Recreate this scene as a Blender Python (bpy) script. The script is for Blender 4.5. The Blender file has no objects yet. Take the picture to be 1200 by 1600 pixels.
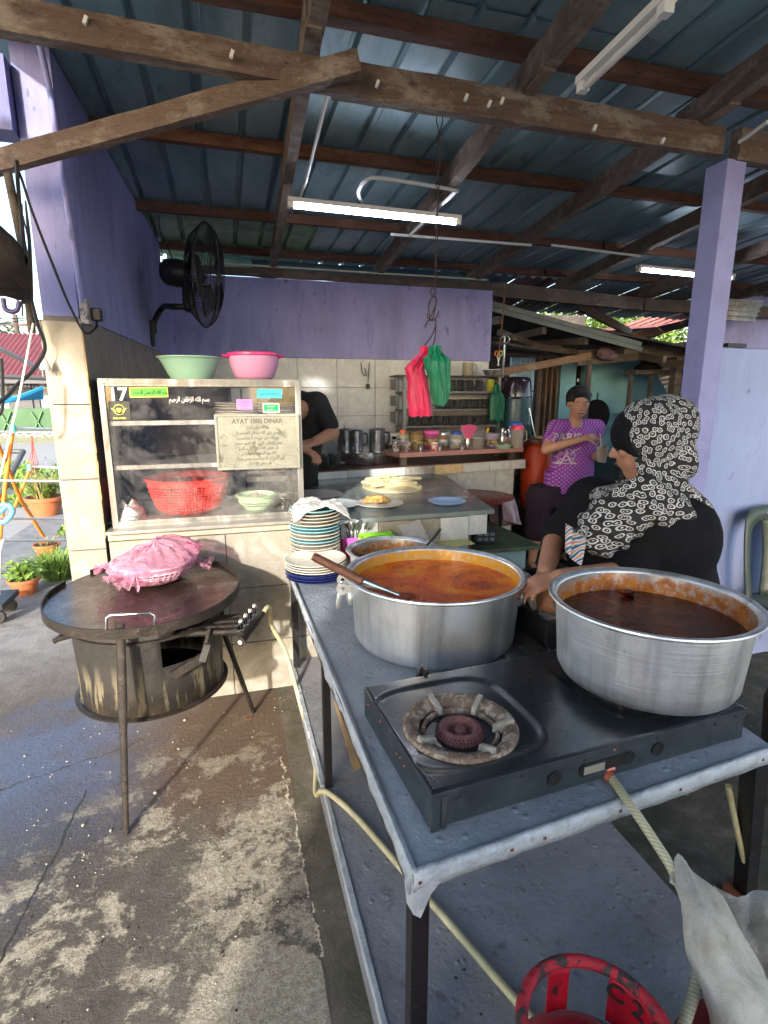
import bpy, bmesh, math, random
from mathutils import Vector, Matrix, Euler
from mathutils.bvhtree import BVHTree
from mathutils import noise as mnoise
R = math.radians
random.seed(7)
SC = bpy.context.scene
COL = SC.collection
# ---------------------------------------------------------------- camera
CAMH, PITCH, YAW, FPX = 1.45, R(12.3), R(16.0), 850.0
cd = bpy.data.cameras.new('camera'); cam = bpy.data.objects.new('camera', cd); COL.objects.link(cam)
cam.location = (0, 0, CAMH); cam.rotation_euler = (R(90) - PITCH, 0, -YAW)
cd.sensor_fit = 'VERTICAL'; cd.sensor_height = 24; cd.sensor_width = 18; cd.lens = 24 * FPX / 1600
cd.clip_start = 0.05; cd.clip_end = 600
SC.camera = cam
# ---------------------------------------------------------------- sky and sun
SUN_EL = R(18.6); SUN_TO = Vector((-0.463, -0.886, 0)).normalized()      # horizontal direction towards the sun
w = bpy.data.worlds.new('World'); SC.world = w; w.use_nodes = True
nt = w.node_tree; nt.nodes.clear()
sky = nt.nodes.new('ShaderNodeTexSky'); sky.sky_type = 'NISHITA'; sky.sun_disc = False
sky.sun_elevation = SUN_EL; sky.sun_rotation = math.atan2(SUN_TO.x, SUN_TO.y)
sky.air_density = 1.0; sky.dust_density = 2.0; sky.ozone_density = 1.0
bg = nt.nodes.new('ShaderNodeBackground'); bg.inputs['Strength'].default_value = 0.15
wo = nt.nodes.new('ShaderNodeOutputWorld')
nt.links.new(sky.outputs[0], bg.inputs[0]); nt.links.new(bg.outputs[0], wo.inputs[0])
sd = bpy.data.lights.new('sun', 'SUN'); sd.energy = 2.0; sd.angle = R(1.6); sd.color = (1, 0.93, 0.84)
sun = bpy.data.objects.new('sun', sd); COL.objects.link(sun)
sv = Vector((SUN_TO.x * math.cos(SUN_EL), SUN_TO.y * math.cos(SUN_EL), math.sin(SUN_EL)))
sun.rotation_euler = sv.to_track_quat('Z', 'Y').to_euler()
SC.view_settings.view_transform = 'Standard'; SC.view_settings.look = 'None'
SC.view_settings.exposure = 2.12; SC.view_settings.gamma = 1.0
SC.view_settings.use_curve_mapping = False
SC.render.engine = 'CYCLES'
SC.cycles.use_denoising = True
SC.cycles.max_bounces = 8; SC.cycles.diffuse_bounces = 5; SC.cycles.glossy_bounces = 4
SC.cycles.transmission_bounces = 8; SC.cycles.transparent_max_bounces = 16
SC.cycles.sample_clamp_indirect = 8.0
SC.cycles.caustics_reflective = False; SC.cycles.caustics_refractive = False

# ---------------------------------------------------------------- camera geometry, used to take measurements off the photograph
_fw = Vector((math.sin(YAW) * math.cos(PITCH), math.cos(YAW) * math.cos(PITCH), -math.sin(PITCH)))
_rt = Vector((math.cos(YAW), -math.sin(YAW), 0)); _up = _rt.cross(_fw)
def ray(px, py): return _fw + _rt * ((px - 600) / FPX) - _up * ((py - 800) / FPX)
def aZ(px, py, z):
    d = ray(px, py); return Vector((0, 0, CAMH)) + d * ((z - CAMH) / d.z)
def aY(px, py, y):
    d = ray(px, py); return Vector((0, 0, CAMH)) + d * (y / d.y)
def aX(px, py, x):
    d = ray(px, py); return Vector((0, 0, CAMH)) + d * (x / d.x)

# ---------------------------------------------------------------- materials
def nodes(name):
    m = bpy.data.materials.new(name); m.use_nodes = True
    n = m.node_tree; b = n.nodes['Principled BSDF']
    return m, n, b
def N(n, t, **k):
    x = n.nodes.new(t)
    for a, v in k.items():
        if a.startswith('i_'):
            x.inputs[a[2:].replace('_', ' ')].default_value = v
        else: setattr(x, a, v)
    return x
def coords(n, scale=(1, 1, 1), rnd=True):
    tc = N(n, 'ShaderNodeTexCoord'); mp = N(n, 'ShaderNodeMapping'); mp.inputs['Scale'].default_value = scale
    n.links.new(tc.outputs['Object'], mp.inputs['Vector'])
    if rnd:
        oi = N(n, 'ShaderNodeObjectInfo'); mu = N(n, 'ShaderNodeMath', operation='MULTIPLY'); mu.inputs[1].default_value = 37.0
        n.links.new(oi.outputs['Random'], mu.inputs[0]); n.links.new(mu.outputs[0], mp.inputs['Location'])
    return mp.outputs['Vector']
def noi(n, v, s, d=5, rough=.6, dist=0.0):
    x = N(n, 'ShaderNodeTexNoise'); x.inputs['Scale'].default_value = s; x.inputs['Detail'].default_value = d
    x.inputs['Roughness'].default_value = rough; x.inputs['Distortion'].default_value = dist
    n.links.new(v, x.inputs['Vector']); return x.outputs['Fac']
def ramp(n, f, *stops):
    r = N(n, 'ShaderNodeValToRGB'); e = r.color_ramp.elements
    while len(e) < len(stops): e.new(0.5)
    for k, (p, c) in zip(e, stops):
        k.position = p; k.color = (c, c, c, 1) if not hasattr(c, '__len__') else (*c, 1)
    n.links.new(f, r.inputs[0]); return r.outputs['Color']
def mix(n, f, a, b, mode='MIX'):
    x = N(n, 'ShaderNodeMix', data_type='RGBA', blend_type=mode)
    for s, v in ((0, f), (6, a), (7, b)):
        if hasattr(v, 'is_output') or hasattr(v, 'links'): n.links.new(v, x.inputs[s])
        elif s == 0: x.inputs[0].default_value = v
        else: x.inputs[s].default_value = (*v, 1)
    return x.outputs[2]
def math_(n, op, a, b=0.0, c=None):
    x = N(n, 'ShaderNodeMath', operation=op)
    for i, v in enumerate((a, b) if c is None else (a, b, c)):
        if hasattr(v, 'links'): n.links.new(v, x.inputs[i])
        else: x.inputs[i].default_value = v
    return x.outputs[0]
def bump(n, b, h, s=.3, d=.01, prev=None):
    x = N(n, 'ShaderNodeBump'); x.inputs['Strength'].default_value = s; x.inputs['Distance'].default_value = d
    n.links.new(h, x.inputs['Height'])
    if prev: n.links.new(prev, x.inputs['Normal'])
    n.links.new(x.outputs[0], b.inputs['Normal']); return x.outputs[0]
def sc(c, k): return tuple(min(1, x * k) for x in c)
def mat(name, col, rough=.5, metal=0.0, var=.25, ns=6.0, bs=0.0, bscale=60.0, col2=None, thr=(.45, .62), spec=.5, alpha=1, trans=0, coat=0, sheen=0, stretch=(1, 1, 1), rv=.12, ior=1.45, sss=0, speck=None):
    """general worn surface: two tones of noise, an optional second colour in patches, roughness variation and fine bump"""
    m, n, b = nodes(name); v = coords(n, stretch)
    f = noi(n, v, ns, 6, .65)
    c = ramp(n, f, (.25, sc(col, 1 - var)), (.75, sc(col, 1 + var)))
    if col2 is not None:
        g = noi(n, v, ns * 1.7, 8, .7, .6); k = ramp(n, g, (thr[0], 0), (thr[1], 1)); c = mix(n, k, c, col2)
    if speck is not None:
        g2 = noi(n, v, speck[1], 3, .5); k2 = ramp(n, g2, (speck[2], 0), (speck[2] + .04, 1)); c = mix(n, k2, c, speck[0])
    n.links.new(c, b.inputs['Base Color'])
    rr = N(n, 'ShaderNodeMapRange'); rr.inputs['To Min'].default_value = max(.02, rough - rv); rr.inputs['To Max'].default_value = min(1, rough + rv)
    n.links.new(noi(n, v, ns * 3, 4), rr.inputs['Value']); n.links.new(rr.outputs[0], b.inputs['Roughness'])
    b.inputs['Metallic'].default_value = metal; b.inputs['Specular IOR Level'].default_value = spec
    b.inputs['IOR'].default_value = ior
    if alpha < 1: b.inputs['Alpha'].default_value = alpha
    if trans: b.inputs['Transmission Weight'].default_value = trans
    if coat: b.inputs['Coat Weight'].default_value = coat; b.inputs['Coat Roughness'].default_value = .1
    if sheen: b.inputs['Sheen Weight'].default_value = sheen
    if sss: b.inputs['Subsurface Weight'].default_value = sss; b.inputs['Subsurface Radius'].default_value = (.01, .004, .002)
    if bs: bump(n, b, noi(n, v, bscale, 6, .7), bs, .01)
    return m
def emit(name, col, s):
    m, n, b = nodes(name); b.inputs['Base Color'].default_value = (*col, 1)
    b.inputs['Emission Color'].default_value = (*col, 1); b.inputs['Emission Strength'].default_value = s; return m

# ---------------------------------------------------------------- mesh building
class MB:
    def __init__(s): s.v = []; s.f = []; s.mi = []
    def add(s, vs, fs, mi=0):
        o = len(s.v); s.v += [tuple(x) for x in vs]; s.f += [tuple(i + o for i in f) for f in fs]; s.mi += [mi] * len(fs); return s
    def box(s, a, b, rot=None, piv=None, mi=0):
        x0, y0, z0 = a; x1, y1, z1 = b
        vs = [Vector(p) for p in ((x0, y0, z0), (x1, y0, z0), (x1, y1, z0), (x0, y1, z0), (x0, y0, z1), (x1, y0, z1), (x1, y1, z1), (x0, y1, z1))]
        if rot is not None:
            c = Vector(piv) if piv is not None else (Vector(a) + Vector(b)) / 2
            m = Euler(rot).to_matrix(); vs = [m @ (p - c) + c for p in vs]
        return s.add(vs, [(0, 3, 2, 1), (4, 5, 6, 7), (0, 1, 5, 4), (1, 2, 6, 5), (2, 3, 7, 6), (3, 0, 4, 7)], mi)
    def cbox(s, c, d, rot=None, mi=0):
        c = Vector(c); h = Vector(d) / 2; return s.box(c - h, c + h, rot, c, mi)
    def beam(s, p, q, w, h, up=(0, 0, 1), mi=0):
        """a bar of section w x h from p to q (axis at centre)"""
        p = Vector(p); q = Vector(q); t = (q - p).normalized(); u = Vector(up)
        a = t.cross(u)
        if a.length < 1e-4: a = t.cross(Vector((0, 1, 0)))
        a.normalize(); b = a.cross(t).normalized(); vs = []
        for c in (p, q):
            for i, j in ((-1, -1), (1, -1), (1, 1), (-1, 1)): vs.append(c + a * (i * w / 2) + b * (j * h / 2))
        return s.add(vs, [(0, 3, 2, 1)[::-1], (4, 5, 6, 7)[::-1], (0, 1, 5, 4)[::-1], (1, 2, 6, 5)[::-1], (2, 3, 7, 6)[::-1], (3, 0, 4, 7)[::-1]], mi)
    def tube(s, pts, r, n=8, mi=0, cap=True, flat=1.0):
        pts = [Vector(p) for p in pts]; rs = r if hasattr(r, '__len__') else [r] * len(pts)
        vs = []; t0 = (pts[1] - pts[0]).normalized()
        a = t0.cross(Vector((0, 0, 1)));
        if a.length < 1e-3: a = t0.cross(Vector((0, 1, 0)))
        a.normalize()
        for i, p in enumerate(pts):
            t = ((pts[min(i + 1, len(pts) - 1)] - p).normalized() + (p - pts[max(i - 1, 0)]).normalized())
            if t.length < 1e-6: t = t0.copy()
            t.normalize(); a = (a - t * a.dot(t)).normalized(); b = t.cross(a)
            for k in range(n):
                an = 2 * math.pi * k / n; vs.append(p + (a * math.cos(an) + b * math.sin(an) * flat) * rs[i])
        fs = []
        for i in range(len(pts) - 1):
            for k in range(n):
                k2 = (k + 1) % n; fs.append((i * n + k, i * n + k2, (i + 1) * n + k2, (i + 1) * n + k))
        if cap: fs.append(tuple(range(n))[::-1]); fs.append(tuple((len(pts) - 1) * n + k for k in range(n)))
        return s.add(vs, fs, mi)
    def lathe(s, prof, n=32, c=(0, 0, 0), mi=0, sx=1, sy=1, M=None, closed=False):
        """prof: (r, z) from one end to the other; r=0 closes"""
        vs = []; idx = []
        for r, z in prof:
            if r < 1e-6: idx.append([len(vs)]); vs.append(Vector((0, 0, z)))
            else:
                idx.append(list(range(len(vs), len(vs) + n)))
                for k in range(n):
                    an = 2 * math.pi * k / n; vs.append(Vector((r * math.cos(an) * sx, r * math.sin(an) * sy, z)))
        if closed: idx.append(idx[0])
        fs = []
        for A, B in zip(idx, idx[1:]):
            if len(A) == 1 and len(B) == 1: continue
            for k in range(n):
                k2 = (k + 1) % n
                if len(A) == 1: fs.append((A[0], B[k2], B[k]))
                elif len(B) == 1: fs.append((A[k], A[k2], B[0]))
                else: fs.append((A[k], A[k2], B[k2], B[k]))
        c = Vector(c)
        if M is not None: vs = [M @ v + c for v in vs]
        else: vs = [v + c for v in vs]
        return s.add(vs, fs, mi)
    def ell(s, c, r, n=20, k=12, rot=None, mi=0):
        pr = [(max(0, math.sin(math.pi * i / k)), -math.cos(math.pi * i / k)) for i in range(k + 1)]
        pr[0] = (0, -1); pr[-1] = (0, 1)
        if not hasattr(r, '__len__'): r = (r, r, r)
        M = Matrix.Diagonal(r).to_3x3()
        if rot is not None: M = Euler(rot).to_matrix() @ M
        return s.lathe(pr, n, c, mi, M=M)
    def caps(s, p, q, r1, r2, n=14):
        """tapered capsule"""
        p = Vector(p); q = Vector(q); t = (q - p); L = t.length
        qt = Vector((0, 0, 1)).rotation_difference(t.normalized() if L > 1e-6 else Vector((0, 0, 1))).to_matrix(); pr = []
        for i in range(5): a = math.pi / 2 * i / 4; pr.append((r1 * math.sin(a), -r1 * math.cos(a)))
        for i in range(5): a = math.pi / 2 * (1 - i / 4); pr.append((r2 * math.sin(a), L + r2 * math.cos(a)))
        pr[0] = (0, -r1); pr[-1] = (0, L + r2)
        return s.lathe(pr, n, p, M=qt)
    def grid(s, fn, nu, nv, mi=0, thick=0):
        vs = [Vector(fn(i / nu, j / nv)) for j in range(nv + 1) for i in range(nu + 1)]
        fs = [(j * (nu + 1) + i, j * (nu + 1) + i + 1, (j + 1) * (nu + 1) + i + 1, (j + 1) * (nu + 1) + i) for j in range(nv) for i in range(nu)]
        return s.add(vs, fs, mi)
    def mesh(s, name):
        me = bpy.data.meshes.new(name); me.from_pydata(s.v, [], s.f); me.update(); return me
    def build(s, name, mats, parent=None, smooth=False, bevel=0, solid=0, sub=0, loc=None, origin=False):
        if origin:                                                    # put the object's origin at its own bounds' base centre
            xs = [v[0] for v in s.v]; ys = [v[1] for v in s.v]; zs = [v[2] for v in s.v]
            o_ = Vector(((min(xs) + max(xs)) / 2, (min(ys) + max(ys)) / 2, min(zs))); s.v = [tuple(Vector(v) - o_) for v in s.v]; loc = o_
        me = s.mesh(name)
        mats = mats if isinstance(mats, (list, tuple)) else [mats]
        for m in mats: me.materials.append(m)
        if len(mats) > 1:
            for p, i in zip(me.polygons, s.mi): p.material_index = i
        return link(me, name, parent, smooth, bevel, solid, sub, loc)
def link(me, name, parent=None, smooth=False, bevel=0, solid=0, sub=0, loc=None):
    if smooth: me.polygons.foreach_set('use_smooth', [True] * len(me.polygons))
    o = bpy.data.objects.new(name, me); COL.objects.link(o)
    if parent: o.parent = parent
    if loc is not None: o.location = loc
    if solid: md = o.modifiers.new('s', 'SOLIDIFY'); md.thickness = solid; md.offset = 0
    if bevel:
        md = o.modifiers.new('b', 'BEVEL'); md.width = bevel; md.segments = 2; md.limit_method = 'ANGLE'; md.angle_limit = R(40)
        if not smooth: me.polygons.foreach_set('use_smooth', [True] * len(me.polygons)); md.harden_normals = True
    if sub: md = o.modifiers.new('u', 'SUBSURF'); md.levels = sub; md.render_levels = sub
    if smooth and not sub:
        try: me.set_sharp_from_angle(angle=R(50))
        except Exception: pass
    return o
def tag(o, label=None, cat=None, group=None, kind=None):
    if label: o['label'] = label
    if cat: o['category'] = cat
    if group: o['group'] = group
    if kind: o['kind'] = kind
    return o
def thing(name, label, cat, loc=(0, 0, 0), rz=0, group=None):
    o = bpy.data.objects.new(name, None); COL.objects.link(o); o.location = loc; o.rotation_euler = (0, 0, rz); o.empty_display_size = .1
    return tag(o, label, cat, group)
def copy_tree(o, loc=None, rz=None, label=None, parent=None):
    c = o.copy(); COL.objects.link(c)
    if parent: c.parent = parent
    for ch in [x for x in bpy.data.objects if x.parent == o]: copy_tree(ch, parent=c)
    if loc is not None: c.location = loc
    if rz is not None: c.rotation_euler = (0, 0, rz)
    if label: c['label'] = label
    return c
def put(me, name, parent=None, loc=(0, 0, 0), rot=(0, 0, 0), scale=None):
    o = bpy.data.objects.new(name, me); COL.objects.link(o); o.location = loc; o.rotation_euler = rot
    if scale: o.scale = scale
    if parent: o.parent = parent
    return o
def tiles(parent, org, U, V, us, vs, m, gap=.0025, th=.008, nrm=None, skip=None, mats=None, bev=.0012):
    """separate tiles on the wall plane org + u*U + v*V; us, vs are the joint lines"""
    U = Vector(U).normalized(); V = Vector(V).normalized(); n = Vector(nrm) if nrm is not None else U.cross(V)
    cache = {}
    k = 0
    for i in range(len(us) - 1):
        for j in range(len(vs) - 1):
            if skip and skip(i, j): continue
            du = us[i + 1] - us[i] - gap; dv = vs[j + 1] - vs[j] - gap
            key = (round(du, 3), round(dv, 3))
            c = Vector(org) + U * (us[i] + us[i + 1]) / 2 + V * (vs[j] + vs[j + 1]) / 2
            mm = mats[(i * 7 + j * 3) % len(mats)] if mats else m
            if (key, mm) not in cache:
                b = MB(); vv = []
                for t, s_ in ((0, 0), (th - bev, 0), (th, bev)):
                    for a, d in ((-1, -1), (1, -1), (1, 1), (-1, 1)): vv.append(U * a * (du / 2 - s_) + V * d * (dv / 2 - s_) + n * t)
                fs = [(8, 9, 10, 11)]
                for q in (0, 4):
                    for e in range(4): fs.append((q + e, q + (e + 1) % 4, q + 4 + (e + 1) % 4, q + 4 + e))
                b.add(vv, fs); me = b.mesh('tile'); me.materials.append(mm); cache[(key, mm)] = me
            o = put(cache[(key, mm)], 'tile', parent, c + n * random.uniform(-.0006, .0006)); k += 1
    return k
def blob(prims, name, m, parent, voxel=.012, smooth=3, thick=None):
    """one continuous skin grown over overlapping capsules / ellipsoids (an MB)"""
    me = prims.mesh(name); o = bpy.data.objects.new(name, me); COL.objects.link(o)
    r = o.modifiers.new('r', 'REMESH'); r.mode = 'VOXEL'; r.voxel_size = voxel; r.use_smooth_shade = True
    if smooth: s_ = o.modifiers.new('s', 'SMOOTH'); s_.iterations = smooth; s_.factor = .5
    dg = bpy.context.evaluated_depsgraph_get(); ev = o.evaluated_get(dg)
    me2 = bpy.data.meshes.new_from_object(ev); bpy.data.objects.remove(o); bpy.data.meshes.remove(me)
    me2.name = name
    for mm in (m if isinstance(m, (list, tuple)) else [m]): me2.materials.append(mm)
    me2.polygons.foreach_set('use_smooth', [True] * len(me2.polygons))
    q = bpy.data.objects.new(name, me2); COL.objects.link(q)
    if parent: q.parent = parent
    return q
def text_mesh(s, size, m, name, parent, M, extrude=.0004, bold=0.0, align='CENTER'):
    """flat lettering as a mesh; M places the local x (right) / y (up) plane"""
    c = bpy.data.curves.new('t', 'FONT'); c.body = s; c.size = size; c.extrude = extrude; c.offset = bold
    c.align_x = align; c.align_y = 'CENTER'; c.resolution_u = 3
    o = bpy.data.objects.new('t', c); COL.objects.link(o)
    dg = bpy.context.evaluated_depsgraph_get(); me = bpy.data.meshes.new_from_object(o.evaluated_get(dg))
    bpy.data.objects.remove(o); me.transform(M); me.materials.clear(); me.materials.append(m); me.name = name
    return link(me, name, parent)
def frameM(org, xd, yd):
    x = Vector(xd).normalized(); y = Vector(yd).normalized(); z = x.cross(y).normalized(); y = z.cross(x)
    return Matrix(((x.x, y.x, z.x, org[0]), (x.y, y.y, z.y, org[1]), (x.z, y.z, z.z, org[2]), (0, 0, 0, 1)))
def smoothpath(pts, n=8):
    """Catmull-Rom through the points"""
    P = [Vector(p) for p in pts]; P = [P[0] * 2 - P[1]] + P + [P[-1] * 2 - P[-2]]; out = []
    for i in range(1, len(P) - 2):
        for k in range(n):
            t = k / n; a, b, c, d = P[i - 1:i + 3]
            out.append(.5 * ((2 * b) + (c - a) * t + (2 * a - 5 * b + 4 * c - d) * t * t + (-a + 3 * b - 3 * c + d) * t ** 3))
    out.append(P[-2]); return out

# ================================================================ MATERIALS
lilac = mat('lilac_paint', (.25, .26, .53), .6, var=.20, ns=3.0, stretch=(1.6, 1.6, .45), bs=.25, bscale=90, col2=(.15, .15, .36), thr=(.52, .75), speck=((.13, .13, .26), 16, .69))
lilac_pale = mat('pale_lilac_paint', (.27, .34, .60), .6, var=.12, ns=3.0, stretch=(1.4, 1.4, .5), speck=((.16, .19, .34), 14, .68), bs=.2, bscale=70, col2=(.20, .25, .46), thr=(.58, .85))
pillar_paint = mat('pillar_paint', (.27, .28, .56), .6, var=.16, ns=4, bs=.25, bscale=60, col2=(.19, .20, .40), thr=(.55, .8))
turq = mat('turquoise_paint', (.20, .44, .52), .65, var=.15, ns=1.5, bs=.1, col2=(.12, .28, .35), thr=(.5, .8))
def tile_mat(name, a, b, rough=.18):
    m, n, s = nodes(name); v = coords(n, (1, 1, 1))
    mp = N(n, 'ShaderNodeMapping'); mp.inputs['Rotation'].default_value = (.3, .9, .4); mp.inputs['Scale'].default_value = (1, 5, 1); n.links.new(v, mp.inputs[0])
    f = noi(n, mp.outputs[0], 5, 7, .6, 1.2); c = ramp(n, f, (.35, a), (.5, b), (.62, a), (.8, sc(a, 1.06)))
    g = noi(n, v, 4, 7, .7); c = mix(n, ramp(n, g, (.58, 0), (.85, .5)), c, sc(b, .62))
    n.links.new(c, s.inputs['Base Color']); s.inputs['Roughness'].default_value = rough
    n.links.new(ramp(n, noi(n, v, 9, 4), (.3, rough), (.7, rough + .2)), s.inputs['Roughness'])
    bump(n, s, noi(n, v, 30, 3), .03); return m
tile_white = tile_mat('marbled_wall_tile', (.31, .30, .275), (.25, .225, .18))
tile_white2 = tile_mat('marbled_wall_tile_warm', (.32, .31, .28), (.26, .235, .19))
tile_dark = tile_mat('grimy_wall_tile', (.25, .23, .215), (.16, .135, .12), .35)
tile_back = tile_mat('kitchen_wall_tile', (.56, .57, .56), (.46, .48, .48), .2)
tile_ivory = tile_mat('ivory_edge_tile', (.58, .46, .26), (.50, .38, .20))
grout = mat('grout', (.22, .19, .16), .9, bs=.3, bscale=120)
cement = mat('cement', (.30, .27, .23), .9, var=.3, ns=10, bs=.5, bscale=80)
def wood_mat(name, col, col2=None, grain=(1, 14, 14), rough=.75, b=.5):
    m, n, s = nodes(name); v = coords(n, grain); f = noi(n, v, 3.2, 8, .7, .8)
    c = ramp(n, f, (.2, sc(col, .45)), (.5, col), (.8, sc(col, 1.5)))
    v2 = coords(n, (1, 2.2, 2.2)); g = noi(n, v2, 4.5, 8, .7)
    c = mix(n, ramp(n, g, (.5, 0), (.62, .85)), c, col2 or sc(col, 1.9))
    g2 = noi(n, v2, 9, 5, .7); c = mix(n, ramp(n, g2, (.62, 0), (.7, .8)), c, sc(col, .25))
    g3 = noi(n, v2, 22, 8, .8, .2); c = mix(n, ramp(n, g3, (.55, 0), (.64, .75)), c, sc(col, .22)); c = mix(n, ramp(n, g3, (.33, .6), (.42, 0)), c, sc(col2 or sc(col, 1.9), 1.25))
    n.links.new(c, s.inputs['Base Color']); s.inputs['Roughness'].default_value = rough
    p = bump(n, s, f, b, .01); bump(n, s, g3, .5, .006, p); return m
beam_wood = wood_mat('weathered_beam', (.12, .08, .06), (.27, .235, .20))
beam_wood_y = wood_mat('weathered_rafter', (.16, .12, .09), (.28, .24, .20), (14, 1, 14))
purlin_m = wood_mat('stained_purlin', (.12, .05, .028), (.20, .10, .06))
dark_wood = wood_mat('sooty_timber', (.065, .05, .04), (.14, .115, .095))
board_wood = wood_mat('old_board', (.20, .12, .075), (.3, .2, .13))
rust_steel = mat('rusty_black_steel', (.026, .021, .018), .5, .4, var=.4, ns=14, bs=.5, bscale=90, col2=(.09, .062, .045), thr=(.54, .75))
black_steel = mat('black_steel', (.025, .025, .028), .45, .5, var=.4, ns=12, bs=.25, bscale=60, col2=(.09, .07, .06), thr=(.6, .75))
black_plastic = mat('black_plastic', (.02, .02, .022), .4, var=.3, ns=9, rv=.2)
white_plastic = mat('white_plastic', (.72, .72, .70), .4, var=.06)
cable_m = mat('black_cable', (.015, .015, .016), .5)
def sheet_mat():
    m, n, s = nodes('zinc_roof_sheet'); v = coords(n, (1, .35, 1))
    f = noi(n, v, 4, 8, .68, .5)
    c = ramp(n, f, (.25, (.12, .22, .25)), (.5, (.22, .36, .40)), (.75, (.38, .50, .52)))
    g = noi(n, v, 1.3, 6, .7); c = mix(n, ramp(n, g, (.5, 0), (.75, .6)), c, (.11, .17, .15))
    h = noi(n, v, 15, 6, .8); c = mix(n, ramp(n, h, (.63, 0), (.67, .75)), c, (.42, .45, .44)); c = mix(n, ramp(n, noi(n, v, 7, 9, .8), (.58, 0), (.68, .6)), c, (.04, .055, .055))
    n.links.new(c, s.inputs['Base Color']); s.inputs['Metallic'].default_value = .35
    n.links.new(ramp(n, noi(n, v, 8, 5), (.3, .32), (.7, .55)), s.inputs['Roughness'])
    bump(n, s, noi(n, v, 3, 4), .25, .02); return m
zinc = sheet_mat()
green_sheet = mat('green_fibre_sheet', (.20, .33, .20), .5, var=.35, ns=5, col2=(.08, .14, .12), thr=(.48, .65), bs=.2)
column_paint = mat('column_paint', (.13, .14, .30), .65, var=.18, ns=3, bs=.3, bscale=80, col2=(.09, .09, .20), thr=(.5, .8), stretch=(2, 2, .7))
def ground_mat():
    m, n, s = nodes('stained_concrete'); tc = N(n, 'ShaderNodeTexCoord'); v = tc.outputs['Object']
    sx = N(n, 'ShaderNodeSeparateXYZ'); n.links.new(v, sx.inputs[0]); X, Y = sx.outputs['X'], sx.outputs['Y']
    big = noi(n, v, 1.7, 9, .68, .4); mid = noi(n, v, 7, 10, .72, .3); fine = noi(n, v, 60, 8, .75); vf = noi(n, v, 260, 3, .6)
    c = ramp(n, big, (.25, (.045, .038, .031)), (.5, (.11, .093, .076)), (.75, (.18, .16, .132)))
    c = mix(n, ramp(n, mid, (.35, .75), (.6, 0)), c, (.055, .042, .032))
    def disc(cx, cy, rx, ry, soft=.5, rag=.5, rot=0):
        # stain with a ragged outline of its own
        mp = N(n, 'ShaderNodeMapping', vector_type='TEXTURE'); mp.inputs['Location'].default_value = (cx, cy, 0); mp.inputs['Scale'].default_value = (rx, ry, 1); mp.inputs['Rotation'].default_value = (0, 0, rot)
        n.links.new(v, mp.inputs[0]); ln = N(n, 'ShaderNodeVectorMath', operation='LENGTH'); n.links.new(mp.outputs[0], ln.inputs[0])
        d = math_(n, 'ADD', ln.outputs['Value'], math_(n, 'MULTIPLY', math_(n, 'SUBTRACT', mid, .5), rag * 3))
        return ramp(n, d, (1 - soft * .5, 1), (1 + soft * .5, 0)) if 1 + soft * .5 <= 1 else ramp(n, math_(n, 'MULTIPLY', d, .5), ((1 - soft * .5) / 2, 1), (min(1, (1 + soft * .5) / 2), 0))
    # brown area before the counter
    c = mix(n, math_(n, 'MULTIPLY', disc(-.02, 2.12, .50, .42, .6, .3), .65), c, (.12, .068, .036))
    # wet patch left of the griddle, blue sky reflection painted into its colour
    wet = disc(-.74, 2.15, .34, .55, .8, .5)
    wet = math_(n, 'MULTIPLY', wet, ramp(n, noi(n, v, 3.2, 6, .65), (.35, .3), (.5, 1)))
    c = mix(n, wet, c, (.075, .09, .15))
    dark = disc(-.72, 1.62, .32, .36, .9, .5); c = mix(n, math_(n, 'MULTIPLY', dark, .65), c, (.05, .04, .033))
    # pale worn render, showing aggregate
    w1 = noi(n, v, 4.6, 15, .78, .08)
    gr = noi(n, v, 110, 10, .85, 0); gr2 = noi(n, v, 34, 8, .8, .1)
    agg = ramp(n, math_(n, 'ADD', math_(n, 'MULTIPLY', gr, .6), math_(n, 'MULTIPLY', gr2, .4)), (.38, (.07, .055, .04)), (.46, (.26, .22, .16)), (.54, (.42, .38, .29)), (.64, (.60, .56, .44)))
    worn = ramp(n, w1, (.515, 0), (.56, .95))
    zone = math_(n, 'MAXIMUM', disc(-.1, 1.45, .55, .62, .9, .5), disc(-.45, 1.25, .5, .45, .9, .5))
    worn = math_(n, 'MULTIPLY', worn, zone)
    lit = disc(.0, 1.03, .19, .21, .06, .35); worn = math_(n, 'MAXIMUM', worn, math_(n, 'MULTIPLY', lit, 1))  # worn patches spread where the floor is sunlit, brightness put into the colour
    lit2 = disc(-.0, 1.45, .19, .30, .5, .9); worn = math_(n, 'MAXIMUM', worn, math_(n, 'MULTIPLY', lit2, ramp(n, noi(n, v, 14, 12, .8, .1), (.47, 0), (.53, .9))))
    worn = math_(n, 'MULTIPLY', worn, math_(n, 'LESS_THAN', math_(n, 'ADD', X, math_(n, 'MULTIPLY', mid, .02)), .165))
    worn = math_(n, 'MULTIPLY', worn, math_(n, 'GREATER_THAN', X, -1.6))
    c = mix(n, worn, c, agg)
    # the mossy strip beside the raised floor
    strip = math_(n, 'MULTIPLY', math_(n, 'GREATER_THAN', math_(n, 'ADD', X, math_(n, 'MULTIPLY', mid, .03)), .178), math_(n, 'LESS_THAN', X, .3))
    sm = ramp(n, mid, (.3, (.035, .045, .02)), (.45, (.10, .09, .06)), (.58, (.15, .13, .10)), (.66, (.30, .28, .22)))
    c = mix(n, math_(n, 'MULTIPLY', strip, .85), c, sm)
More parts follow.
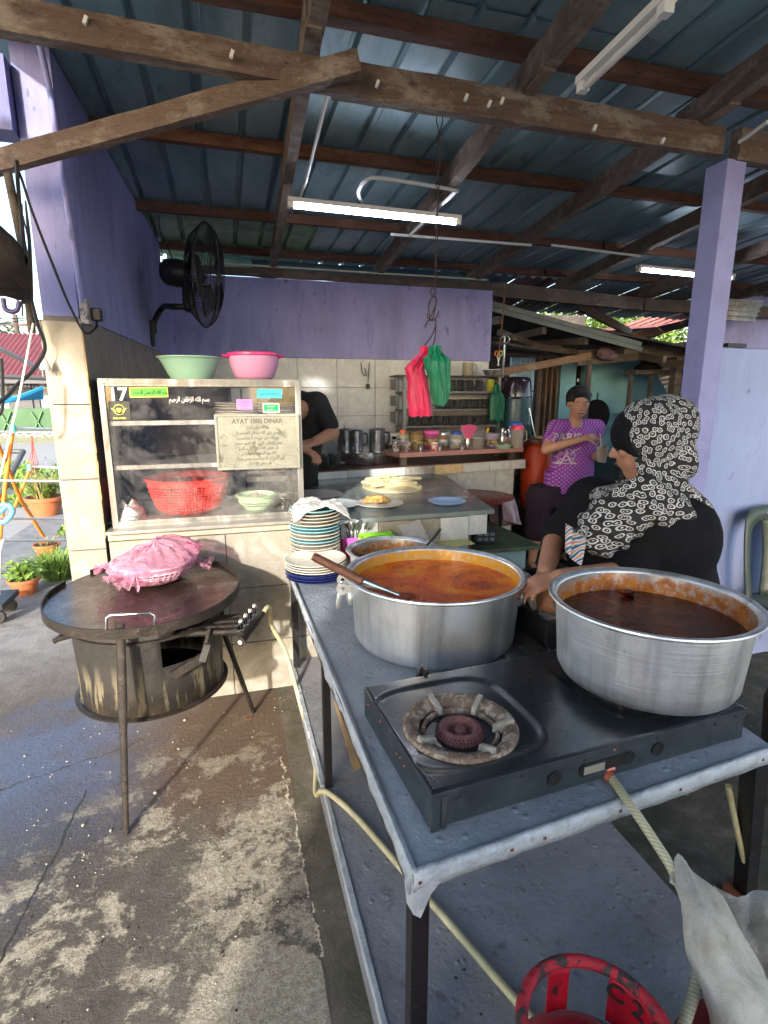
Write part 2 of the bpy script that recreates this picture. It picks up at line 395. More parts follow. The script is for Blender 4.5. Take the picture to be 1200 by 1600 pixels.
    # cracks
    def crack(ax, ay, bx, by, wd, j=.05):
        import math as M_
        L = M_.hypot(bx - ax, by - ay); nx, ny = -(by - ay) / L, (bx - ax) / L
        d = math_(n, 'ADD', math_(n, 'MULTIPLY', X, nx), math_(n, 'MULTIPLY', Y, ny)); d = math_(n, 'SUBTRACT', d, nx * ax + ny * ay)
        d = math_(n, 'ADD', d, math_(n, 'MULTIPLY', math_(n, 'SUBTRACT', mid, .5), j)); d = math_(n, 'ABSOLUTE', d)
        tx, ty = (bx - ax) / L, (by - ay) / L; al = math_(n, 'ADD', math_(n, 'MULTIPLY', X, tx), math_(n, 'MULTIPLY', Y, ty)); al = math_(n, 'SUBTRACT', al, tx * ax + ty * ay)
        k = math_(n, 'MULTIPLY', math_(n, 'LESS_THAN', d, wd), math_(n, 'MULTIPLY', math_(n, 'GREATER_THAN', al, 0), math_(n, 'LESS_THAN', al, L))); return k
    ck = math_(n, 'MAXIMUM', crack(-.70, .9, -.58, 2.0, .004), crack(-1.5, 1.9, -.45, 2.25, .003, .12)); c = mix(n, ck, c, (.02, .018, .015))
    pk = math_(n, 'MULTIPLY', crack(.158, 1.15, .135, 2.0, .003, .10), ramp(n, noi(n, v, 34, 5), (.42, 0), (.5, 1))); c = mix(n, pk, c, (.55, .50, .38))
    # pale yard concrete out in the open
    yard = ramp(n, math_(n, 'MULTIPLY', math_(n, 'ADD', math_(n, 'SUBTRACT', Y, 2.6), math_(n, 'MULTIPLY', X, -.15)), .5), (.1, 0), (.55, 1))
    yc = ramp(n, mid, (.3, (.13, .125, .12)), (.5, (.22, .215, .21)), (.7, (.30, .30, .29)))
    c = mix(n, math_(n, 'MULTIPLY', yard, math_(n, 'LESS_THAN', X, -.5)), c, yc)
    c = mix(n, math_(n, 'MAXIMUM', math_(n, 'LESS_THAN', Y, -1.0), math_(n, 'LESS_THAN', X, -2.2)), c, mix(n, .5, yc, (.48, .46, .42)))  # unseen ground behind the camera paled to bounce light into the stall
    # grime over the floor right of the slab
    rg = math_(n, 'MULTIPLY', math_(n, 'GREATER_THAN', X, 1.05), math_(n, 'GREATER_THAN', Y, -1.0)); c = mix(n, rg, c, ramp(n, mid, (.3, (.03, .03, .022)), (.5, (.075, .07, .05)), (.68, (.17, .16, .13))))
    c = mix(n, ramp(n, vf, (.3, .45), (.5, 0)), c, sc((.03, .025, .02), 1))
    n.links.new(c, s.inputs['Base Color'])
    rr = math_(n, 'SUBTRACT', .85, math_(n, 'MULTIPLY', wet, .55)); rr = math_(n, 'ADD', rr, math_(n, 'MULTIPLY', math_(n, 'SUBTRACT', mid, .5), .5)); n.links.new(rr, s.inputs['Roughness'])
    p = bump(n, s, mid, .25, .012); h = math_(n, 'SUBTRACT', math_(n, 'ADD', fine, math_(n, 'MULTIPLY', worn, -.25)), math_(n, 'MULTIPLY', ck, 2))
    p = bump(n, s, h, .6, .012, p); bump(n, s, vf, .35, .003, p)
    return m
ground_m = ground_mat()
def slab_mat(name, base, rough=.45, yl=False):
    m, n, s = nodes(name); v = coords(n, rnd=False); f = noi(n, v, 3, 9, .7, .3); g = noi(n, v, 22, 8, .7)
    c = ramp(n, f, (.25, sc(base, .62)), (.5, base), (.75, sc(base, 1.35)))
    c = mix(n, ramp(n, g, (.33, .7), (.42, 0)), c, sc(base, .4)); c = mix(n, ramp(n, g, (.62, 0), (.7, .4)), c, sc(base, 1.7))
    h = noi(n, v, 70, 5, .6); c = mix(n, ramp(n, h, (.28, .8), (.31, 0)), c, (.05, .045, .04))
    n.links.new(c, s.inputs['Base Color']); n.links.new(ramp(n, g, (.3, rough - .12), (.7, rough + .25)), s.inputs['Roughness'])
    p = bump(n, s, g, .6, .012); vo = N(n, 'ShaderNodeTexVoronoi'); vo.inputs['Scale'].default_value = 26; n.links.new(v, vo.inputs['Vector'])
    bump(n, s, ramp(n, vo.outputs['Distance'], (.05, 1), (.22, 0)), .45, .006, p); return m
slab_m = slab_mat('painted_floor', (.20, .205, .225))
tabletop_m = slab_mat('painted_table_sheet', (.23, .27, .32), .36)
edge_m = mat('pale_sheet_edge', (.42, .46, .50), .5, .2, var=.25, ns=20, bs=.5, bscale=60, col2=(.25, .28, .3), thr=(.5, .7))
def alu(name, col=(.62, .64, .66), rough=.3, b=.08, scr=60, dirt=(.32, .30, .28)):
    m, n, s = nodes(name); v = coords(n, (1, 1, 1), False); st = coords(n, (60, 60, .8), False); hs = coords(n, (.6, .6, 45), False)
    f = noi(n, v, 9, 8, .7); c = ramp(n, f, (.3, sc(col, .78)), (.6, col), (.8, sc(col, 1.15)))
    g = noi(n, v, 38, 8, .75); c = mix(n, ramp(n, g, (.60, 0), (.72, .75)), c, dirt)
    g3 = noi(n, v, 55, 4, .7); c = mix(n, ramp(n, g3, (.66, 0), (.69, .8)), c, sc(col, 1.4))
    vs_ = noi(n, coords(n, (7, 7, .35), False), 2.2, 4, .6); c = mix(n, ramp(n, vs_, (.36, .55), (.5, 0)), c, sc(col, .42)); c = mix(n, ramp(n, vs_, (.55, 0), (.66, .5)), c, (.95, .97, 1.0))  # vertical light and dark streaks painted in to stand for reflections
    n.links.new(c, s.inputs['Base Color']); s.inputs['Metallic'].default_value = .9
    q = math_(n, 'ADD', math_(n, 'MULTIPLY', f, .22), math_(n, 'MULTIPLY', g, .2)); n.links.new(math_(n, 'ADD', q, rough - .2), s.inputs['Roughness'])
    s.inputs['Anisotropic'].default_value = .3
    p = bump(n, s, noi(n, hs, 6, 4), b, .004); bump(n, s, g, .1, .003, p); return m
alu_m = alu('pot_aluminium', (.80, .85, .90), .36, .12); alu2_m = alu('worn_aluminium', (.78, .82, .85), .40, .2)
frame_alu = alu('window_frame_aluminium', (.29, .285, .27), .45, .05)
steel_m = alu('stainless_steel', (.55, .55, .55), .22, .05)
chrome = mat('chrome', (.7, .7, .7), .15, 1, var=.1)
enamel_black = mat('stove_enamel', (.013, .018, .023), .30, 0, var=.3, ns=7, coat=.25, bs=.03, bscale=14, col2=(.035, .042, .05), thr=(.5, .75), spec=.7, rv=.1)
enamel_side = mat('stove_side_enamel', (.022, .03, .038), .38, 0, var=.4, ns=11, bs=.1, bscale=40, col2=(.05, .06, .065), thr=(.5, .7))
cast_iron = mat('rusty_cast_iron', (.20, .14, .10), .7, .3, var=.5, ns=25, bs=.8, bscale=90, col2=(.42, .36, .30), thr=(.5, .6))
burner_red = mat('oxidised_burner', (.14, .055, .055), .75, .1, var=.3, ns=25, bs=.6, bscale=110, col2=(.22, .12, .11), thr=(.5, .7))
glass_m, _n, _b = nodes('display_glass')
_n.nodes.remove(_b); _t = N(_n, 'ShaderNodeBsdfTransparent'); _g = N(_n, 'ShaderNodeBsdfGlossy'); _g.inputs['Roughness'].default_value = .04
_d = N(_n, 'ShaderNodeBsdfDiffuse'); _d.inputs['Color'].default_value = (.45, .44, .42, 1)
_m1 = N(_n, 'ShaderNodeMixShader'); _m2 = N(_n, 'ShaderNodeMixShader'); _v = coords(_n, rnd=False)
_f = N(_n, 'ShaderNodeFresnel'); _f.inputs['IOR'].default_value = 1.5
_n.links.new(math_(_n, 'MULTIPLY', _f.outputs[0], 1.2), _m1.inputs[0]); _n.links.new(_t.outputs[0], _m1.inputs[1]); _n.links.new(_g.outputs[0], _m1.inputs[2])
_sm = math_(_n, 'ADD', math_(_n, 'MULTIPLY', ramp(_n, noi(_n, _v, 3.0, 8, .7, .5), (.42, 0), (.75, 1)), .20), math_(_n, 'MULTIPLY', ramp(_n, noi(_n, _v, 90, 4, .7), (.55, 0), (.75, 1)), .07))
_n.links.new(_sm, _m2.inputs[0]); _n.links.new(_m1.outputs[0], _m2.inputs[1]); _n.links.new(_d.outputs[0], _m2.inputs[2])
_n.links.new(_m2.outputs[0], _n.nodes['Material Output'].inputs[0])
def clear_mat(name, col, alpha, rough=.1):
    """thin clear vessel: mostly see-through wall with a glossy skin"""
    m, n, b = nodes(name); n.nodes.remove(b); t = N(n, 'ShaderNodeBsdfTransparent'); t.inputs[0].default_value = (*sc(col, 1), 1)
    p = N(n, 'ShaderNodeBsdfPrincipled'); p.inputs['Base Color'].default_value = (*col, 1); p.inputs['Roughness'].default_value = rough
    x = N(n, 'ShaderNodeMixShader'); lw = N(n, 'ShaderNodeLayerWeight'); lw.inputs[0].default_value = .35
    v = coords(n); k = math_(n, 'ADD', math_(n, 'MULTIPLY', lw.outputs['Facing'], .6), alpha)
    k = math_(n, 'ADD', k, math_(n, 'MULTIPLY', noi(n, v, 20, 3), .1)); n.links.new(k, x.inputs[0])
    n.links.new(t.outputs[0], x.inputs[1]); n.links.new(p.outputs[0], x.inputs[2]); n.links.new(x.outputs[0], n.nodes['Material Output'].inputs[0]); return m
glassware = clear_mat('glassware', (.16, .17, .17), .12, .04)
clear_plastic = clear_mat('clear_plastic', (.7, .68, .64), .25, .25)
film_pink = clear_mat('pink_bag_film', (.72, .36, .50), .22, .16)
_n = film_pink.node_tree; _p = [x for x in _n.nodes if x.type == 'BSDF_PRINCIPLED'][0]; bump(_n, _p, noi(_n, coords(_n), 16, 7, .62, 1.5), 1.0, .03)
[x for x in _n.nodes if x.type == 'BSDF_TRANSPARENT'][0].inputs[0].default_value = (1, .76, .87, 1)
def plastic(name, col, rough=.35, sss=0, **k): return mat(name, col, rough, var=.08, ns=5, rv=.08, sss=sss, **k)
red_pl = plastic('red_plastic', (.72, .03, .02)); mint_pl = plastic('mint_plastic', (.36, .62, .50), .3); pink_pl = plastic('pink_plastic', (.72, .36, .60), .3)
hot_pink = plastic('hot_pink_plastic', (.72, .05, .25), .3); green_pale = plastic('pale_green_plastic', (.42, .62, .34), .35)
lime = plastic('lime_plastic', (.22, .62, .03), .35); magenta_pl = plastic('magenta_plastic', (.85, .10, .50), .35)
ceramic = plastic('white_ceramic', (.62, .60, .54), .2, col2=(.5, .48, .42)); ceramic_blue = plastic('turquoise_melamine', (.26, .52, .58), .25)
ceramic_navy = plastic('navy_melamine', (.02, .03, .14), .25); ceramic_cyan = plastic('pale_blue_melamine', (.30, .45, .72), .3); grey_dish = plastic('grey_melamine', (.35, .40, .43), .3)
bag_red = mat('red_plastic_film', (.70, .02, .10), .3, var=.4, ns=7, bs=1.0, bscale=14, stretch=(2.2, 2.2, .5), col2=(.85, .22, .36), thr=(.55, .75), alpha=.93); bag_green = mat('green_plastic_film', (.0, .19, .09), .3, var=.5, ns=7, bs=1.0, bscale=14, stretch=(2.6, 2.6, .4), col2=(.02, .36, .20), thr=(.55, .75), alpha=.95)
skin = mat('skin', (.40, .20, .125), .5, var=.14, ns=18, bs=.12, bscale=160, sss=.08, col2=(.33, .15, .09), thr=(.5, .8)); skin2 = mat('skin_pale', (.52, .29, .20), .5, var=.12, ns=18, bs=.1, bscale=160, sss=.08)
hair_m = mat('black_hair', (.012, .010, .010), .5, var=.5, ns=40, bs=.8, bscale=140)
black_cloth = mat('black_cloth', (.009, .009, .011), .9, var=.35, ns=10, bs=.35, bscale=25, spec=.15)
purple_dark_cloth = mat('dark_plum_cloth', (.030, .018, .035), .9, var=.4, ns=9, bs=.5, bscale=50, stretch=(3, 3, .6))
towel_m = mat('off_white_towel', (.74, .70, .60), .98, var=.12, ns=9, bs=.8, bscale=330, col2=(.50, .46, .36), thr=(.48, .7), spec=.05)
leaf_m = mat('leaf', (.10, .20, .03), .5, var=.5, ns=8, spec=.3, col2=(.20, .26, .05), thr=(.5, .7)); leaf_dry = mat('dry_leaf', (.22, .19, .07), .7, var=.4, ns=8)
terracotta = mat('terracotta_plastic', (.42, .14, .06), .55, var=.2, ns=8, bs=.15); soil = mat('soil', (.05, .035, .02), .95, bs=.8, bscale=60)
marble = mat('grey_marble', (.17, .21, .21), .2, var=.3, ns=2.5, col2=(.10, .13, .13), thr=(.5, .7), stretch=(1, 1.8, 1), bs=.02)
hose_m = mat('cream_gas_hose', (.46, .42, .25), .35, var=.25, ns=14, col2=(.33, .30, .17), thr=(.5, .7))

# ================================================================ SETTING: ground, floors, roof, walls
S = dict(kind='structure')
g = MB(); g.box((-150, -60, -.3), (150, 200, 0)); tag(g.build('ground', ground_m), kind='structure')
b = MB(); b.box((.25, -1.2, 0.001), (1.08, 2.545, .145)); fl = tag(b.build('kitchen_floor', slab_m, bevel=.006), kind='structure')
b = MB()
n_ = 60
for i in range(n_):                                    # ragged painted lip along the floor's edge
    y0 = -1.2 + i * 3.74 / n_; d = random.uniform(.0, .006); b.box((.243 - d, y0, .125 + random.uniform(-.01, .005)), (.2535, y0 + 3.74 / n_ * 1.0 - .0005, .148 + random.uniform(0, .003)))
b.build('painted_lip', edge_m, fl)

# ---- main roof: corrugated sheets over purlins over rafters
def zr(y): return 2.55 - .0357 * (y - 2.1)             # underside of the rafters
roof = thing('roof', None, None); tag(roof, kind='structure')
def sheet(x0, wdt, y0, y1, dz, sm=None):
    """trapezoid-ribbed sheet, ribs running away from the camera"""
    p = wdt / 4
    prof = []; x = 0
    for k in range(4):
        prof += [(x, 0), (x + p * .80, 0), (x + p * .86, .024), (x + p * .94, .024)]; x += p
    prof.append((wdt + .02, 0))
    m = MB(); ny = 10; jit = random.uniform(-.004, .004)
    vs = []
    for j in range(ny + 1):
        y = y0 + (y1 - y0) * j / ny; w_ = .004 * math.sin(j * 1.7 + x0 * 5)
        for a, h in prof: vs.append((x0 + a + jit, y, zr(y) + .165 + h + dz + w_ + .004 * mnoise.noise(Vector((a * 3 + x0, y * 2, 0)))))
    n2 = len(prof); fs = [(j * n2 + i, j * n2 + i + 1, (j + 1) * n2 + i + 1, (j + 1) * n2 + i) for j in range(ny) for i in range(n2 - 1)]
    m.add(vs, fs); return m.build('roof_sheet', sm or zinc, roof, solid=.0012)
x = -.78
while x < 6.4:
    if x < .3: sheet(x, .76, 1.95, 4.22, 0); sheet(x, .76, 4.12, 5.35, -.004, green_sheet if x < .0 else None)
    else: sheet(x, .76, 1.95 + random.uniform(-.03, .03), 5.35 + random.uniform(-.03, .03), 0)
    sheet(x, .76, -1.1, 2.12 + random.uniform(-.04, .04), .006)
    x += .76
sheet(-1.54, .76, -1.1, 1.6, .006); sheet(-2.30, .76, -1.1, 1.6, .006)  # unseen eave sheets added at the left to keep sun off the column
# timber frame
fr = thing('timber_frame', None, None); tag(fr, kind='structure')
def wbeam(name, p, q, w_, h_, m, par=fr, rough=.004, seg=None, up=(0, 0, 1)):
    """sawn timber with uneven faces, its grain along local x or y"""
    p = Vector(p); q = Vector(q); L = (q - p).length; n3 = seg or max(4, int(L / .12)); t = (q - p).normalized(); a = t.cross(Vector(up)).normalized(); c = a.cross(t)
    vs = []; sd_ = random.random() * 50
    for i in range(n3 + 1):
        o = p + t * (L * i / n3)
        for k, (u, v) in enumerate(((-1, -1), (0, -1), (1, -1), (1, 0), (1, 1), (0, 1), (-1, 1), (-1, 0))):
            d = Vector((mnoise.noise(Vector((i * .5, k * 2.1, sd_))), mnoise.noise(Vector((i * .5, k * 2.1, sd_ + 9))), 0)) * rough
            vs.append(o + a * (u * w_ / 2 + d.x) + c * (v * h_ / 2 + d.y))
    fs = [(i * 8 + k, i * 8 + (k + 1) % 8, (i + 1) * 8 + (k + 1) % 8, (i + 1) * 8 + k) for i in range(n3) for k in range(8)]
    fs += [tuple(range(8))[::-1], tuple(n3 * 8 + k for k in range(8))]
    return MB().add(vs, fs).build(name, m, par)
BZ = 2.45
wbeam('main_beam', (-.9, 2.02, BZ + .045), (.50, 2.09, BZ + .045), .05, .088, beam_wood, rough=.003, seg=40)
wbeam('main_beam', (.42, 2.115, BZ + .06), (2.12, 2.13, BZ + .055), .045, .11, beam_wood, rough=.003, seg=40)
wbeam('main_beam', (2.19, 2.12, BZ + .05), (5.6, 2.2, BZ + .05), .05, .125, beam_wood, rough=.003, seg=40)
wbeam('brace', aY(-30, 262, 2.36) , (.49, 2.0, BZ + .060),   .04, .066, beam_wood, rough=.0025, seg=24)
RAF = [(.335, 2.0, .452, 4.95), (1.16, 2.0, 1.36, 5.0), (1.99, 2.0, 2.28, 5.05), (2.86, 2.0, 3.3, 5.15), (3.8, 2.0, 4.35, 5.2), (4.8, 2, 5.5, 5.2)]
for xa, ya, xb, yb in RAF:
    k = (ya + 1.0) / (yb - ya)
    wbeam('rafter', (xa, 1.95, zr(1.95) + .05), (xb, yb, zr(yb) + .05), .05, .10, beam_wood_y, rough=.004)
    wbeam('rafter', (xa - (xb - xa) * k + .012, -1, zr(-1) + .075), (xa + .02, 2.25, zr(2.25) + .058), .055, .10, beam_wood_y, rough=.004)
for y, w_ in ((-.7, .05), (.2, .05), (1.15, .05), (2.08, .055), (3.08, .045), (4.07, .045), (4.92, .04)):
    z_ = zr(y) + .132
    wbeam('purlin', (-.8, y - .015, z_), (3.0, y + .03, z_), w_, .055, purlin_m, rough=.003)
    wbeam('purlin', (3.02, y + .02, z_ + .002), (6.4, y + .07, z_), w_, .055, purlin_m, rough=.003)
# wall plate over the rear wall, going on to the right
wbeam('wall_plate', (-.45, 4.86, 2.415), (2.45, 4.93, 2.42), .05, .06, dark_wood)
wbeam('wall_plate', (2.45, 4.93, 2.40), (4.25, 5.05, 2.36), .06, .12, dark_wood); wbeam('wall_plate', (4.27, 5.05, 2.36), (6.4, 5.15, 2.36), .06, .12, dark_wood)
b = MB(); b.box((-.40, 4.80, 2.449), (2.35, 4.82, 2.462)); b.build('pale_batten', mat('pale_batten_paint', (.45, .45, .36), .6), fr)
b = MB(); b.box((-.40, 5.26, 2.46), (.30, 5.28, 2.60)); b.box((.30, 5.261, 2.46), (2.6, 5.28, 2.60), mi=1); b.build('closing_board', [mat('green_glow_board', (.30, .50, .34), .6), mat('teal_board', (.06, .12, .11), .6)], fr)  # pale green end paints in the glow of light through the roof sheet
# cleats and bolts on the beam
bm_ = MB()
for px, py in ((135, 36), (362, 88), (588, 134), (726, 155), (762, 165), (782, 160), (926, 202), (1032, 222)):
    p = aY(px, py, 2.075 if px > 540 else 2.03); bm_.cbox((p.x, p.y - .012, p.z), (.010, .012, .022), rot=(0, .4, 0))
bm_.build('cable_clip', white_plastic, fr)

# ---- rear wall
def prism_wall(name, pts, th, m, par=None, axis='y'):
    m_ = MB(); k = len(pts); o = Vector((0, th, 0)) if axis == 'y' else Vector((th, 0, 0))
    vs = [Vector(p) for p in pts] + [Vector(p) + o for p in pts]
    fs = [tuple(range(k)), tuple(range(2 * k - 1, k - 1, -1))] + [(i, k + i, k + (i + 1) % k, (i + 1) % k) for i in range(k)]
    m_.add(vs, fs); return m_.build(name, m, par)
WY = 4.90
rw = thing('rear_wall', 'lilac plastered wall over pale tiles behind the kitchen counter', 'wall', (0, 0, 0))
prism_wall('plaster', [(-.45, WY, 1.752), (2.46, WY, 1.752), (2.46, WY, 2.385), (-.45, WY, 2.385)], .12, lilac, rw)
prism_wall('masonry', [(-.45, WY + .01, 0), (2.45, WY + .01, 0), (2.45, WY + .01, 1.75), (-.45, WY + .01, 1.75)], .1, grout, rw)
us = [-.45, -.08, .27, .62, .97, 1.32, 1.67, 2.02, 2.45]; tiles(rw, (0, WY + .01, 0), (1, 0, 0), (0, 0, 1), us, [.0, .25, .5, .75, 1.0, 1.25, 1.50, 1.75], tile_back, gap=.004, nrm=(0, -1, 0), th=.011)
# ---- left wall with its end column
lw = thing('left_wall', 'lilac side wall with grimy dark tiles, holding the wall fan', 'wall')
A, B = Vector((-.545, 2.56, 0)), Vector((-.42, WY, 0)); dW = (B - A).normalized(); LW = (B - A).length
def onW(t, z, o=0): p = A + dW * t; return Vector((p.x + o, p.y, z))
prism_wall('plaster', [onW(0, 1.752), onW(LW, 1.752), onW(LW, zr(5) + .155), onW(0, zr(2.5) + .155)], -.13, lilac, lw, 'x')
prism_wall('masonry', [onW(0, 0, -.01), onW(LW, 0, -.01), onW(LW, 1.75, -.01), onW(0, 1.75, -.01)], -.12, grout, lw, 'x')
tiles(lw, onW(0, 0, -.01), dW, (0, 0, 1), [0, .34, .70, 1.06, 1.42, 1.78, 2.13, LW], [0, .25, .5, .806, 1.086, 1.405, 1.75], tile_dark, gap=.004, nrm=(1, 0, 0), th=.011)
col = thing('corner_column', 'lilac column with large cream tiles at the wall end, left of the cabinet', 'column', (-.61, 2.6, 0))
b = MB(); b.box((-.065, -.035, 1.735), (.062, .18, 2.70)); b.build('plaster', column_paint, col, bevel=.006)
b = MB(); b.box((-.068, -.038, 0), (.066, .16, 1.735)); b.build('core', grout, col)
tiles(col, (-.073, -.04, 0), (1, 0, 0), (0, 0, 1), [0, .146], [0, .22, .50, .783, 1.093, 1.405, 1.734], tile_white, gap=.004, nrm=(0, -1, 0), th=.012, mats=[tile_white, tile_white2])
tiles(col, (-.07, -.04, 0), (0, 1, 0), (0, 0, 1), [0, .19], [0, .22, .50, .783, 1.093, 1.405, 1.734], tile_white, gap=.004, nrm=(-1, 0, 0), th=.012)
b = MB()
for i in range(26): z = .83 + i * .034; b.box((.0705 , -.051, z), (.0735 + random.uniform(0, .0035), -.042, z + .034))
b.build('mortar_edge', mat('ochre_mortar', (.36, .24, .11), .9, bs=.5), col)
b = MB(); b.box((-.95, 2.50, 2.38), (-.68, 2.62, 2.62)); o = b.build('plaster', column_paint, lw)
# conduit and socket
cn = thing('socket_conduit', 'lilac-painted conduit running down the side wall to a paint-smeared socket', 'socket')
b = MB(); b.tube([aX(55, 40, -.545), aX(78, 140, -.540), aX(100, 290, -.532), aX(117, 400, -.528), aX(128, 472, -.526)], .011, 8); b.build('conduit', lilac, cn, smooth=True)
p = aX(136, 488, -.52); b = MB(); b.box((p.x - .018, p.y - .045, p.z - .05), (p.x + .012, p.y + .045, p.z + .05)); b.build('socket_box', mat('smeared_socket', (.36, .34, .36), .6, col2=(.10, .09, .1), thr=(.5, .56), ns=30), cn, bevel=.004)
b = MB(); b.box((p.x + .012, p.y + .0, p.z - .03), (p.x + .05, p.y + .05, p.z + .02)); b.build('plug', black_plastic, cn, bevel=.006)
b = MB(); b.tube(smoothpath([aY(8, 240, 2.4), aY(30, 270, 2.4), aY(50, 330, 2.42), aY(85, 420, 2.45), aY(110, 480, 2.48), aY(133, 520, 2.5), aX(150, 512, -.50), (p.x + .03, p.y + .02, p.z - .028)]), .005, 6)
tag(b.build('power_cable', cable_m, smooth=True), 'black cable hanging across the column into the socket', 'cable')
b = MB(); b.tube(smoothpath([aY(25, 250, 2.3), aY(40, 420, 2.3), aY(57, 500, 2.3), aY(70, 545, 2.3), aY(50, 580, 2.25), aY(28, 600, 2.2), aY(8, 622, 2.15), aY(-20, 640, 2.1)]), .0065, 6)
b.tube(smoothpath([aY(2, 560, 2.3), aY(4, 600, 2.3), aY(3, 640, 2.3), aY(-8, 655, 2.3)]), .006, 6)
tag(b.build('power_cable', cable_m, smooth=True), 'thick black cable looping down in front of the yard, left of the column', 'cable')
b = MB(); b.tube([aY(52, 505, 2.2), aY(30, 620, 2.15), aY(0, 745, 2.1)], .0035, 5); tag(b.build('cord', white_plastic, smooth=True), 'thin white cord slanting down across the yard view', 'cord')
# hanging lead and plug in front of the column tile
pl = thing('hanging_plug', 'grey two-pin plug on a lead dangling before the column tiles', 'plug')
q = aY(70, 570, 2.50); b = MB(); b.tube(smoothpath([aY(62, 500, 2.50), aY(72, 540, 2.50), q + Vector((0, 0, .03))]), .003, 6); b.build('lead', mat('grey_lead', (.25, .24, .22)), pl, smooth=True)
b = MB(); b.lathe([(0, .03), (.007, .028), (.02, -.01), (.02, -.02), (0, -.022)], 12, q, sy=.5); b.tube([q + Vector((-.011, 0, -.02)), q + Vector((-.011, 0, -.045))], .0028, 6); b.tube([q + Vector((.011, 0, -.02)), q + Vector((.011, 0, -.045))], .0028, 6); b.build('plug_body', mat('grey_plug', (.3, .29, .27)), pl, smooth=True)

# ---- unseen wall added behind the camera to keep low sun off the stall
fw_ = thing('sun_block_wall', 'unseen lilac wall added behind the camera to block the sun', 'wall')
b = MB(); b.box((-1.05, -3.4, 0), (-.93, -.75, 3.9)); b.box((-.93, -3.4, 0), (.35, -3.28, 3.9)); b.build('plaster', lilac_pale, fw_)

# ---- pillar and low wall on the right
pil = thing('square_pillar', 'square lilac pillar rising to the main beam beside the low wall', 'pillar', (2.205, 2.17, 0))
b = MB(); b.box((-.052, -.06, 0), (.052, .06, BZ - .005)); b.build('shaft', pillar_paint, pil, bevel=.006)
lo = thing('low_wall', 'pale blue-lilac head-high wall behind the green chair', 'wall')
b = MB(); b.box((2.262, 2.16, 0), (5.2, 2.29, 1.665)); b.build('plaster', lilac_pale, lo, bevel=.008)
b = MB(); b.cbox((2.42, 2.2, 1.68), (.13, .03, .018), rot=(0, 0, .1)); b.build('tool_box', None or black_plastic, None); 
tag(bpy.data.objects['tool_box'], 'small dark stick lying on top of the low wall', 'stick'); bpy.data.objects['tool_box'].name = 'stick'

# ---- far right: turquoise room, lean-to roof, scrap timber
tr = thing('turquoise_wall', 'turquoise painted wall at the far back of the stall', 'wall')
b = MB(); b.box((4.68, 6.5, 0), (8.5, 6.62, 2.06)); b.build('plaster', turq, tr)
tr2 = thing('turquoise_pier', 'narrow turquoise wall strip between plank screen and dark doorway', 'wall')
b = MB(); b.box((4.27, 6.45, 0), (4.50, 6.6, 1.95)); b.build('plaster', turq, tr2)
dk = thing('dark_screen', 'dark doorway screen behind the woman in purple', 'screen')
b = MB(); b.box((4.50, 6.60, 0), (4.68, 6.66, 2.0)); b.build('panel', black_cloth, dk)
b = MB()
for i in range(4): p = aY(893 + i * 10, 593 + (i % 2) * 1, 6.59); b.box((p.x - .014, p.y - .004, p.z - .02), (p.x + .014, p.y, p.z + .02))
b.build('vent_gap', mat('pale_gap', (.7, .75, .8)), dk)
lbz = thing('corrugated_screen', 'pale blue corrugated sheet standing behind the big black pot', 'screen')
b = MB(); vs = []; 
for j in range(2):
    for i in range(41): vs.append((3.74 + i * .009 - .2, 6.48 + (.012 if i % 4 < 2 else 0), .9 + j * 1.0))
b.add(vs, [(i, i + 1, 42 + i, 41 + i) for i in range(40)]); b.build('sheet', mat('pale_blue_sheet', (.38, .56, .72), .5, .3), lbz, solid=.003)
pk = thing('plank_screen', 'upright weathered brown planks beside the turquoise strip', 'screen')
for i in range(4): wbeam('plank', (3.97 + i * .082, 6.47, .8), (3.97 + i * .082, 6.47, 1.93), .078, .018, board_wood, pk, up=(1, 0, 0))
lt = thing('lean_to_roof', None, None); tag(lt, kind='structure')
e0, e1 = Vector((2.50, 5.02, 2.245)), Vector((4.25, 5.0, 1.905))   # its eave, sloping down to the right
b = MB()
for k in range(2): b.beam(e0 + Vector((0, -.02 * k, .05 - .055 * k)), e1 + Vector((0, -.02 * k, .05 - .055 * k)), .02, .045)
b.build('eave_rail', mat('grey_green_batten', (.10, .12, .115), .6, bs=.3), lt)
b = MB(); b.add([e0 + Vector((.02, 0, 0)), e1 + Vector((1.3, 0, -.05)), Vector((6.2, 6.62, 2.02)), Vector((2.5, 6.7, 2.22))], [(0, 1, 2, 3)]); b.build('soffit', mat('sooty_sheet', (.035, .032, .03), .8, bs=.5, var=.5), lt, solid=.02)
for i in range(7):
    x0 = 2.62 + i * .5; za = 2.2 - i * .085
    wbeam('batten', (x0, 5.05, za - .05), (x0 + .1 * ((i * 3) % 5 - 2), 6.5, 2.08 - i * .012), .05, .07, dark_wood, lt)
for a_, c_ in (((2.55, 5.5, 2.02), (4.3, 5.55, 1.86)), ((2.6, 6.1, 1.98), (4.6, 5.9, 1.84)), ((2.7, 5.2, 2.05), (3.9, 5.9, 1.9))): wbeam('batten', a_, c_, .05, .06, dark_wood, lt)
pa, pb = aY(775, 583, 5.2), aY(922, 556, 5.35); wbeam('tie_beam', pa, pb, .04, .075, board_wood, lt)
pa, pb = aY(900, 560, 5.4), aY(1075, 545, 5.5); wbeam('tie_beam', pa, pb, .08, .16, dark_wood, lt)
wbeam('post', aY(921, 560, 5.45), (aY(921, 560, 5.45).x, 5.45, 0), .05, .05, dark_wood, lt, up=(0, 1, 0))
wbeam('post', aY(1060, 545, 5.5), (aY(1060, 545, 5.5).x, 5.5, 0), .09, .09, dark_wood, lt, up=(0, 1, 0))
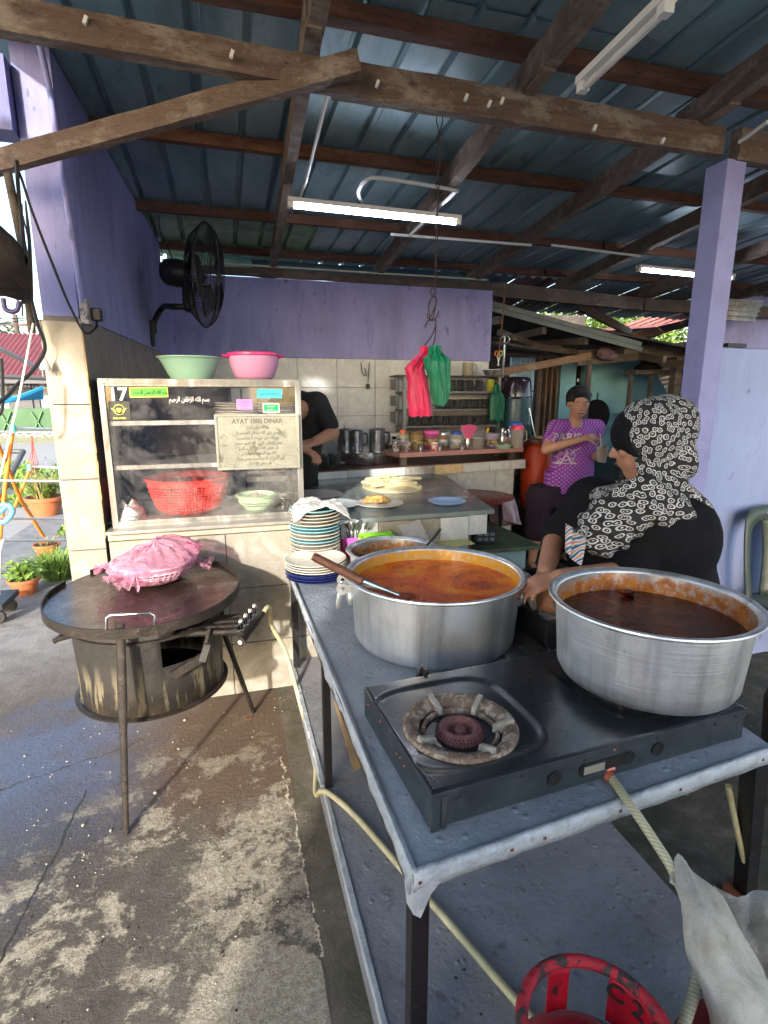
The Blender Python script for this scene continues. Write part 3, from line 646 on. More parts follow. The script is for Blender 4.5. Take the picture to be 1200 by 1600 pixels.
b = MB(); b.box((2.3, 6.9, 0), (4.9, 7.0, 2.5)); shd = thing('shade_backdrop', 'dark shed wall added as a shade backdrop behind the black pot and planks', 'wall'); b.build('boards', dark_wood, shd)  # dark wall added to give deep shade behind the planks
# zinc strips seen beyond the wall plate
nr = thing('neighbour_roof', None, None); tag(nr, kind='structure')
def corr(name, o, U, V, L, W, m, par, p=.075, a=.012, axis=2):
    U = Vector(U).normalized(); V = Vector(V).normalized(); n = U.cross(V).normalized(); k = int(W / p * 6); m_ = MB()
    vs = [Vector(o) + U * (L * i) + V * (W * j / k) + n * (a * math.sin(j * math.pi / 3)) for i in (0, 1) for j in range(k + 1)]
    m_.add(vs, [(j, j + 1, k + 2 + j, k + 1 + j) for j in range(k)]); return m_.build(name, m, par, smooth=True, solid=.002)
m_ = MB(); 
for i_ in range(9):
    x0_ = 2.35 + i_ * .5; corr('rear_sheet', (x0_ - 3.0 * 0, 5.12, 2.572), (.06, 1, -.072), (1, 0, 0), .1 + 1.32 + (.55 if i_ < 2 else 0) + .05 * ((i_ * 7) % 3), .49, mat('rear_sheet_%d' % i_, ((.10, .14, .17), (.20, .13, .13), (.16, .17, .18))[i_ % 3], .5, .3, var=.3), nr, p=.12, a=.014)
pinkroof = mat('faded_red_roof_sheet', (.20, .07, .07), .7, .1, var=.3, ns=6, col2=(.26, .14, .13)); greyroof = mat('bare_zinc_sheet', (.5, .53, .55), .4, .6, var=.25, ns=6, col2=(.3, .27, .25))
corr('red_sheet', aY(905, 520, 7.5), (.62, -.5, .03), (.35, .9, .10), 3.4, 1.6, pinkroof, nr)
corr('red_sheet', aY(960, 512, 7.9), aY(1075, 470, 7.6) - aY(960, 512, 7.9), (-.1, .3, -.6), 2.2, .5, pinkroof, nr)
corr('grey_sheet', aY(1000, 545, 6.3), (1, -.1, .16), (-.05, -.45, -.40), 1.8, .9, greyroof, nr)
corr('grey_sheet', aY(1118, 500, 4.9), (1, .02, 0), (0, -.3, .9), .55, .22, greyroof, nr, p=.05)
wbeam('fascia', aY(930, 540, 6.4), aY(1075, 505, 6.4), .04, .10, board_wood, nr)
wbeam('rafter_end', aY(905, 478, 5.35), aY(985, 520, 6.8), .05, .09, board_wood, nr)
pw = thing('far_lilac_wall', 'dim lilac wall high at the right behind the low wall', 'wall')
b = MB(); b.box((5.35, 5.25, 0), (9, 5.4, 2.75)); b.build('plaster', lilac, pw)

# ================================================================ CABINET COUNTER, DISPLAY CABINET
cc = thing('tiled_counter', 'cream marbled tile counter carrying the glass display cabinet', 'counter', (-.14, 2.9, 0))
CX = -.14
b = MB(); b.box((-.525 - CX, 2.56 - 2.9, 0), (.51 - CX, 3.25 - 2.9, .835)); b.build('core', grout, cc)
us = [-.50, .0, .50 ]; usx = [-.525, -.015, .50]
tiles(cc, (-CX, 2.55 - 2.9, 0), (1, 0, 0), (0, 0, 1), [-.525, -.035, .505], [0, .265, .545, .815], tile_white, gap=.0035, nrm=(0, -1, 0), th=.012, mats=[tile_white, tile_white2])
b = MB(); b.box((-.525 - CX, -.365, .818), (.33 - CX, .35, .852)); b.build('counter_edge', mat('worn_cream_ledge', (.34, .31, .24), .5, col2=(.30, .26, .19), thr=(.5, .65), ns=14), cc, bevel=.003)
b = MB(); b.box((-.525 - CX, -.40, .853), (.335 - CX, .30, .868)); b.build('ledge_board', mat('aluminium_ledge', (.27, .26, .24), .45, .4, ns=12, col2=(.24, .22, .19), thr=(.55, .7)), cc, bevel=.002)

cb = thing('display_cabinet', 'aluminium framed glass display cabinet with stickers and smeared panes', 'cabinet', (-.085, 2.85, .869))
W2, D2, HH = .425, .27, .635
fb = .026
def bar(nm, a, c, t=fb, d=fb): 
    m_ = MB(); m_.beam(a, c, t, d, up=(0, 1, 0) if abs(Vector(c).z - Vector(a).z) > .1 else (0, 0, 1)); return m_.build(nm, frame_alu, cb, bevel=.002)
for sx in (-1, 1):
    for sy in (-1, 1): bar('frame_post', (sx * (W2 - fb / 2), sy * (D2 - fb / 2), 0), (sx * (W2 - fb / 2), sy * (D2 - fb / 2), HH))
for z in (fb / 2, HH - fb / 2):
    for sy in (-1, 1): bar('frame_rail', (-W2 + fb + .001, sy * (D2 - fb / 2), z), (W2 - fb - .001, sy * (D2 - fb / 2), z))
    for sx in (-1, 1): bar('frame_rail', (sx * (W2 - fb / 2), -D2 + fb + .001, z), (sx * (W2 - fb / 2), D2 - fb - .001, z))
b = MB(); b.box((-W2 + .004, -D2 - .006, HH - .012), (W2 - .004, -D2 - .0005, HH + .006)); b.build('trim', frame_alu, cb); b = MB(); b.box((-W2 + .004, -D2 - .008, -.001), (W2 - .004, -D2 - .0005, .012)); b.build('trim', frame_alu, cb)
b = MB(); b.box((-W2 + .002, -D2 + .002, HH + .001), (W2 - .002, D2 - .002, HH + .008)); b.build('top_board', mat('cabinet_top', (.3, .29, .27), .5), cb)
b = MB(); b.box((-W2 + fb, -D2 + fb, .006), (W2 - fb, D2 - fb, .014)); b.build('floor_board', mat('cabinet_floor', (.20, .18, .15), .3, .5, col2=(.35, .32, .25)), cb)
for z in (.262, .455):
    b = MB(); b.box((-W2 + .02, -D2 + .03, z - .004), (W2 - .02 if z > .3 else .16, D2 - .04, z), mi=0); b.box((-W2 + .02, -D2 + .022, z - .011), (W2 - .02 if z > .3 else .16, -D2 + .030, z + .009), mi=1); b.build('shelf', [mat('shelf_board', (.20, .19, .18), .35, .3), frame_alu], cb, bevel=.001)
for nm, a, c in (('front_glass', (-W2 + fb, -D2 + .008, fb), (W2 - fb, -D2 + .011, HH - fb)), ('side_glass', (-W2 + .008, -D2 + fb, fb), (-W2 + .011, D2 - fb, HH - fb)), ('side_glass', (W2 - .011, -D2 + fb, fb), (W2 - .008, D2 - fb, HH - fb))):
    b = MB(); b.box(a, c); b.build(nm, glass_m, cb)
b = MB(); b.box((-W2 + fb, D2 - .018, .15), (.12, D2 - .012, HH - fb)); b.build('sliding_door', mat('smoked_door', (.06, .058, .055), .3, 0, var=.3, ns=7, col2=(.10, .10, .10), thr=(.4, .9)), cb)
b = MB(); b.box((.165, D2 - .035, .02), (.178, D2 - .02, HH - .03)); b.box((.18, D2 - .05, .10), (.40, D2 - .03, .128)); b.box((.18, D2 - .05, .15), (.40, D2 - .04, .27)); b.build('rear_rail', frame_alu, cb)
# stickers on the front pane: lettering is a mesh of its own
FY = -D2 + .0065
def fpos(px, py): p = aY(px, py, 2.85 + FY); return (p.x + .085, FY, p.z - .869)
def sticker(px0, py0, px1, py1, m, nm='sticker', border=None, tilt=0, y=0):
    a = Vector(fpos(px0, py1)); c = Vector(fpos(px1, py0)); m_ = MB(); m_.box((a.x, FY - .0012 - y, a.z), (c.x, FY - .0002 - y, c.z), rot=(0, tilt, 0), mi=0)
    if border:
        w_ = .0045
        for q in (((a.x, a.z), (c.x, a.z + w_)), ((a.x, c.z - w_), (c.x, c.z)), ((a.x, a.z + w_), (a.x + w_, c.z - w_)), ((c.x - w_, a.z + w_), (c.x, c.z - w_))):
            m_.box((q[0][0], FY - .002 - y, q[0][1]), (q[1][0], FY - .0012 - y, q[1][1]), rot=(0, tilt, 0), piv=((a.x + c.x) / 2, FY, (a.z + c.z) / 2), mi=1)
    return m_.build(nm, [m, border] if border else m, cb), (a + c) / 2
ink = mat('black_ink', (.02, .02, .02), .6); ink_w = mat('white_vinyl', (.75, .75, .73), .5); ink_y = mat('yellow_vinyl', (.62, .66, .10), .5)
AF = {'ا': (0xFE8D, 0xFE8E, 0, 0), 'ب': (0xFE8F, 0xFE90, 0xFE91, 0xFE92), 'س': (0xFEB1, 0xFEB2, 0xFEB3, 0xFEB4), 'م': (0xFEE1, 0xFEE2, 0xFEE3, 0xFEE4), 'ل': (0xFEDD, 0xFEDE, 0xFEDF, 0xFEE0), 'ه': (0xFEE9, 0xFEEA, 0xFEEB, 0xFEEC), 'ر': (0xFEAD, 0xFEAE, 0, 0), 'ح': (0xFEA1, 0xFEA2, 0xFEA3, 0xFEA4), 'ن': (0xFEE5, 0xFEE6, 0xFEE7, 0xFEE8), 'ي': (0xFEF1, 0xFEF2, 0xFEF3, 0xFEF4), 'و': (0xFEED, 0xFEEE, 0, 0), 'د': (0xFEA9, 0xFEAA, 0, 0), 'ت': (0xFE95, 0xFE96, 0xFE97, 0xFE98), 'ق': (0xFED5, 0xFED6, 0xFED7, 0xFED8), 'ع': (0xFEC9, 0xFECA, 0xFECB, 0xFECC), 'ك': (0xFED9, 0xFEDA, 0xFEDB, 0xFEDC), 'ش': (0xFEB5, 0xFEB6, 0xFEB7, 0xFEB8), 'ج': (0xFE9D, 0xFE9E, 0xFE9F, 0xFEA0), 'خ': (0xFEA5, 0xFEA6, 0xFEA7, 0xFEA8), 'ف': (0xFED1, 0xFED2, 0xFED3, 0xFED4), 'ز': (0xFEAF, 0xFEB0, 0, 0)}
def arab(s):
    """joined letter forms in visual order"""
    out = []
    for w_ in s.split(' '):
        r = []
        for i, ch in enumerate(w_):
            if ch not in AF: r.append(ch); continue
            iso, fin, ini, med = AF[ch]; pj = i > 0 and w_[i - 1] in AF and AF[w_[i - 1]][2]; nx = i < len(w_) - 1 and w_[i + 1] in AF and ini
            r.append(chr(med if pj and nx else fin if pj else ini if nx else iso))
        out.append(''.join(reversed(r)))
    return ' '.join(reversed(out))
BIS = arab('بسم الله الرحمن الرحيم')
def ftext(s, px, py, size, m, y=.0025, nm='lettering', bold=0, sx=1.0, par=None):
    p = fpos(px, py); M = frameM((p[0], FY - y, p[2]), (1, 0, 0), (0, 0, 1)); return text_mesh(s, size, m, nm, par or cb, M @ Matrix.Diagonal((sx, 1, 1, 1)), bold=bold, extrude=.0002)
ftext('17', 184, 617, .075, ink_w, y=.0005, nm='stall_number', bold=.002)
s1, c1 = sticker(172, 627, 202, 656, mat('black_sticker', (.02, .02, .02), .4), 'emblem_sticker')
ep = Vector(fpos(186, 641)); m_ = MB()
ring = [(ep.x + .021 * math.cos(a), FY - .002, ep.z + .002 + .021 * math.sin(a)) for a in [i * math.pi / 12 for i in range(24)]]
m_.tube(ring + ring[:1], .0014, 5)
for sgn in (-1, 1):                                     # spread wings and a heart-like shield
    for k in range(4): m_.beam((ep.x + sgn * .006, FY - .0025, ep.z - .004 + k * .001), (ep.x + sgn * (.030 - k * .004), FY - .0025, ep.z + .008 - k * .005), .0012, .0035)
    m_.ell((ep.x + sgn * .005, FY - .002, ep.z + .002), (.006, .001, .008), 10, 6)
m_.ell((ep.x, FY - .002, ep.z - .005), (.006, .001, .006), 10, 6)
m_.build('winged_emblem', ink_y, cb)
ftext('MALAYSIA', 187, 653.5, .011, ink_y, bold=.0004, nm='lettering'); ftext('GOLD STAR', 186, 632.5, .006, ink_y, nm='lettering')
grn = mat('green_foil_sticker', (.10, .48, .06), .35); yel = mat('gold_border', (.62, .55, .10), .4); cyn = mat('cyan_sticker', (.06, .55, .62), .35); pnk = mat('pink_sticker', (.80, .18, .55), .35); dgr = mat('dark_green_sticker', (.0, .33, .08), .35)
sticker(203, 605, 262, 621, grn, border=yel, tilt=-.015); ftext(BIS, 236, 613, .022, ink, sx=.72, bold=.0003)
ftext('\uFDFD', 294, 622, .020, ink_w, sx=1, nm='calligraphy'); ftext(BIS, 296, 624, .03, ink_w, sx=.62, nm='calligraphy')
sticker(402, 608, 440, 622, cyn, border=cyn, tilt=.01); ftext(BIS, 421, 615, .016, ink, sx=.62)
sticker(370, 624, 394, 640, pnk); 
for i in range(4): ftext(arab('بسم الله الرحمن'), 382, 627.5 + i * 3.3, .006, ink, sx=1.0)
sticker(411, 630, 436, 645, dgr, border=ink_w); ftext(arab('الحمد لله'), 423, 635, .010, ink_w); ftext(arab('رب العلمين'), 423, 640, .009, ink_w)
# engraved plaque hung on the cabinet front
ph = thing('prayer_plaque', 'worn silvery plaque headed AYAT 1000 DINAR fixed to the cabinet front', 'plaque', (0, 0, 0))
P = [aY(px, py, 2.568) for px, py in ((341, 733), (467, 727), (461, 650), (342, 649))]
pc = sum(P, Vector()) / 4
b = MB(); xa, xb, za, zb = P[0].x + .002, P[1].x, P[0].z, P[3].z; b.box((xa, 2.560, za), (xb, 2.572, zb)); b.build('plate', mat('tarnished_plate', (.29, .29, .235), .3, .55, var=.25, ns=9, col2=(.16, .15, .10), thr=(.54, .62), bs=.15, bscale=25), ph, bevel=.002)
b = MB(); fm = mat('silver_edging', (.36, .35, .30), .3, .7)
for q in (((xa - .005, za - .005), (xb + .005, za + .006)), ((xa - .005, zb - .006), (xb + .005, zb + .005)), ((xa - .005, za + .006), (xa + .006, zb - .006)), ((xb - .006, za + .006), (xb + .005, zb - .006))): b.box((q[0][0], 2.555, q[0][1]), (q[1][0], 2.5595, q[1][1]))
b.build('frame', fm, ph, bevel=.001)
ikb = mat('engraved_black', (.07, .07, .05), .5); xm = (xa + xb) / 2
def ptext(s, z, size, sx=1.0, x=None, bold=0): text_mesh(s, size, ikb, 'engraving', ph, frameM((x or xm, 2.5592, z), (1, 0, 0), (0, 0, 1)) @ Matrix.Diagonal((sx, 1, 1, 1)), extrude=.0003, bold=bold)
ptext('AYAT 1000 DINAR', zb - .028, .030, .92, bold=.0006)
for i, s_ in enumerate((BIS, arab('ومن يتق الله يجعل له مخرجا'), arab('ويرزقه من حيث لا يحتسب'), arab('ومن يتوكل على الله فهو حسبه'), arab('قد جعل الله لكل شيء قدرا'), arab('الله نور السموت والرض'), arab('من حيث لا يحتسب ومن يتوكل'), arab('قد جعل الله لكل'))):
    ptext(s_, zb - .055 - i * .0235, .019, .9 if i else .6, bold=.0003)

# contents of the cabinet
def basket_lathe(r0, r1, h, n=48, rows=8, slot=True):
    """an open-work plastic basket: rings and ribs with real gaps"""
    m_ = MB(); rim = .008
    m_.lathe([(r1 + rim * 1.6, h - .006), (r1 + rim * 1.8, h), (r1, h + .003), (r1 - .004, h - .004), (r1 - .004, h - .03), (r1, h - .03), (r1 + .001, h - .006)], n, closed=True)
    def rr(t): return r0 + (r1 - r0) * (t ** .6)
    zt = h - .03; zb_ = .02
    m_.lathe([(0, 0), (r0 * .94, 0), (rr(.1), zb_), (rr(.1) - .003, zb_), (r0 * .92, .003), (0, .003)], n)
    for k in range(n):
        a = 2 * math.pi * (k + .5) / n; pts = []
        for i in range(6):
            t = i / 5; z = zb_ + (zt - zb_) * t; rad = rr(.1 + .85 * t); pts.append((rad * math.cos(a), rad * math.sin(a), z))
        m_.tube(pts, .0022 if slot else .0022, 4, cap=False)
    for i in range(1, rows):
        t = i / rows; z = zb_ + (zt - zb_) * t; rad = rr(.1 + .85 * t)
        m_.lathe([(rad + .0015, z - .0018), (rad + .0015, z + .0018), (rad - .0015, z + .0018), (rad - .0015, z - .0018)], n, closed=True)
    return m_
rb = thing('red_basket', 'big red perforated plastic basket on the cabinet floor', 'basket', (-.195, 2.80, .884)); 
m_ = basket_lathe(.135, .188, .17, 72, 9); m_.build('body', red_pl, rb, smooth=True)
for a in range(6): 
    b = MB(); an = a * math.pi / 3 + .4; b.beam((.142 * math.cos(an), .142 * math.sin(an), .02), (.186 * math.cos(an), .186 * math.sin(an), .145), .014, .005); b.build('rib', red_pl, rb)
gb = thing('green_bowl', 'small pale green slatted bowl with dried anchovies beside the red basket', 'bowl', (.125, 2.76, .884))
basket_lathe(.062, .090, .072, 40, 2).build('body', green_pale, gb, smooth=True)
b = MB()
for i in range(70):
    a = random.random() * 6.28; r_ = random.random() * .06; c = Vector((r_ * math.cos(a), r_ * math.sin(a), .045 + random.random() * .02 + (.06 - r_) * .25)); d = Vector((random.uniform(-1, 1), random.uniform(-1, 1), random.uniform(-.3, .5))).normalized() * .018; b.tube([c - d, c + d], .0018, 4)
b.build('dried_fish', mat('dried_fish_flesh', (.34, .30, .24), .6), gb)['kind'] = 'stuff'
b = MB()
def crum(u, v):
    a = u * 6.283; r_ = .03 + .06 * v; return (r_ * math.cos(a) * (1 + .3 * mnoise.noise(Vector((u * 9, v * 3, 1)))), r_ * math.sin(a) * .8, .09 * (1 - v) + .02 * mnoise.noise(Vector((u * 7, v * 8, 4))))
b.grid(crum, 28, 8); o = b.build('foil_bundle', mat('crumpled_foil', (.5, .5, .48), .25, .9, bs=.8, bscale=30), None, loc=(-.455, 2.66, .884)); tag(o, 'crumpled foil bundle in the cabinet corner left of the red basket', 'foil')
# stacked plates on the upper shelf
def plate_mesh(name, m, r=.12, h=.018, n=36, m2=None):
    b_ = MB(); b_.lathe([(0, .002), (r * .55, .002), (r * .6, 0), (r * .66, .002), (r * .8, .007), (r, h), (r + .0015, h + .0012), (r, h + .003), (r * .8, .0105), (r * .66, .006), (0, .0055)], n)
    me = b_.mesh(name); me.materials.append(m); me.polygons.foreach_set('use_smooth', [True] * len(me.polygons)); me.set_sharp_from_angle(angle=R(60)); return me
pm_c = plate_mesh('plate', ceramic, .105, .016)
for s_, (x0, n_, lab) in enumerate(((.055, 6, 'left'), (.245, 6, 'right'))):
    for i in range(n_):
        o = put(pm_c, 'plate', None, (x0 + random.uniform(-.004, .004), 2.82 + random.uniform(-.004, .004), 1.325 + i * .0125), (random.uniform(-.02, .02), random.uniform(-.02, .02), 0))
        tag(o, 'off-white plate %s the %s stack on the cabinet top shelf' % (('lowest in', 'second from the bottom of', 'third from the bottom of', 'third from the top of', 'second from the top of', 'topmost in')[i], lab), 'plate', 'plates stacked in the cabinet')
# on top of the cabinet
mb_ = thing('mint_basin', 'mint green plastic basin on top of the cabinet', 'basin', (-.145, 2.78, 1.513))
b = MB(); b.lathe([(0, 0), (.088, 0), (.105, .03), (.132, .085), (.140, .096), (.147, .098), (.1465, .102), (.137, .101), (.128, .086), (.10, .03), (.085, .006), (0, .006)], 44); b.build('body', mint_pl, mb_, smooth=True)
pp = thing('pink_pot', 'pale pink plastic pot with hot pink rim and handles on the cabinet', 'pot', (.145, 2.76, 1.513))
b = MB(); b.lathe([(0, 0), (.075, 0), (.094, .018), (.112, .07), (.117, .112), (.113, .112), (.106, .07), (.088, .022), (.07, .006), (0, .006)], 44); b.build('body', pink_pl, pp, smooth=True)
b = MB(); b.lathe([(.1175, .108), (.124, .112), (.124, .122), (.10, .128), (0, .130), (0, .127), (.114, .12)], 40); b.build('lid', hot_pink, pp, smooth=True)
for s_ in (-1, 1):
    b = MB(); b.tube([(s_ * .113, -.03, .105), (s_ * .14, -.024, .112), (s_ * .142, .024, .112), (s_ * .113, .03, .105)], .008, 8, flat=.6); b.build('handle', hot_pink, pp, smooth=True)

# ---- wall fan
F = thing('wall_fan', 'black oscillating wall fan seen edge-on near the rear corner', 'fan', (0, 0, 0))
fc = aY(322, 432, 3.75); r_ = .30; ax = Vector((.97, -.22, -.10)).normalized()       # facing right, a little towards the room
qm = Vector((0, 0, 1)).rotation_difference(ax).to_matrix()
def fw2(x, y, z): return fc + qm @ Vector((x, y, z))
b = MB(); nr_ = 90
for k in range(nr_):
    a = 2 * math.pi * k / nr_; pts = [(.05, -.085), (.14, -.088), (.24, -.065), (.285, -.02), (r_, 0), (.285, .028), (.22, .062), (.12, .075), (.045, .077)]
    b.tube([fw2(r * math.cos(a + z), r * math.sin(a + z), z) for r, z in pts], .0015, 3, cap=False)
b.build('grille_wires', black_steel, F)['kind'] = 'stuff'
for rr_, zz, t in ((r_, 0, .006), (.22, .062, .002), (.12, .076, .002), (.24, -.066, .002), (.14, -.09, .002), (.27, .04, .002), (.17, .072, .002)):
    b = MB(); pts = [fw2(rr_ * math.cos(i * math.pi / 24), rr_ * math.sin(i * math.pi / 24), zz) for i in range(49)]; b.tube(pts, t, 5, cap=False); b.build('grille_ring', black_steel, F, smooth=True)
b = MB(); b.lathe([(0, .085), (.045, .08), (.05, .072), (0, .07)], 20, fc, M=qm); b.build('badge', black_plastic, F)
for k in range(3):
    b = MB(); a0 = k * 2.094
    b.grid(lambda u, v: fw2(*( (.05 + .19 * u) * math.cos(a0 + (v - .5) * (1.3 - .3 * u) + .5 * u), (.05 + .19 * u) * math.sin(a0 + (v - .5) * (1.3 - .3 * u) + .5 * u), .035 * (v - .5))), 8, 6); b.build('blade', black_plastic, F, smooth=True, solid=.003)
b = MB(); b.lathe([(0, -.27), (.05, -.268), (.075, -.24), (.082, -.17), (.07, -.10), (.06, -.09), (0, -.09)], 24, fc + qm @ Vector((0, 0, 0)), M=qm); b.build('motor', black_plastic, F, smooth=True)
wp = onW(1.62, 1.93); mp_ = fc + qm @ Vector((0, 0, -.12)) + Vector((0, 0, -.10)) 
b = MB(); b.caps(mp_ + Vector((0, 0, -.09)), mp_ + Vector((0, 0, .05)), .035, .03); b.build('tilt_joint', black_plastic, F, smooth=True)
b = MB(); b.tube(smoothpath([wp + Vector((.02, 0, -.08)), wp + Vector((.03, 0, .0)), wp + Vector((.09, 0, .09)), mp_ + Vector((-.1, .02, -.09)), mp_ + Vector((.01, 0, -.09))]), .019, 10); b.build('bracket_arm', black_steel, F, smooth=True)
b = MB(); b.cbox(wp + Vector((.012, 0, -.08)), (.02, .06, .17)); b.build('wall_bracket', black_steel, F, bevel=.004)
b = MB(); b.tube(smoothpath([aY(248, 335, 4.0), aY(250, 360, 4.0), aY(262, 385, 3.9), aY(270, 408, 3.8)]), .004, 5); b.build('power_lead', cable_m, F, smooth=True)

# ================================================================ GRIDDLE STOVE
G = thing('griddle_stove', 'round iron roti griddle over a sooty drum burner on three legs', 'griddle', (-.335, 2.165, 0))
gz = .70
tiltM = Euler((R(3.2), 0, 0)).to_matrix()
plm, n, s = nodes('griddle_iron'); v = coords(n, rnd=False)
f1 = noi(n, v, 3.5, 8, .65, .6); c = ramp(n, f1, (.3, (.016, .010, .009)), (.5, (.05, .030, .027)), (.68, (.11, .085, .075)))
g_ = noi(n, v, 16, 9, .75); c = mix(n, ramp(n, g_, (.5, 0), (.7, .8)), c, (.012, .010, .010))
n.links.new(c, s.inputs['Base Color']); n.links.new(ramp(n, g_, (.3, .16), (.7, .42)), s.inputs['Roughness']); s.inputs['Metallic'].default_value = .4; s.inputs['Coat Weight'].default_value = .25
bump(n, s, g_, .18, .008)
b = MB(); b.lathe([(0, 0), (.325, .002), (.342, .004), (.342, -.012), (.30, -.014), (0, -.014)], 96, (0, 0, gz), M=tiltM); b.build('griddle_plate', plm, G, smooth=True)
b = MB()
def arc(a0, a1, r, z, w_, h_, nn=60):
    vs = []
    for i in range(nn + 1):
        a = a0 + (a1 - a0) * i / nn; j = .0012 * mnoise.noise(Vector((a * 9, r, z)))
        for dr, dz in ((0, 0), (w_, 0), (w_, h_), (0, h_)): vs.append(tiltM @ Vector(((r + dr + j) * math.cos(a), (r + dr + j) * math.sin(a), z + dz)) + Vector((0, 0, gz)))
    fs = [(i * 4 + k, i * 4 + (k + 1) % 4, i * 4 + 4 + (k + 1) % 4, i * 4 + 4 + k) for i in range(nn) for k in range(4)] + [(3, 2, 1, 0), tuple(nn * 4 + k for k in range(4))]
    b.add(vs, fs)
arc(R(-205), R(52), .3425, -.016, .006, .036, 90); arc(R(70), R(135), .3425, -.016, .006, .036, 40); b.build('rim_band', rust_steel, G)
hd = [Vector((-.02 + -.105, -.335, gz + .0)), Vector((-.125, -.352, gz + .035)), Vector((.01, -.352, gz + .045)), Vector((.015, -.335, gz))]
o_ = G.location; A_ = aY(166, 985, 1.83) - o_; B_ = aY(242, 975, 1.83) - o_; C_ = aY(166, 962, 1.83) - o_; D_ = aY(240, 957, 1.83) - o_
b = MB(); b.tube([A_, C_ + Vector((.0, 0, -.008)), C_ + Vector((.012, 0, 0)), D_ + Vector((-.012, 0, 0)), D_ + Vector((0, 0, -.01)), B_], .0045, 8); b.build('wire_handle', chrome, G, smooth=True)
drum_m, n, s = nodes('sooty_drum'); v = coords(n, (1, 1, .14), False); vv = coords(n, rnd=False)
f1 = noi(n, vv, 5, 8, .7); c = ramp(n, f1, (.3, (.009, .008, .008)), (.6, (.026, .022, .019)), (.8, (.07, .056, .044)))
dr = noi(n, v, 26, 5, .65); sx_ = N(n, 'ShaderNodeSeparateXYZ'); n.links.new(vv, sx_.inputs[0])
lowm = ramp(n, math_(n, 'ADD', sx_.outputs['Z'], math_(n, 'MULTIPLY', f1, .06)), (.40, 1), (.56, 0))
k_ = math_(n, 'MULTIPLY', ramp(n, dr, (.50, 0), (.58, 1)), lowm); c = mix(n, math_(n, 'MULTIPLY', k_, .85), c, (.26, .225, .14))
dk_ = ramp(n, math_(n, 'ADD', sx_.outputs['Z'], math_(n, 'MULTIPLY', f1, .06)), (.34, .85), (.42, 0)); c = mix(n, math_(n, 'MULTIPLY', dk_, ramp(n, noi(n, vv, 9, 6), (.42, 0), (.6, 1))), c, (.075, .055, .033))
n.links.new(c, s.inputs['Base Color']); s.inputs['Roughness'].default_value = .6; s.inputs['Metallic'].default_value = .2; bump(n, s, noi(n, vv, 40, 8, .75), .5, .01)
dz0, dz1, dr0 = .315, .675, .262
b = MB(); nn = 96; vs = []; fs = []
zs_ = [dz0, dz0 + .12, .50, .60, dz1]
for j, z in enumerate(zs_):
    for k in range(nn):
        a = 2 * math.pi * k / nn; vs.append(((dr0 + .003 * math.sin(a * 3 + j)) * math.cos(a), (dr0 + .003 * math.sin(a * 3 + j)) * math.sin(a), z))
for j in range(4):
    for k in range(nn):
        a = math.degrees(2 * math.pi * (k + .5) / nn)
        if j == 2 and 286 < a < 325: continue                # the mouth the burner pipes go in by
        if j == 3 and 296 < a < 330: continue
        fs.append((j * nn + k, j * nn + (k + 1) % nn, (j + 1) * nn + (k + 1) % nn, (j + 1) * nn + k))
b.add(vs, fs); b.build('drum', drum_m, G, smooth=True, solid=.004)
b = MB(); b.lathe([(dr0 + .004, dz0), (dr0 + .018, dz0 + .002), (dr0 + .02, dz0 + .010), (dr0 + .004, dz0 + .014)], 80, closed=True); b.lathe([(dr0 + .004, .60), (dr0 + .012, .603), (dr0 + .012, .611), (dr0 + .004, .614)], 80, closed=True); b.build('drum_hoop', rust_steel, G, smooth=True)
b = MB(); b.lathe([(0, dz0 + .02), (dr0 - .01, dz0 + .02), (dr0 - .01, dz0 + .026), (0, dz0 + .026)], 48); b.build('drum_base', rust_steel, G)
b = MB(); b.lathe([(.05, .60), (.13, .60), (.13, .63), (.05, .63)], 40, closed=True); b.build('burner_ring', rust_steel, G)
for px, py, fx, fy, yt, up_ in ((188, 975, 197, 1303, 1.86, 0), (335, 960, 396, 1113, 2.2, 0)):
    p0 = aY(px, py, yt) - o_; p1 = aZ(fx, fy, 0) - o_; pm = p0.lerp(p1, .45) + (Vector((0, -.0, 0)) if px < 200 else Vector((.0, 0, .01)))
    b = MB()
    if px < 200: b.tube([p0, p0.lerp(p1, .42), p0.lerp(p1, .5), p1], [.016, .0165, .013, .0105], 10, flat=.6)
    else:
        p0 = Vector((.27, .02, .66)); b.tube([p0, Vector((.272, .02, .50)), Vector((.285, .04, .44)), p1], [.012, .012, .011, .010], 10)
    b.build('leg', rust_steel, G, smooth=True)
b = MB(); b.tube([(-.15, .25, .67), (-.26, .33, .0)], .012, 8); b.build('leg', rust_steel, G)
b = MB(); b.tube([(-.257, -.05, .575), (-.31, -.08, .575), (-.32, -.04, .555), (-.31, .02, .555), (-.257, .03, .56)], .009, 8); b.build('side_handle', rust_steel, G, smooth=True)
b = MB(); b.beam((.10, -.27, .475), (.21, -.26, .53), .012, .03); b.beam((.21, -.26, .53), (.235, -.2, .60), .012, .03); b.build('pipe_support', rust_steel, G)
b = MB(); b.box((.205, -.30, .525), (.225, -.285, .59), rot=(0, .35, .2)); b.build('zinc_tab', frame_alu, G)
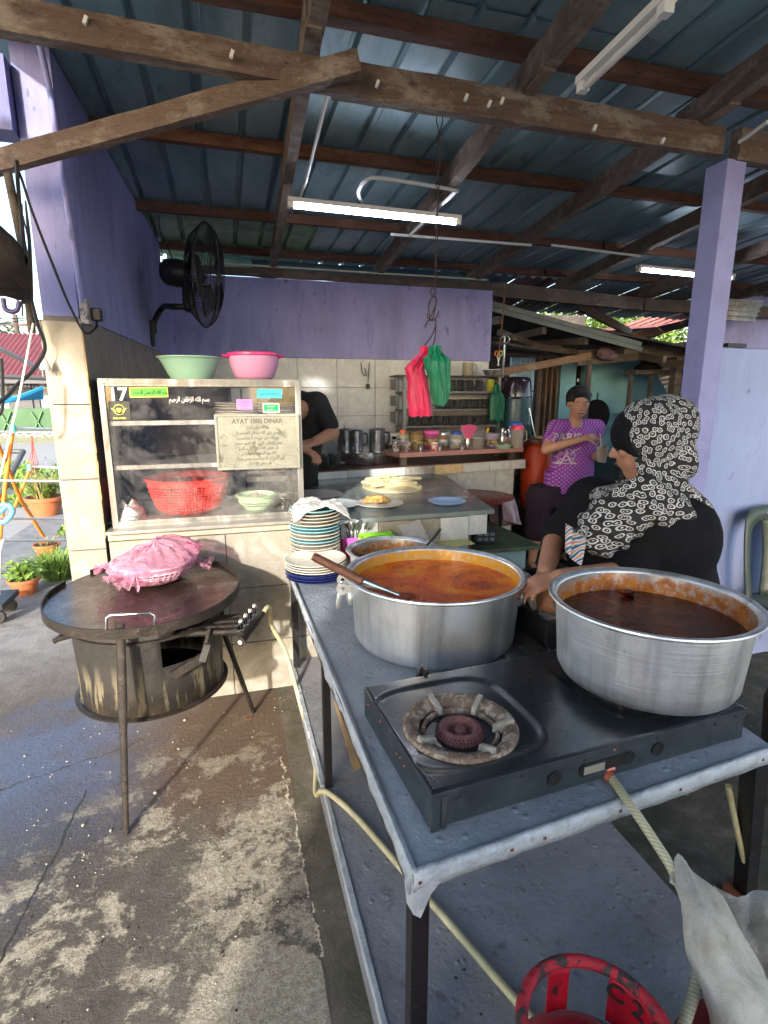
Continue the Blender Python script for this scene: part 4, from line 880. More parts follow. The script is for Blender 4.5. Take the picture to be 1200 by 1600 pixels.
# burner pipes, taps, regulator
for i in range(4):
    s0 = Vector((.10 + i * .012, -.20 + i * .038, .600 - i * .001)); e_ = Vector((.315 + i * .019, -.185 + i * .045, .578)); b = MB(); b.tube([s0, s0.lerp(e_, .78), e_], [.013, .013, .0135], 10); b.lathe([(.010, 0), (.016, 0), (.016, .014), (.010, .014)], 10, e_, M=Vector((0, 0, 1)).rotation_difference(e_ - s0).to_matrix()); b.build('burner_pipe', rust_steel, G, smooth=True)
    t_ = e_ + (e_ - s0).normalized() * .016; b = MB(); b.tube([t_, t_ + Vector((.022, 0, .002))], .006, 8); b.lathe([(0, 0), (.007, 0), (.007, .02), (.011, .024), (.012, .034), (.008, .042), (0, .043)], 12, t_ + Vector((.012, 0, .004))); b.build('tap', chrome, G, smooth=True)
m0 = Vector((.338, -.235, .555)); m1 = Vector((.432, -.035, .575)); b = MB(); b.tube([m0, m0.lerp(m1, .06), m0.lerp(m1, .07), m0.lerp(m1, .68), m0.lerp(m1, .70), m1], [.019, .019, .0165, .0165, .013, .012], 16); b.build('gas_manifold', rust_steel, G, smooth=True)
b = MB(); b.tube([m0 + (m0 - m1).normalized() * .001, m0 + (m0 - m1).normalized() * .005], .008, 12); b.build('end_plug', mat('white_plug', (.6, .65, .55)), G)
# gas hose to the table
b = MB(); W_ = lambda v: v + o_
pth = smoothpath([W_(m1 - (m1 - m0).normalized() * .01), W_(m1) + Vector((.03, .05, .004)), aY(425, 978, 2.33), aY(445, 1015, 2.33), aY(458, 1058, 2.28), aZ(472, 1110, .06), aZ(492, 1175, .03), (.232, 1.70, .05), (.238, 1.60, .13), (.262, 1.54, .157), aZ(560, 1280, .157), aZ(640, 1372, .157), aZ(705, 1446, .157), aZ(770, 1522, .157), aZ(835, 1598, .157), aZ(900, 1690, .157)], 10)
b.tube(pth, .0095, 10); tag(b.build('gas_hose', hose_m, smooth=True), 'cream rubber gas hose from griddle burner running under the table', 'hose')

# pink bagged basket on the griddle
K = thing('slatted_basket', 'round slatted basket inside the pink bag on the griddle', 'basket', (-.31, 2.27, gz + .016))
basket_lathe(.095, .150, .085, 44, 3).build('body', mat('pinkish_basket', (.50, .30, .38), .4), K, smooth=True)
b = MB(); b.lathe([(0, .10), (.08, .098), (.14, .088), (.148, .08), (0, .08)], 40); b.build('cover', mat('steel_cover', (.4, .38, .4), .3, .8), K, smooth=True)
b = MB()
def bagf(u, v):
    a = u * 2 * math.pi; d = Vector((math.cos(a), math.sin(a), 0))
    prof = [(0.0, .165), (.05, .162), (.10, .145), (.145, .115), (.172, .088), (.165, .07), (.140, .035), (.115, .004), (.09, .002)]
    t = v * (len(prof) - 1); i = min(int(t), len(prof) - 2); k = t - i; r = prof[i][0] * (1 - k) + prof[i + 1][0] * k; z = prof[i][1] * (1 - k) + prof[i + 1][1] * k
    P_ = d * r; n1 = mnoise.noise(Vector((d.x * 5, d.y * 5, v * 6))); n2_ = mnoise.noise(Vector((a * 9, v * 3, 7))); n3_ = mnoise.noise(Vector((d.x * 22 * (.3 + v), d.y * 22 * (.3 + v), v * 5)))
    z += .012 * n1 * (1 if v < .7 else .2) + .010 * abs(n3_); r2 = 1 + (.07 * n1 + .05 * n2_) * min(1, v * 2)
    zb_ = .05 * math.exp(-((a - .7) ** 2) / .6) * (1 - abs(v - .35) * 1.8) if v < .8 else 0
    z = z * .86 + .022 * (P_.x * r2 + .02) / .17 * (1 - v * .6)
    return Vector((P_.x * r2 * 1.04, P_.y * r2 * .95, z + max(0, zb_) * .4 - .022 * math.cos(a - math.pi) * max(0, 1 - v) * .5))
b.grid(bagf, 120, 40)
def flap(org, d, L, w_, sd_):
    d = Vector(d).normalized(); sdv = d.cross(Vector((0, 0, 1))).normalized()
    def f(u, v):
        x = (u - .5) * w_ * (.25 + .9 * v); return Vector(org) + d * (L * v) + sdv * x + Vector((0, 0, 1)) * (.018 * mnoise.noise(Vector((u * 6, v * 3, sd_))) + .01 * math.sin(u * 18 + sd_) * (.4 + .6 * v) - .01 * v)
    b.grid(f, 18, 10)
flap((-.13, -.02, .075), (-1, -.15, .05), .085, .10, 1); flap((-.06, -.13, .055), (-.35, -1, -.3), .06, .09, 3); flap((-.10, -.09, .065), (-.8, -.8, -.25), .06, .09, 5); flap((.15, .02, .06), (1, -.1, -.25), .07, .16, 7); flap((.12, .06, .11), (1, .2, .25), .06, .09, 9)
pb = b.build('pink_bag', film_pink, None, smooth=True, loc=(-.31, 2.27, gz + .020)); tag(pb, 'crumpled translucent pink plastic bag wrapped over a basket on the griddle', 'bag')

# ================================================================ FOREGROUND TABLE
T = thing('steel_table', 'low work table topped with grey painted sheet, carrying the gas stove', 'table', (.7, 1.6, 0)); TZ = .66
To = T.location
ca = Vector((.258, .722, 0)); cbx = Vector((1.165, .812, 0)); cc_ = Vector((1.165, 2.50, 0)); cdx = Vector((.235, 2.50, 0))
def bil(u, v, z): return ca.lerp(cbx, u).lerp(cdx.lerp(cc_, u), v) + Vector((0, 0, z)) - To
b = MB(); nu, nv = 40, 60
def topf(u, v):
    p = bil(u, v, TZ); e = min(u, v * 1.2) * 12; p.z += .0025 * mnoise.noise(Vector((p.x * 9, p.y * 9, 0))) - (.004 * max(0, 1 - e)); return p
b.grid(topf, nu, nv)
b.build('top_sheet', tabletop_m, T, smooth=True)
b = MB(); m0 = bil(.012, .01, 0); m1 = bil(.99, .01, 0); m2 = bil(.99, .99, 0); m3 = bil(.012, .99, 0)
for p, q in ((m0, m1), (m1, m2), (m2, m3), (m3, m0)):
    d = (q - p).normalized() * .016; b.beam(p + d + Vector((0, 0, TZ - .025)), q - d + Vector((0, 0, TZ - .025)), .03, .036)
b.build('under_frame', black_steel, T)
# folded front lip, dented, with rust-headed nails
b = MB(); nn = 110
vs = []
for i in range(nn + 1):
    u = i / nn; p = bil(u, 0, 0); p.y -= .002; w_ = .0025 * mnoise.noise(Vector((u * 22, 0, 3))); hh = .036 + .003 * mnoise.noise(Vector((u * 12, 5, 3)))
    vs += [Vector((p.x, p.y + .010, TZ + .0012)), Vector((p.x, p.y + .001 + w_, TZ - .001 + w_)), Vector((p.x, p.y - .003 + w_, TZ - .007)), Vector((p.x, p.y - .002 - w_, TZ - hh * .6)), Vector((p.x, p.y - .001 + w_, TZ - hh))]
b.add(vs, [(i * 5 + k, i * 5 + k + 1, i * 5 + 6 + k, i * 5 + 5 + k) for i in range(nn) for k in range(4)]); b.build('front_lip', edge_m, T, smooth=True, solid=.0012)
b = MB(); nn = 150; vs = []
for i in range(nn + 1):
    v = i / nn; p = bil(0, v, 0); r1 = mnoise.noise(Vector((v * 11, 1, 3))) * 1.3; r2 = mnoise.noise(Vector((v * 47, 6, 3))) * (.4 + 1.2 * abs(mnoise.noise(Vector((v * 7, 2, 9))))); hh = .022 + .012 * r1 + .008 * r2 + (.02 if v < .01 else 0)
    vs += [Vector((p.x + .008, p.y, TZ + .0012)), Vector((p.x + .001 * r2, p.y, TZ + .001)), Vector((p.x - .004 - .004 * r1, p.y, TZ - .008)), Vector((p.x - .006 - .008 * abs(r1) - .004 * r2, p.y, TZ - hh))]
b.add(vs, [(i * 4 + k, i * 4 + 4 + k, i * 4 + 5 + k, i * 4 + 1 + k) for i in range(nn) for k in range(3)]); b.build('torn_side_lip', edge_m, T, smooth=True, solid=.0012)
c0 = bil(0, 0, 0); b = MB(); b.add([c0 + Vector((-.003, .0, TZ - .002)), c0 + Vector((.05, .0, TZ - .03)), c0 + Vector((.032, -.001, TZ - .05)), c0 + Vector((.024, -.003, TZ - .066)), c0 + Vector((.012, -.006, TZ - .088)), c0 + Vector((.0, -.005, TZ - .078)), c0 + Vector((-.006, .012, TZ - .07)), c0 + Vector((-.008, .02, TZ - .03))], [(0, 1, 2, 3, 4, 5), (0, 5, 6, 7)]); b.build('corner_flap', edge_m, T, solid=.002)
nail = MB(); nail.lathe([(0, .0025), (.003, .0018), (.0042, 0)], 10); nm_ = nail.mesh('nail'); nm_.materials.append(mat('rust_nail', (.13, .03, .02), .7))
for px in (655, 757, 800, 912, 1015, 1180):
    u = (px - 650) / 560; p = bil(max(.004, u ** .93), 0, TZ - .018); put(nm_, 'nail', T, (p.x, p.y - .0045, p.z), (R(90), 0, 0))
def leg(a, c, w_=.034):
    b_ = MB(); b_.beam(a, c, w_, w_, up=(0, 1, 0)); return b_.build('leg', black_steel, T, bevel=.002)
leg(Vector((.283, .765, TZ - .02)) - To, Vector((.283, .765, .146)) - To); leg(Vector((.262, 1.60, TZ - .02)) - To, Vector((.262, 1.60, .146)) - To, .026); leg(Vector((.262, 2.46, TZ - .02)) - To, Vector((.262, 2.46, .146)) - To, .03)
leg(Vector((1.13, .83, TZ - .02)) - To, aZ(1163, 1402, .0) - To, .042); leg(Vector((1.12, 2.45, TZ - .02)) - To, Vector((1.12, 2.45, 0)) - To)
b = MB(); b.cbox(aZ(1150, 1393, .02) - To, (.05, .05, .04), rot=(0, 0, .3)); b.build('rusty_foot', mat('rusty_foot', (.2, .07, .04), .8, bs=.5), T)
cbd = [aZ(px, py, .150) for px, py in ((522, 1098), (540, 1092), (580, 1190), (553, 1205))]
b = MB(); b.add([p for p in cbd] + [p + Vector((0, 0, .006)) for p in cbd], [(3, 2, 1, 0), (4, 5, 6, 7), (0, 1, 5, 4), (1, 2, 6, 5), (2, 3, 7, 6), (3, 0, 4, 7)]); tag(b.build('cardboard_strip', mat('corrugated_cardboard', (.38, .25, .12), .85, stretch=(1, 1, 1)), origin=True), 'strip of brown cardboard lying on the floor under the table edge', 'cardboard')

# ---------------------------------------------------------------- pots
def stained(name, base, stain, zc, zw, seed=0, ring=(.55, .3, .03)):
    m, n, s = nodes(name); v = coords(n, rnd=False); sx_ = N(n, 'ShaderNodeSeparateXYZ'); n.links.new(v, sx_.inputs[0])
    f = noi(n, v, 11 + seed, 8, .72, .3); h = math_(n, 'ADD', sx_.outputs['Z'], math_(n, 'MULTIPLY', math_(n, 'SUBTRACT', f, .5), .16))
    k = ramp(n, h, (zc - .002, 1), (zc + zw, 0)); metal = ramp(n, f, (.3, sc(base, .7)), (.7, base))
    k = math_(n, 'MULTIPLY', k, ramp(n, noi(n, v, 60, 5), (.38, .5), (.5, 1)))
    c = mix(n, k, metal, mix(n, ramp(n, noi(n, v, 24, 6), (.4, 0), (.6, 1)), stain, ring)); n.links.new(c, s.inputs['Base Color'])
    n.links.new(math_(n, 'SUBTRACT', 1, k), s.inputs['Metallic']); s.inputs['Roughness'].default_value = .33; bump(n, s, f, .15, .004); return m
def curry(name, a, bcol, c3, sc1=6.0, bits=None, glint=True):
    m, n, s = nodes(name); v = coords(n, rnd=False)
    f = noi(n, v, sc1, 9, .65, 1.6); c = ramp(n, f, (.36, a), (.48, bcol), (.62, c3)); g = noi(n, v, 42, 8, .75, .4)
    c = mix(n, ramp(n, g, (.56, 0), (.68, .75)), c, sc(a, .35)); 
    vo = N(n, 'ShaderNodeTexVoronoi'); vo.inputs['Scale'].default_value = 42; n.links.new(v, vo.inputs['Vector']); gate = ramp(n, noi(n, v, 5, 4), (.5, 0), (.56, 1))
    sp = math_(n, 'MULTIPLY', ramp(n, vo.outputs['Distance'], (.10, 1), (.16, 0)), gate); c = mix(n, sp, c, bits or sc(c3, 1.9))
    n.links.new(c, s.inputs['Base Color']); n.links.new(ramp(n, g, (.4, .08), (.7, .3)), s.inputs['Roughness']); s.inputs['Specular IOR Level'].default_value = .38
    p = bump(n, s, f, .2, .012); bump(n, s, g, .45, .006, p); return m
def big_pot(name, label, x, y, z0, rb_, rr_, h, curryz, mats, lip=.016, group=None):
    t = thing(name, label, 'pot', (x, y, z0))
    b_ = MB(); b_.lathe([(0, 0), (rb_ * .86, 0), (rb_ * .95, .006), (rb_ * .99, .022), (rb_, .05), (rr_ - lip - .002, h - .012), (rr_ - .004, h - .004), (rr_, h), (rr_ - .001, h + .004), (rr_ - lip * .5, h + .005), (rr_ - lip - .002, h + .001), (rr_ - lip - .005, h - .006)], 96); b_.build('body', mats[0], t, smooth=True)
    b_ = MB(); b_.lathe([(rr_ - lip - .0045, h - .005), (rb_ - .005, .06), (rb_ - .01, .03), (rb_ * .9, .008), (0, .008)], 96); b_.build('inside', mats[1], t, smooth=True)
    b_ = MB(); rcur = rb_ + (rr_ - lip - rb_) * (curryz / h) - .004
    b_.grid(lambda u, v: ((rcur * v) * math.cos(u * 6.28319), (rcur * v) * math.sin(u * 6.28319), curryz + .0015 * mnoise.noise(Vector((v * 9 * math.cos(u * 6.283), v * 9 * math.sin(u * 6.283), x)))), 80, 24); b_.build('curry', mats[2], t, smooth=True)
    return t
orange_oil = (.62, .20, .01)
cur1 = curry('orange_curry', (.36, .018, .002), (.74, .105, .002), (.85, .28, .008), 3.6, (.75, .55, .2))
cur2 = curry('dark_red_curry', (.016, .003, .003), (.045, .005, .004), (.13, .018, .004), 9.0, (.22, .06, .03))
cur3 = curry('brown_curry', (.06, .02, .008), (.12, .04, .012), (.2, .08, .02), 6)
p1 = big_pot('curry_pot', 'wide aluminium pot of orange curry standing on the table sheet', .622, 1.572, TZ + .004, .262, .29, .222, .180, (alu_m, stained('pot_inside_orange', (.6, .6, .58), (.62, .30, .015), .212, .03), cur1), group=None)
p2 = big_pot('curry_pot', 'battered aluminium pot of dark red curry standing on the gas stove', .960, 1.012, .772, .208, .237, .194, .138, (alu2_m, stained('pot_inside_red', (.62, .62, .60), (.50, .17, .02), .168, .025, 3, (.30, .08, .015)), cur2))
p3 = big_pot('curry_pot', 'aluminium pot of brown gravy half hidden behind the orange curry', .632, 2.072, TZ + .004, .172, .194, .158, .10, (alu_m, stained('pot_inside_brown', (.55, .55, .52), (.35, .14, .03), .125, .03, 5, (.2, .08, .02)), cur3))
for o in (p1, p2, p3): o['group'] = 'aluminium curry pots'
# lugs and swing handles on the first pot
def lug(t, ang, r, z, big=True):
    d = Vector((math.cos(ang), math.sin(ang), 0)); s_ = Vector((-d.y, d.x, 0)); c = d * r + Vector((0, 0, z)); k = 1 if big else .8
    q = Matrix((d, Vector((0, 0, 1)), s_)).transposed()
    b_ = MB()
    for sg in (-1, 1):
        b_ = MB(); cc2 = c + s_ * sg * .052 * k + d * .022
        b_.lathe([(.0075, -.004), (.023 * k, -.004), (.023 * k, .004), (.0075, .004)], 24, cc2, M=q, closed=True); b_.beam(cc2 - d * .036, cc2 - d * .016, .008, .034 * k); b_.build('lug', alu2_m, t, smooth=True)
    b_ = MB(); h_ = [c + s_ * sg * .05 * k + d * .024 for sg in (-1, 1)]; b_.tube([h_[0], h_[0] + d * .012 + Vector((0, 0, -.055)), h_[0].lerp(h_[1], .12) + d * .014 + Vector((0, 0, -.068)), h_[0].lerp(h_[1], .88) + d * .014 + Vector((0, 0, -.068)), h_[1] + d * .012 + Vector((0, 0, -.055)), h_[1]], .0075 * k, 10); b_.build('swing_handle', alu2_m, t, smooth=True)
    b_ = MB(); b_.ell(c + Vector((0, 0, -.045)) - d * .002, (.012, .02, .03), 14, 8, rot=(0, 0, ang)); b_.build('handle_plate', alu2_m, t, smooth=True)
lug(p1, R(-20), .277, .185); lug(p1, R(168), .277, .185, False)
b = MB()
for i in range(60):
    a = random.random() * 6.283; r_ = .23 * math.sqrt(random.random()); L = random.uniform(.004, .011); c = Vector((r_ * math.cos(a), r_ * math.sin(a), .181)); d = Vector((random.uniform(-1, 1), random.uniform(-1, 1), 0)).normalized() * L / 2
    b.tube([c - d, c, c + d], [.0008, .0017, .0008], 5)
b.build('curry_flecks', mat('chilli_flecks', (.20, .05, .015), .4, col2=(.5, .3, .08), ns=30), p1)['kind'] = 'stuff'
b = MB(); c = Vector((.055, .155, .150))
for k in range(5): b.ell(c + Vector((random.uniform(-.03, .03), random.uniform(-.015, .015), random.uniform(-.012, .0))), (random.uniform(.012, .022), .010, .006), 10, 6, rot=(random.random(), random.random(), random.random() * 3))
b.build('meat_piece', cur2, p2, smooth=True)
# ladles
L1 = thing('ladle', 'wooden handled ladle resting in the orange curry', 'ladle', aZ(572, 915, .905)); lo_ = L1.location
h0 = aZ(489, 869, .985) - lo_; h1 = aZ(566, 908, .918) - lo_; h2 = aZ(622, 930, .868) - lo_
b = MB(); b.tube([h0, h0.lerp(h1, .05), h0.lerp(h1, .7), h1], [.011, .013, .0135, .012], 12); b.build('wooden_handle', wood_mat('ladle_wood', (.14, .055, .03), (.22, .10, .06), (20, 20, 20), .45, .2), L1, smooth=True)
b = MB(); b.tube([h1, h1.lerp(h2, .3), h1.lerp(h2, .9), h2], [.0125, .011, .0075, .008], 10); b.build('shaft', steel_m, L1, smooth=True)
b = MB(); b.ell(h2 + Vector((.02, -.0, -.006)), (.034, .026, .010), 16, 8); b.build('bowl', mat('curry_coated_steel', (.22, .045, .015), .5, bs=.5, ns=20), L1, smooth=True)
L2 = thing('gravy_ladle', 'dark ladle handle sticking up out of the rear gravy pot', 'ladle', (.66, 2.06, .77)); lo_ = L2.location
b = MB(); b.tube([Vector((.655, 2.05, .77)) - lo_, aY(664, 856, 2.0) - lo_, aY(688, 827, 1.96) - lo_], [.006, .007, .010], 8, flat=.6); b.build('handle', black_steel, L2, smooth=True)
b = MB(); b.ell((-.01, -.01, -.012), (.04, .03, .012), 14, 8); b.build('bowl', steel_m, L2, smooth=True)

# ---------------------------------------------------------------- gas stove
ST = thing('gas_stove', 'black enamelled two-ring gas stove with one bare rusty burner', 'stove', (.318, .795, TZ + .003), R(4.2))
SW, SD, SH = .80, .395, .080
m_ = MB(); B1, B2 = Vector((.148, .150)), Vector((.640, .150 + .02))
def hx(u, v):
    x = u * SW; y = v * SD; z = SH
    for c in (B1, B2 - Vector((0, .0))):
        d = (abs((x - c.x) / .172) ** 4 + abs((y - .197) / .165) ** 4) ** .25; k = min(1, max(0, (1.0 - d) / .14)); z -= .004 * k * k * (3 - 2 * k)
        dd = math.hypot(x - c.x, y - c.y - .02); 
        if dd < .112: z -= .018 * min(1, (.112 - dd) / .02)
    e = min(x, SW - x, y, SD - y); z -= .004 * max(0, 1 - e / .004) ** 2
    return (x, y, z)
m_.grid(hx, 160, 80); m_.build('top_plate', enamel_black, ST, smooth=True)
b = MB(); rr5 = .02
b.box((.004, .001, .004), (SW - .03, .004, SH - .004)); b.box((.0, .003, -.0), (.003, SD - .003, SH - .004)); b.box((SW - .003, .003, .0), (SW, SD - .003, SH - .004)); b.box((.004, SD - .004, 0), (SW - .004, SD - .001, SH - .004))
b.box((-.001, -.002, -.003), (.016, .003, SH - .003)); b.box((.020, -.003, .0), (.030, .002, SH - .010)); b.box((.004, -.0005, SH - .022), (SW - .002, .0012, SH - .003)); b.box((SW - .031, .003, .0), (SW - .004, .030, .058)); b.build('case', enamel_side, ST, bevel=.0012)
hole_m0 = mat('dark_opening', (.006, .006, .007), .9)
for hx_, k in ((.268, 0), (.535, 0)): holes = MB(); holes.lathe([(0, 0), (.0125, 0), (.0145, .001), (.0155, .0025)], 24, (hx_, -.0002, .040), M=Matrix(((1, 0, 0), (0, 0, -1), (0, 1, 0))).to_3x3()); holes.build('air_hole', hole_m0, ST, smooth=True)
vs = []; sl0, sl1 = .330, .470
hole_m = hole_m0
b = MB(); b.lathe([(0, 0), (.013, 0), (.0145, .0015)], 20, (sl0 + .013, -.0004, .038), M=Matrix(((1, 0, 0), (0, 0, -1), (0, 1, 0))).to_3x3()); b.lathe([(0, 0), (.013, 0), (.0145, .0015)], 20, (sl1 - .013, -.0004, .038), M=Matrix(((1, 0, 0), (0, 0, -1), (0, 1, 0))).to_3x3()); b.box((sl0 + .013, -.0010, .025), (sl1 - .013, .0005, .051)); b.build('inlet_slot', hole_m, ST)
b = MB(); b.box((sl0 + .01, -.0030, .028), (sl0 + .062, -.0012, .046)); b.build('slot_bracket', mat('galvanised', (.35, .34, .30), .5, .7), ST)
scr = MB(); scr.lathe([(0, .003), (.0022, .0026), (.0035, 0)], 10); sm_ = scr.mesh('screw'); sm_.materials.append(black_steel); sm2 = sm_.copy(); sm2.materials.clear(); sm2.materials.append(mat('rust_screw', (.20, .07, .04), .7))
for x_, z_, rusty in ((.055, .058, 0), (.19, .066, 0), (.34, .062, 0), (.415, .067, 1), (.53, .066, 0), (.70, .06, 0), (.765, .065, 0)): put(sm2 if rusty else sm_, 'screw', ST, (x_, -.0006, z_), (R(90), 0, 0))
for y_, z_ in ((.13, .045), (.15, .05), (.17, .045), (.27, .06), (.36, .05)): put(sm2, 'screw', ST, (-.0006, y_, z_), (0, -R(90), 0))
def burner(c, pots=False):
    bt = []
    z = SH - .020
    b_ = MB(); b_.lathe([(0, z - .02), (.10, z - .02), (.108, z - .004)], 40, (c.x, c.y + .02, 0)); b_.build('burner_well', hole_m, ST, smooth=True)
    b_ = MB(); R1 = .122
    b_.lathe([(R1, z + .008), (R1 + .004, z + .016), (R1, z + .024), (R1 - .012, z + .026), (R1 - .028, z + .016), (R1 - .032, z + .004), (R1 - .028, z + .0), (R1 - .008, z + .004)], 64, (c.x, c.y + .02, 0), closed=True)
    b_.lathe([(.083, z - .004), (.086, z + .006), (.082, z + .010), (.076, z + .006), (.077, z - .004)], 56, (c.x, c.y + .02, 0), closed=True); b_.build('burner_ring', cast_iron, ST, smooth=True)
    for a in (R(100), R(38), R(-20), R(-83), R(195)) if not pots else (R(0), R(72), R(144), R(216), R(288)):
        d = Vector((math.cos(a), math.sin(a), 0)); o = Vector((c.x, c.y + .02, 0)); b_ = MB()
        pr_ = [(.070, z + .004), (.074, z + .020), (.088, z + .026), (.100, z + .030), (.112, z + .036), (.117, z + .034), (.116, z + .012), (.095, z + .004)]; s_ = Vector((-d.y, d.x, 0)) * .0055
        vs = [o + d * r + Vector((0, 0, zz)) + s_ * k for k in (-1, 1) for r, zz in pr_]; k = len(pr_)
        b_.add(vs, [tuple(range(k)), tuple(range(2 * k - 1, k - 1, -1))] + [(i, k + i, k + (i + 1) % k, (i + 1) % k) for i in range(k)]); b_.build('pan_support', mat('scorched_iron', (.34, .32, .28), .7, .3, bs=.5) if 'scorch' not in globals() else scorch, ST, bevel=.001)
    b_ = MB(); b_.lathe([(0, z + .012), (.010, z + .013), (.013, z + .010), (.016, z + .003), (.024, z + .002), (.029, z + .012), (.036, z + .018), (.045, z + .016), (.053, z + .004), (.054, z - .012), (.0, z - .012)], 56, (c.x, c.y + .02, 0)); b_.build('burner_cap', burner_red, ST, smooth=True)
    hb = MB()
    for r_, zz, nn_ in ((.051, z + .0085, 40), (.048, z + .0135, 36), (.0535, z + .000, 40)):
        for i in range(nn_):
            a = 2 * math.pi * i / nn_; hb.ell((c.x + r_ * math.cos(a), c.y + .02 + r_ * math.sin(a), zz), .0016, 6, 4)
    hb.build('gas_holes', hole_m, ST)['kind'] = 'stuff'
scorch = mat('scorched_iron', (.34, .32, .28), .7, .3, bs=.5, var=.4, ns=30)
burner(B1); burner(B2, True)
kn = MB(); kn.lathe([(0, .0), (.016, 0), (.019, .006), (.015, .016), (0, .018)], 20, (.17, SD + .018, SH - .012), M=Matrix(((1, 0, 0), (0, 0, 1), (0, -1, 0))).to_3x3()); kn.box((.166, SD + .0, SH - .012), (.174, SD + .030, SH + .012)); kn.build('knob', black_plastic, ST, smooth=True)
# hose from the stove inlet to the cylinder
s0 = aY(945, 1206, .835); b = MB()
hp = smoothpath([s0 + Vector((0, .005, .0)), s0 + Vector((.006, -.012, -.006)), aZ(985, 1258, .665), aZ(1020, 1310, .645), aZ(1052, 1362, .62), aZ(1080, 1430, .575), aZ(1092, 1490, .54), aZ(1086, 1545, .53), aZ(1072, 1590, .53), aZ(1060, 1640, .52)], 10)
b.tube(hp, .0088, 12)
hm_, n, s = nodes('braided_hose'); v = coords(n, rnd=False); w1 = N(n, 'ShaderNodeTexWave'); w1.inputs['Scale'].default_value = 60; w1.inputs['Distortion'].default_value = 0; w1.bands_direction = 'DIAGONAL'; n.links.new(v, w1.inputs[0])
c = mix(n, w1.outputs['Fac'], (.36, .33, .20), (.52, .50, .34)); n.links.new(c, s.inputs['Base Color']); s.inputs['Roughness'].default_value = .3; bump(n, s, w1.outputs['Fac'], .3, .002)
tag(b.build('gas_hose', hm_, smooth=True), 'clear braided hose dropping from the stove inlet into the towel', 'hose')
b = MB(); b.tube([s0 + Vector((-.002, .012, .001)), s0 + Vector((.004, -.016, -.006))], .0118, 10); b.tube([s0 + Vector((-.01, -.004, .010)), s0 + Vector((.016, -.008, .012))], .005, 6); b.build('inlet_clip', mat('coppery_clip', (.42, .14, .08), .4, .5, bs=.3), None); o = bpy.data.objects['inlet_clip']; tag(o, 'coppery hose clip at the stove gas inlet slot', 'clip')
b = MB(); b.tube(smoothpath([aY(1138, 1228, .90), aY(1146, 1270, .90), aY(1160, 1335, .92), aY(1166, 1350, .93)]), .0075, 10); tag(b.build('gas_hose', hose_m, smooth=True), 'short length of hose hanging below the table near its right leg', 'hose')

# ---------------------------------------------------------------- gas cylinders
red_steel = mat('chipped_red_paint', (.48, .012, .03), .38, .1, var=.2, ns=7, col2=(.035, .025, .02), thr=(.60, .63), bs=.25, bscale=50, coat=.2); red_rim = mat('worn_red_rim', (.42, .015, .03), .45, .1, var=.3, ns=22, col2=(.045, .03, .028), thr=(.50, .54), bs=.6, bscale=90)
dark_red = mat('dull_red_paint', (.16, .010, .014), .5, .1, var=.3, ns=10, bs=.2)
def cylinder(loc, label, m, ringz, rr, txt=True, rz=0):
    t = thing('gas_cylinder', label, 'gas cylinder', loc, rz); h = ringz
    b_ = MB(); b_.lathe([(0, 0), (.09, 0), (.095, .03), (.13, .05), (.148, .10), (.150, .16), (.150, h - .22), (.146, h - .175), (.128, h - .135), (.09, h - .105), (.04, h - .095), (0, h - .093)], 56); b_.build('body', m, t, smooth=True)
    b_ = MB(); pts = [(rr * math.cos(i * math.pi / 30), rr * math.sin(i * math.pi / 30), h) for i in range(61)]; b_.tube(pts, .0095, 12, cap=False); b_.build('guard_rim', red_rim if txt else m, t, smooth=True)
    plates_ = []
    for a0, a1 in ((R(-32), R(42)), (R(150), R(215)), (R(75), R(95)), (R(255), R(275))):
        b_ = MB(); zl = .008 if a1 - a0 > 1 else .008; b_.grid(lambda u, v: ((rr + .002) * math.cos(a0 + (a1 - a0) * u), (rr + .002) * math.sin(a0 + (a1 - a0) * u), h - .10 + .095 * v), 16, 4); plates_.append(b_.build('guard_plate', m, t, smooth=True, solid=.003))
    b_ = MB(); b_.lathe([(0, h - .09), (.016, h - .09), (.016, h - .065), (.011, h - .06), (.011, h - .035), (.02, h - .033), (.02, h - .02), (0, h - .018)], 16); b_.build('valve', mat('brass_valve', (.45, .33, .12), .3, .9), t, smooth=True)
    if txt:
        for k, ch in enumerate('C229'):
            a = R(36 - k * 19.5); p = Vector(((rr - .002) * math.cos(a), (rr - .002) * math.sin(a), h - .036)); xd = Vector((math.sin(a), -math.cos(a), 0)); text_mesh(ch, .042, ink, 'stencil_letter', plates_[0], frameM(p, xd, (0, 0, 1)), extrude=.0002, bold=.0006)
    return t
cylinder((.452, .487, .146), 'red gas cylinder with chipped guard ring stencilled C22 in the foreground', red_steel, .42, .103)
cylinder((.775, .455, .146), 'dull dark red gas cylinder under the grey towel', dark_red, .375, .10, False)

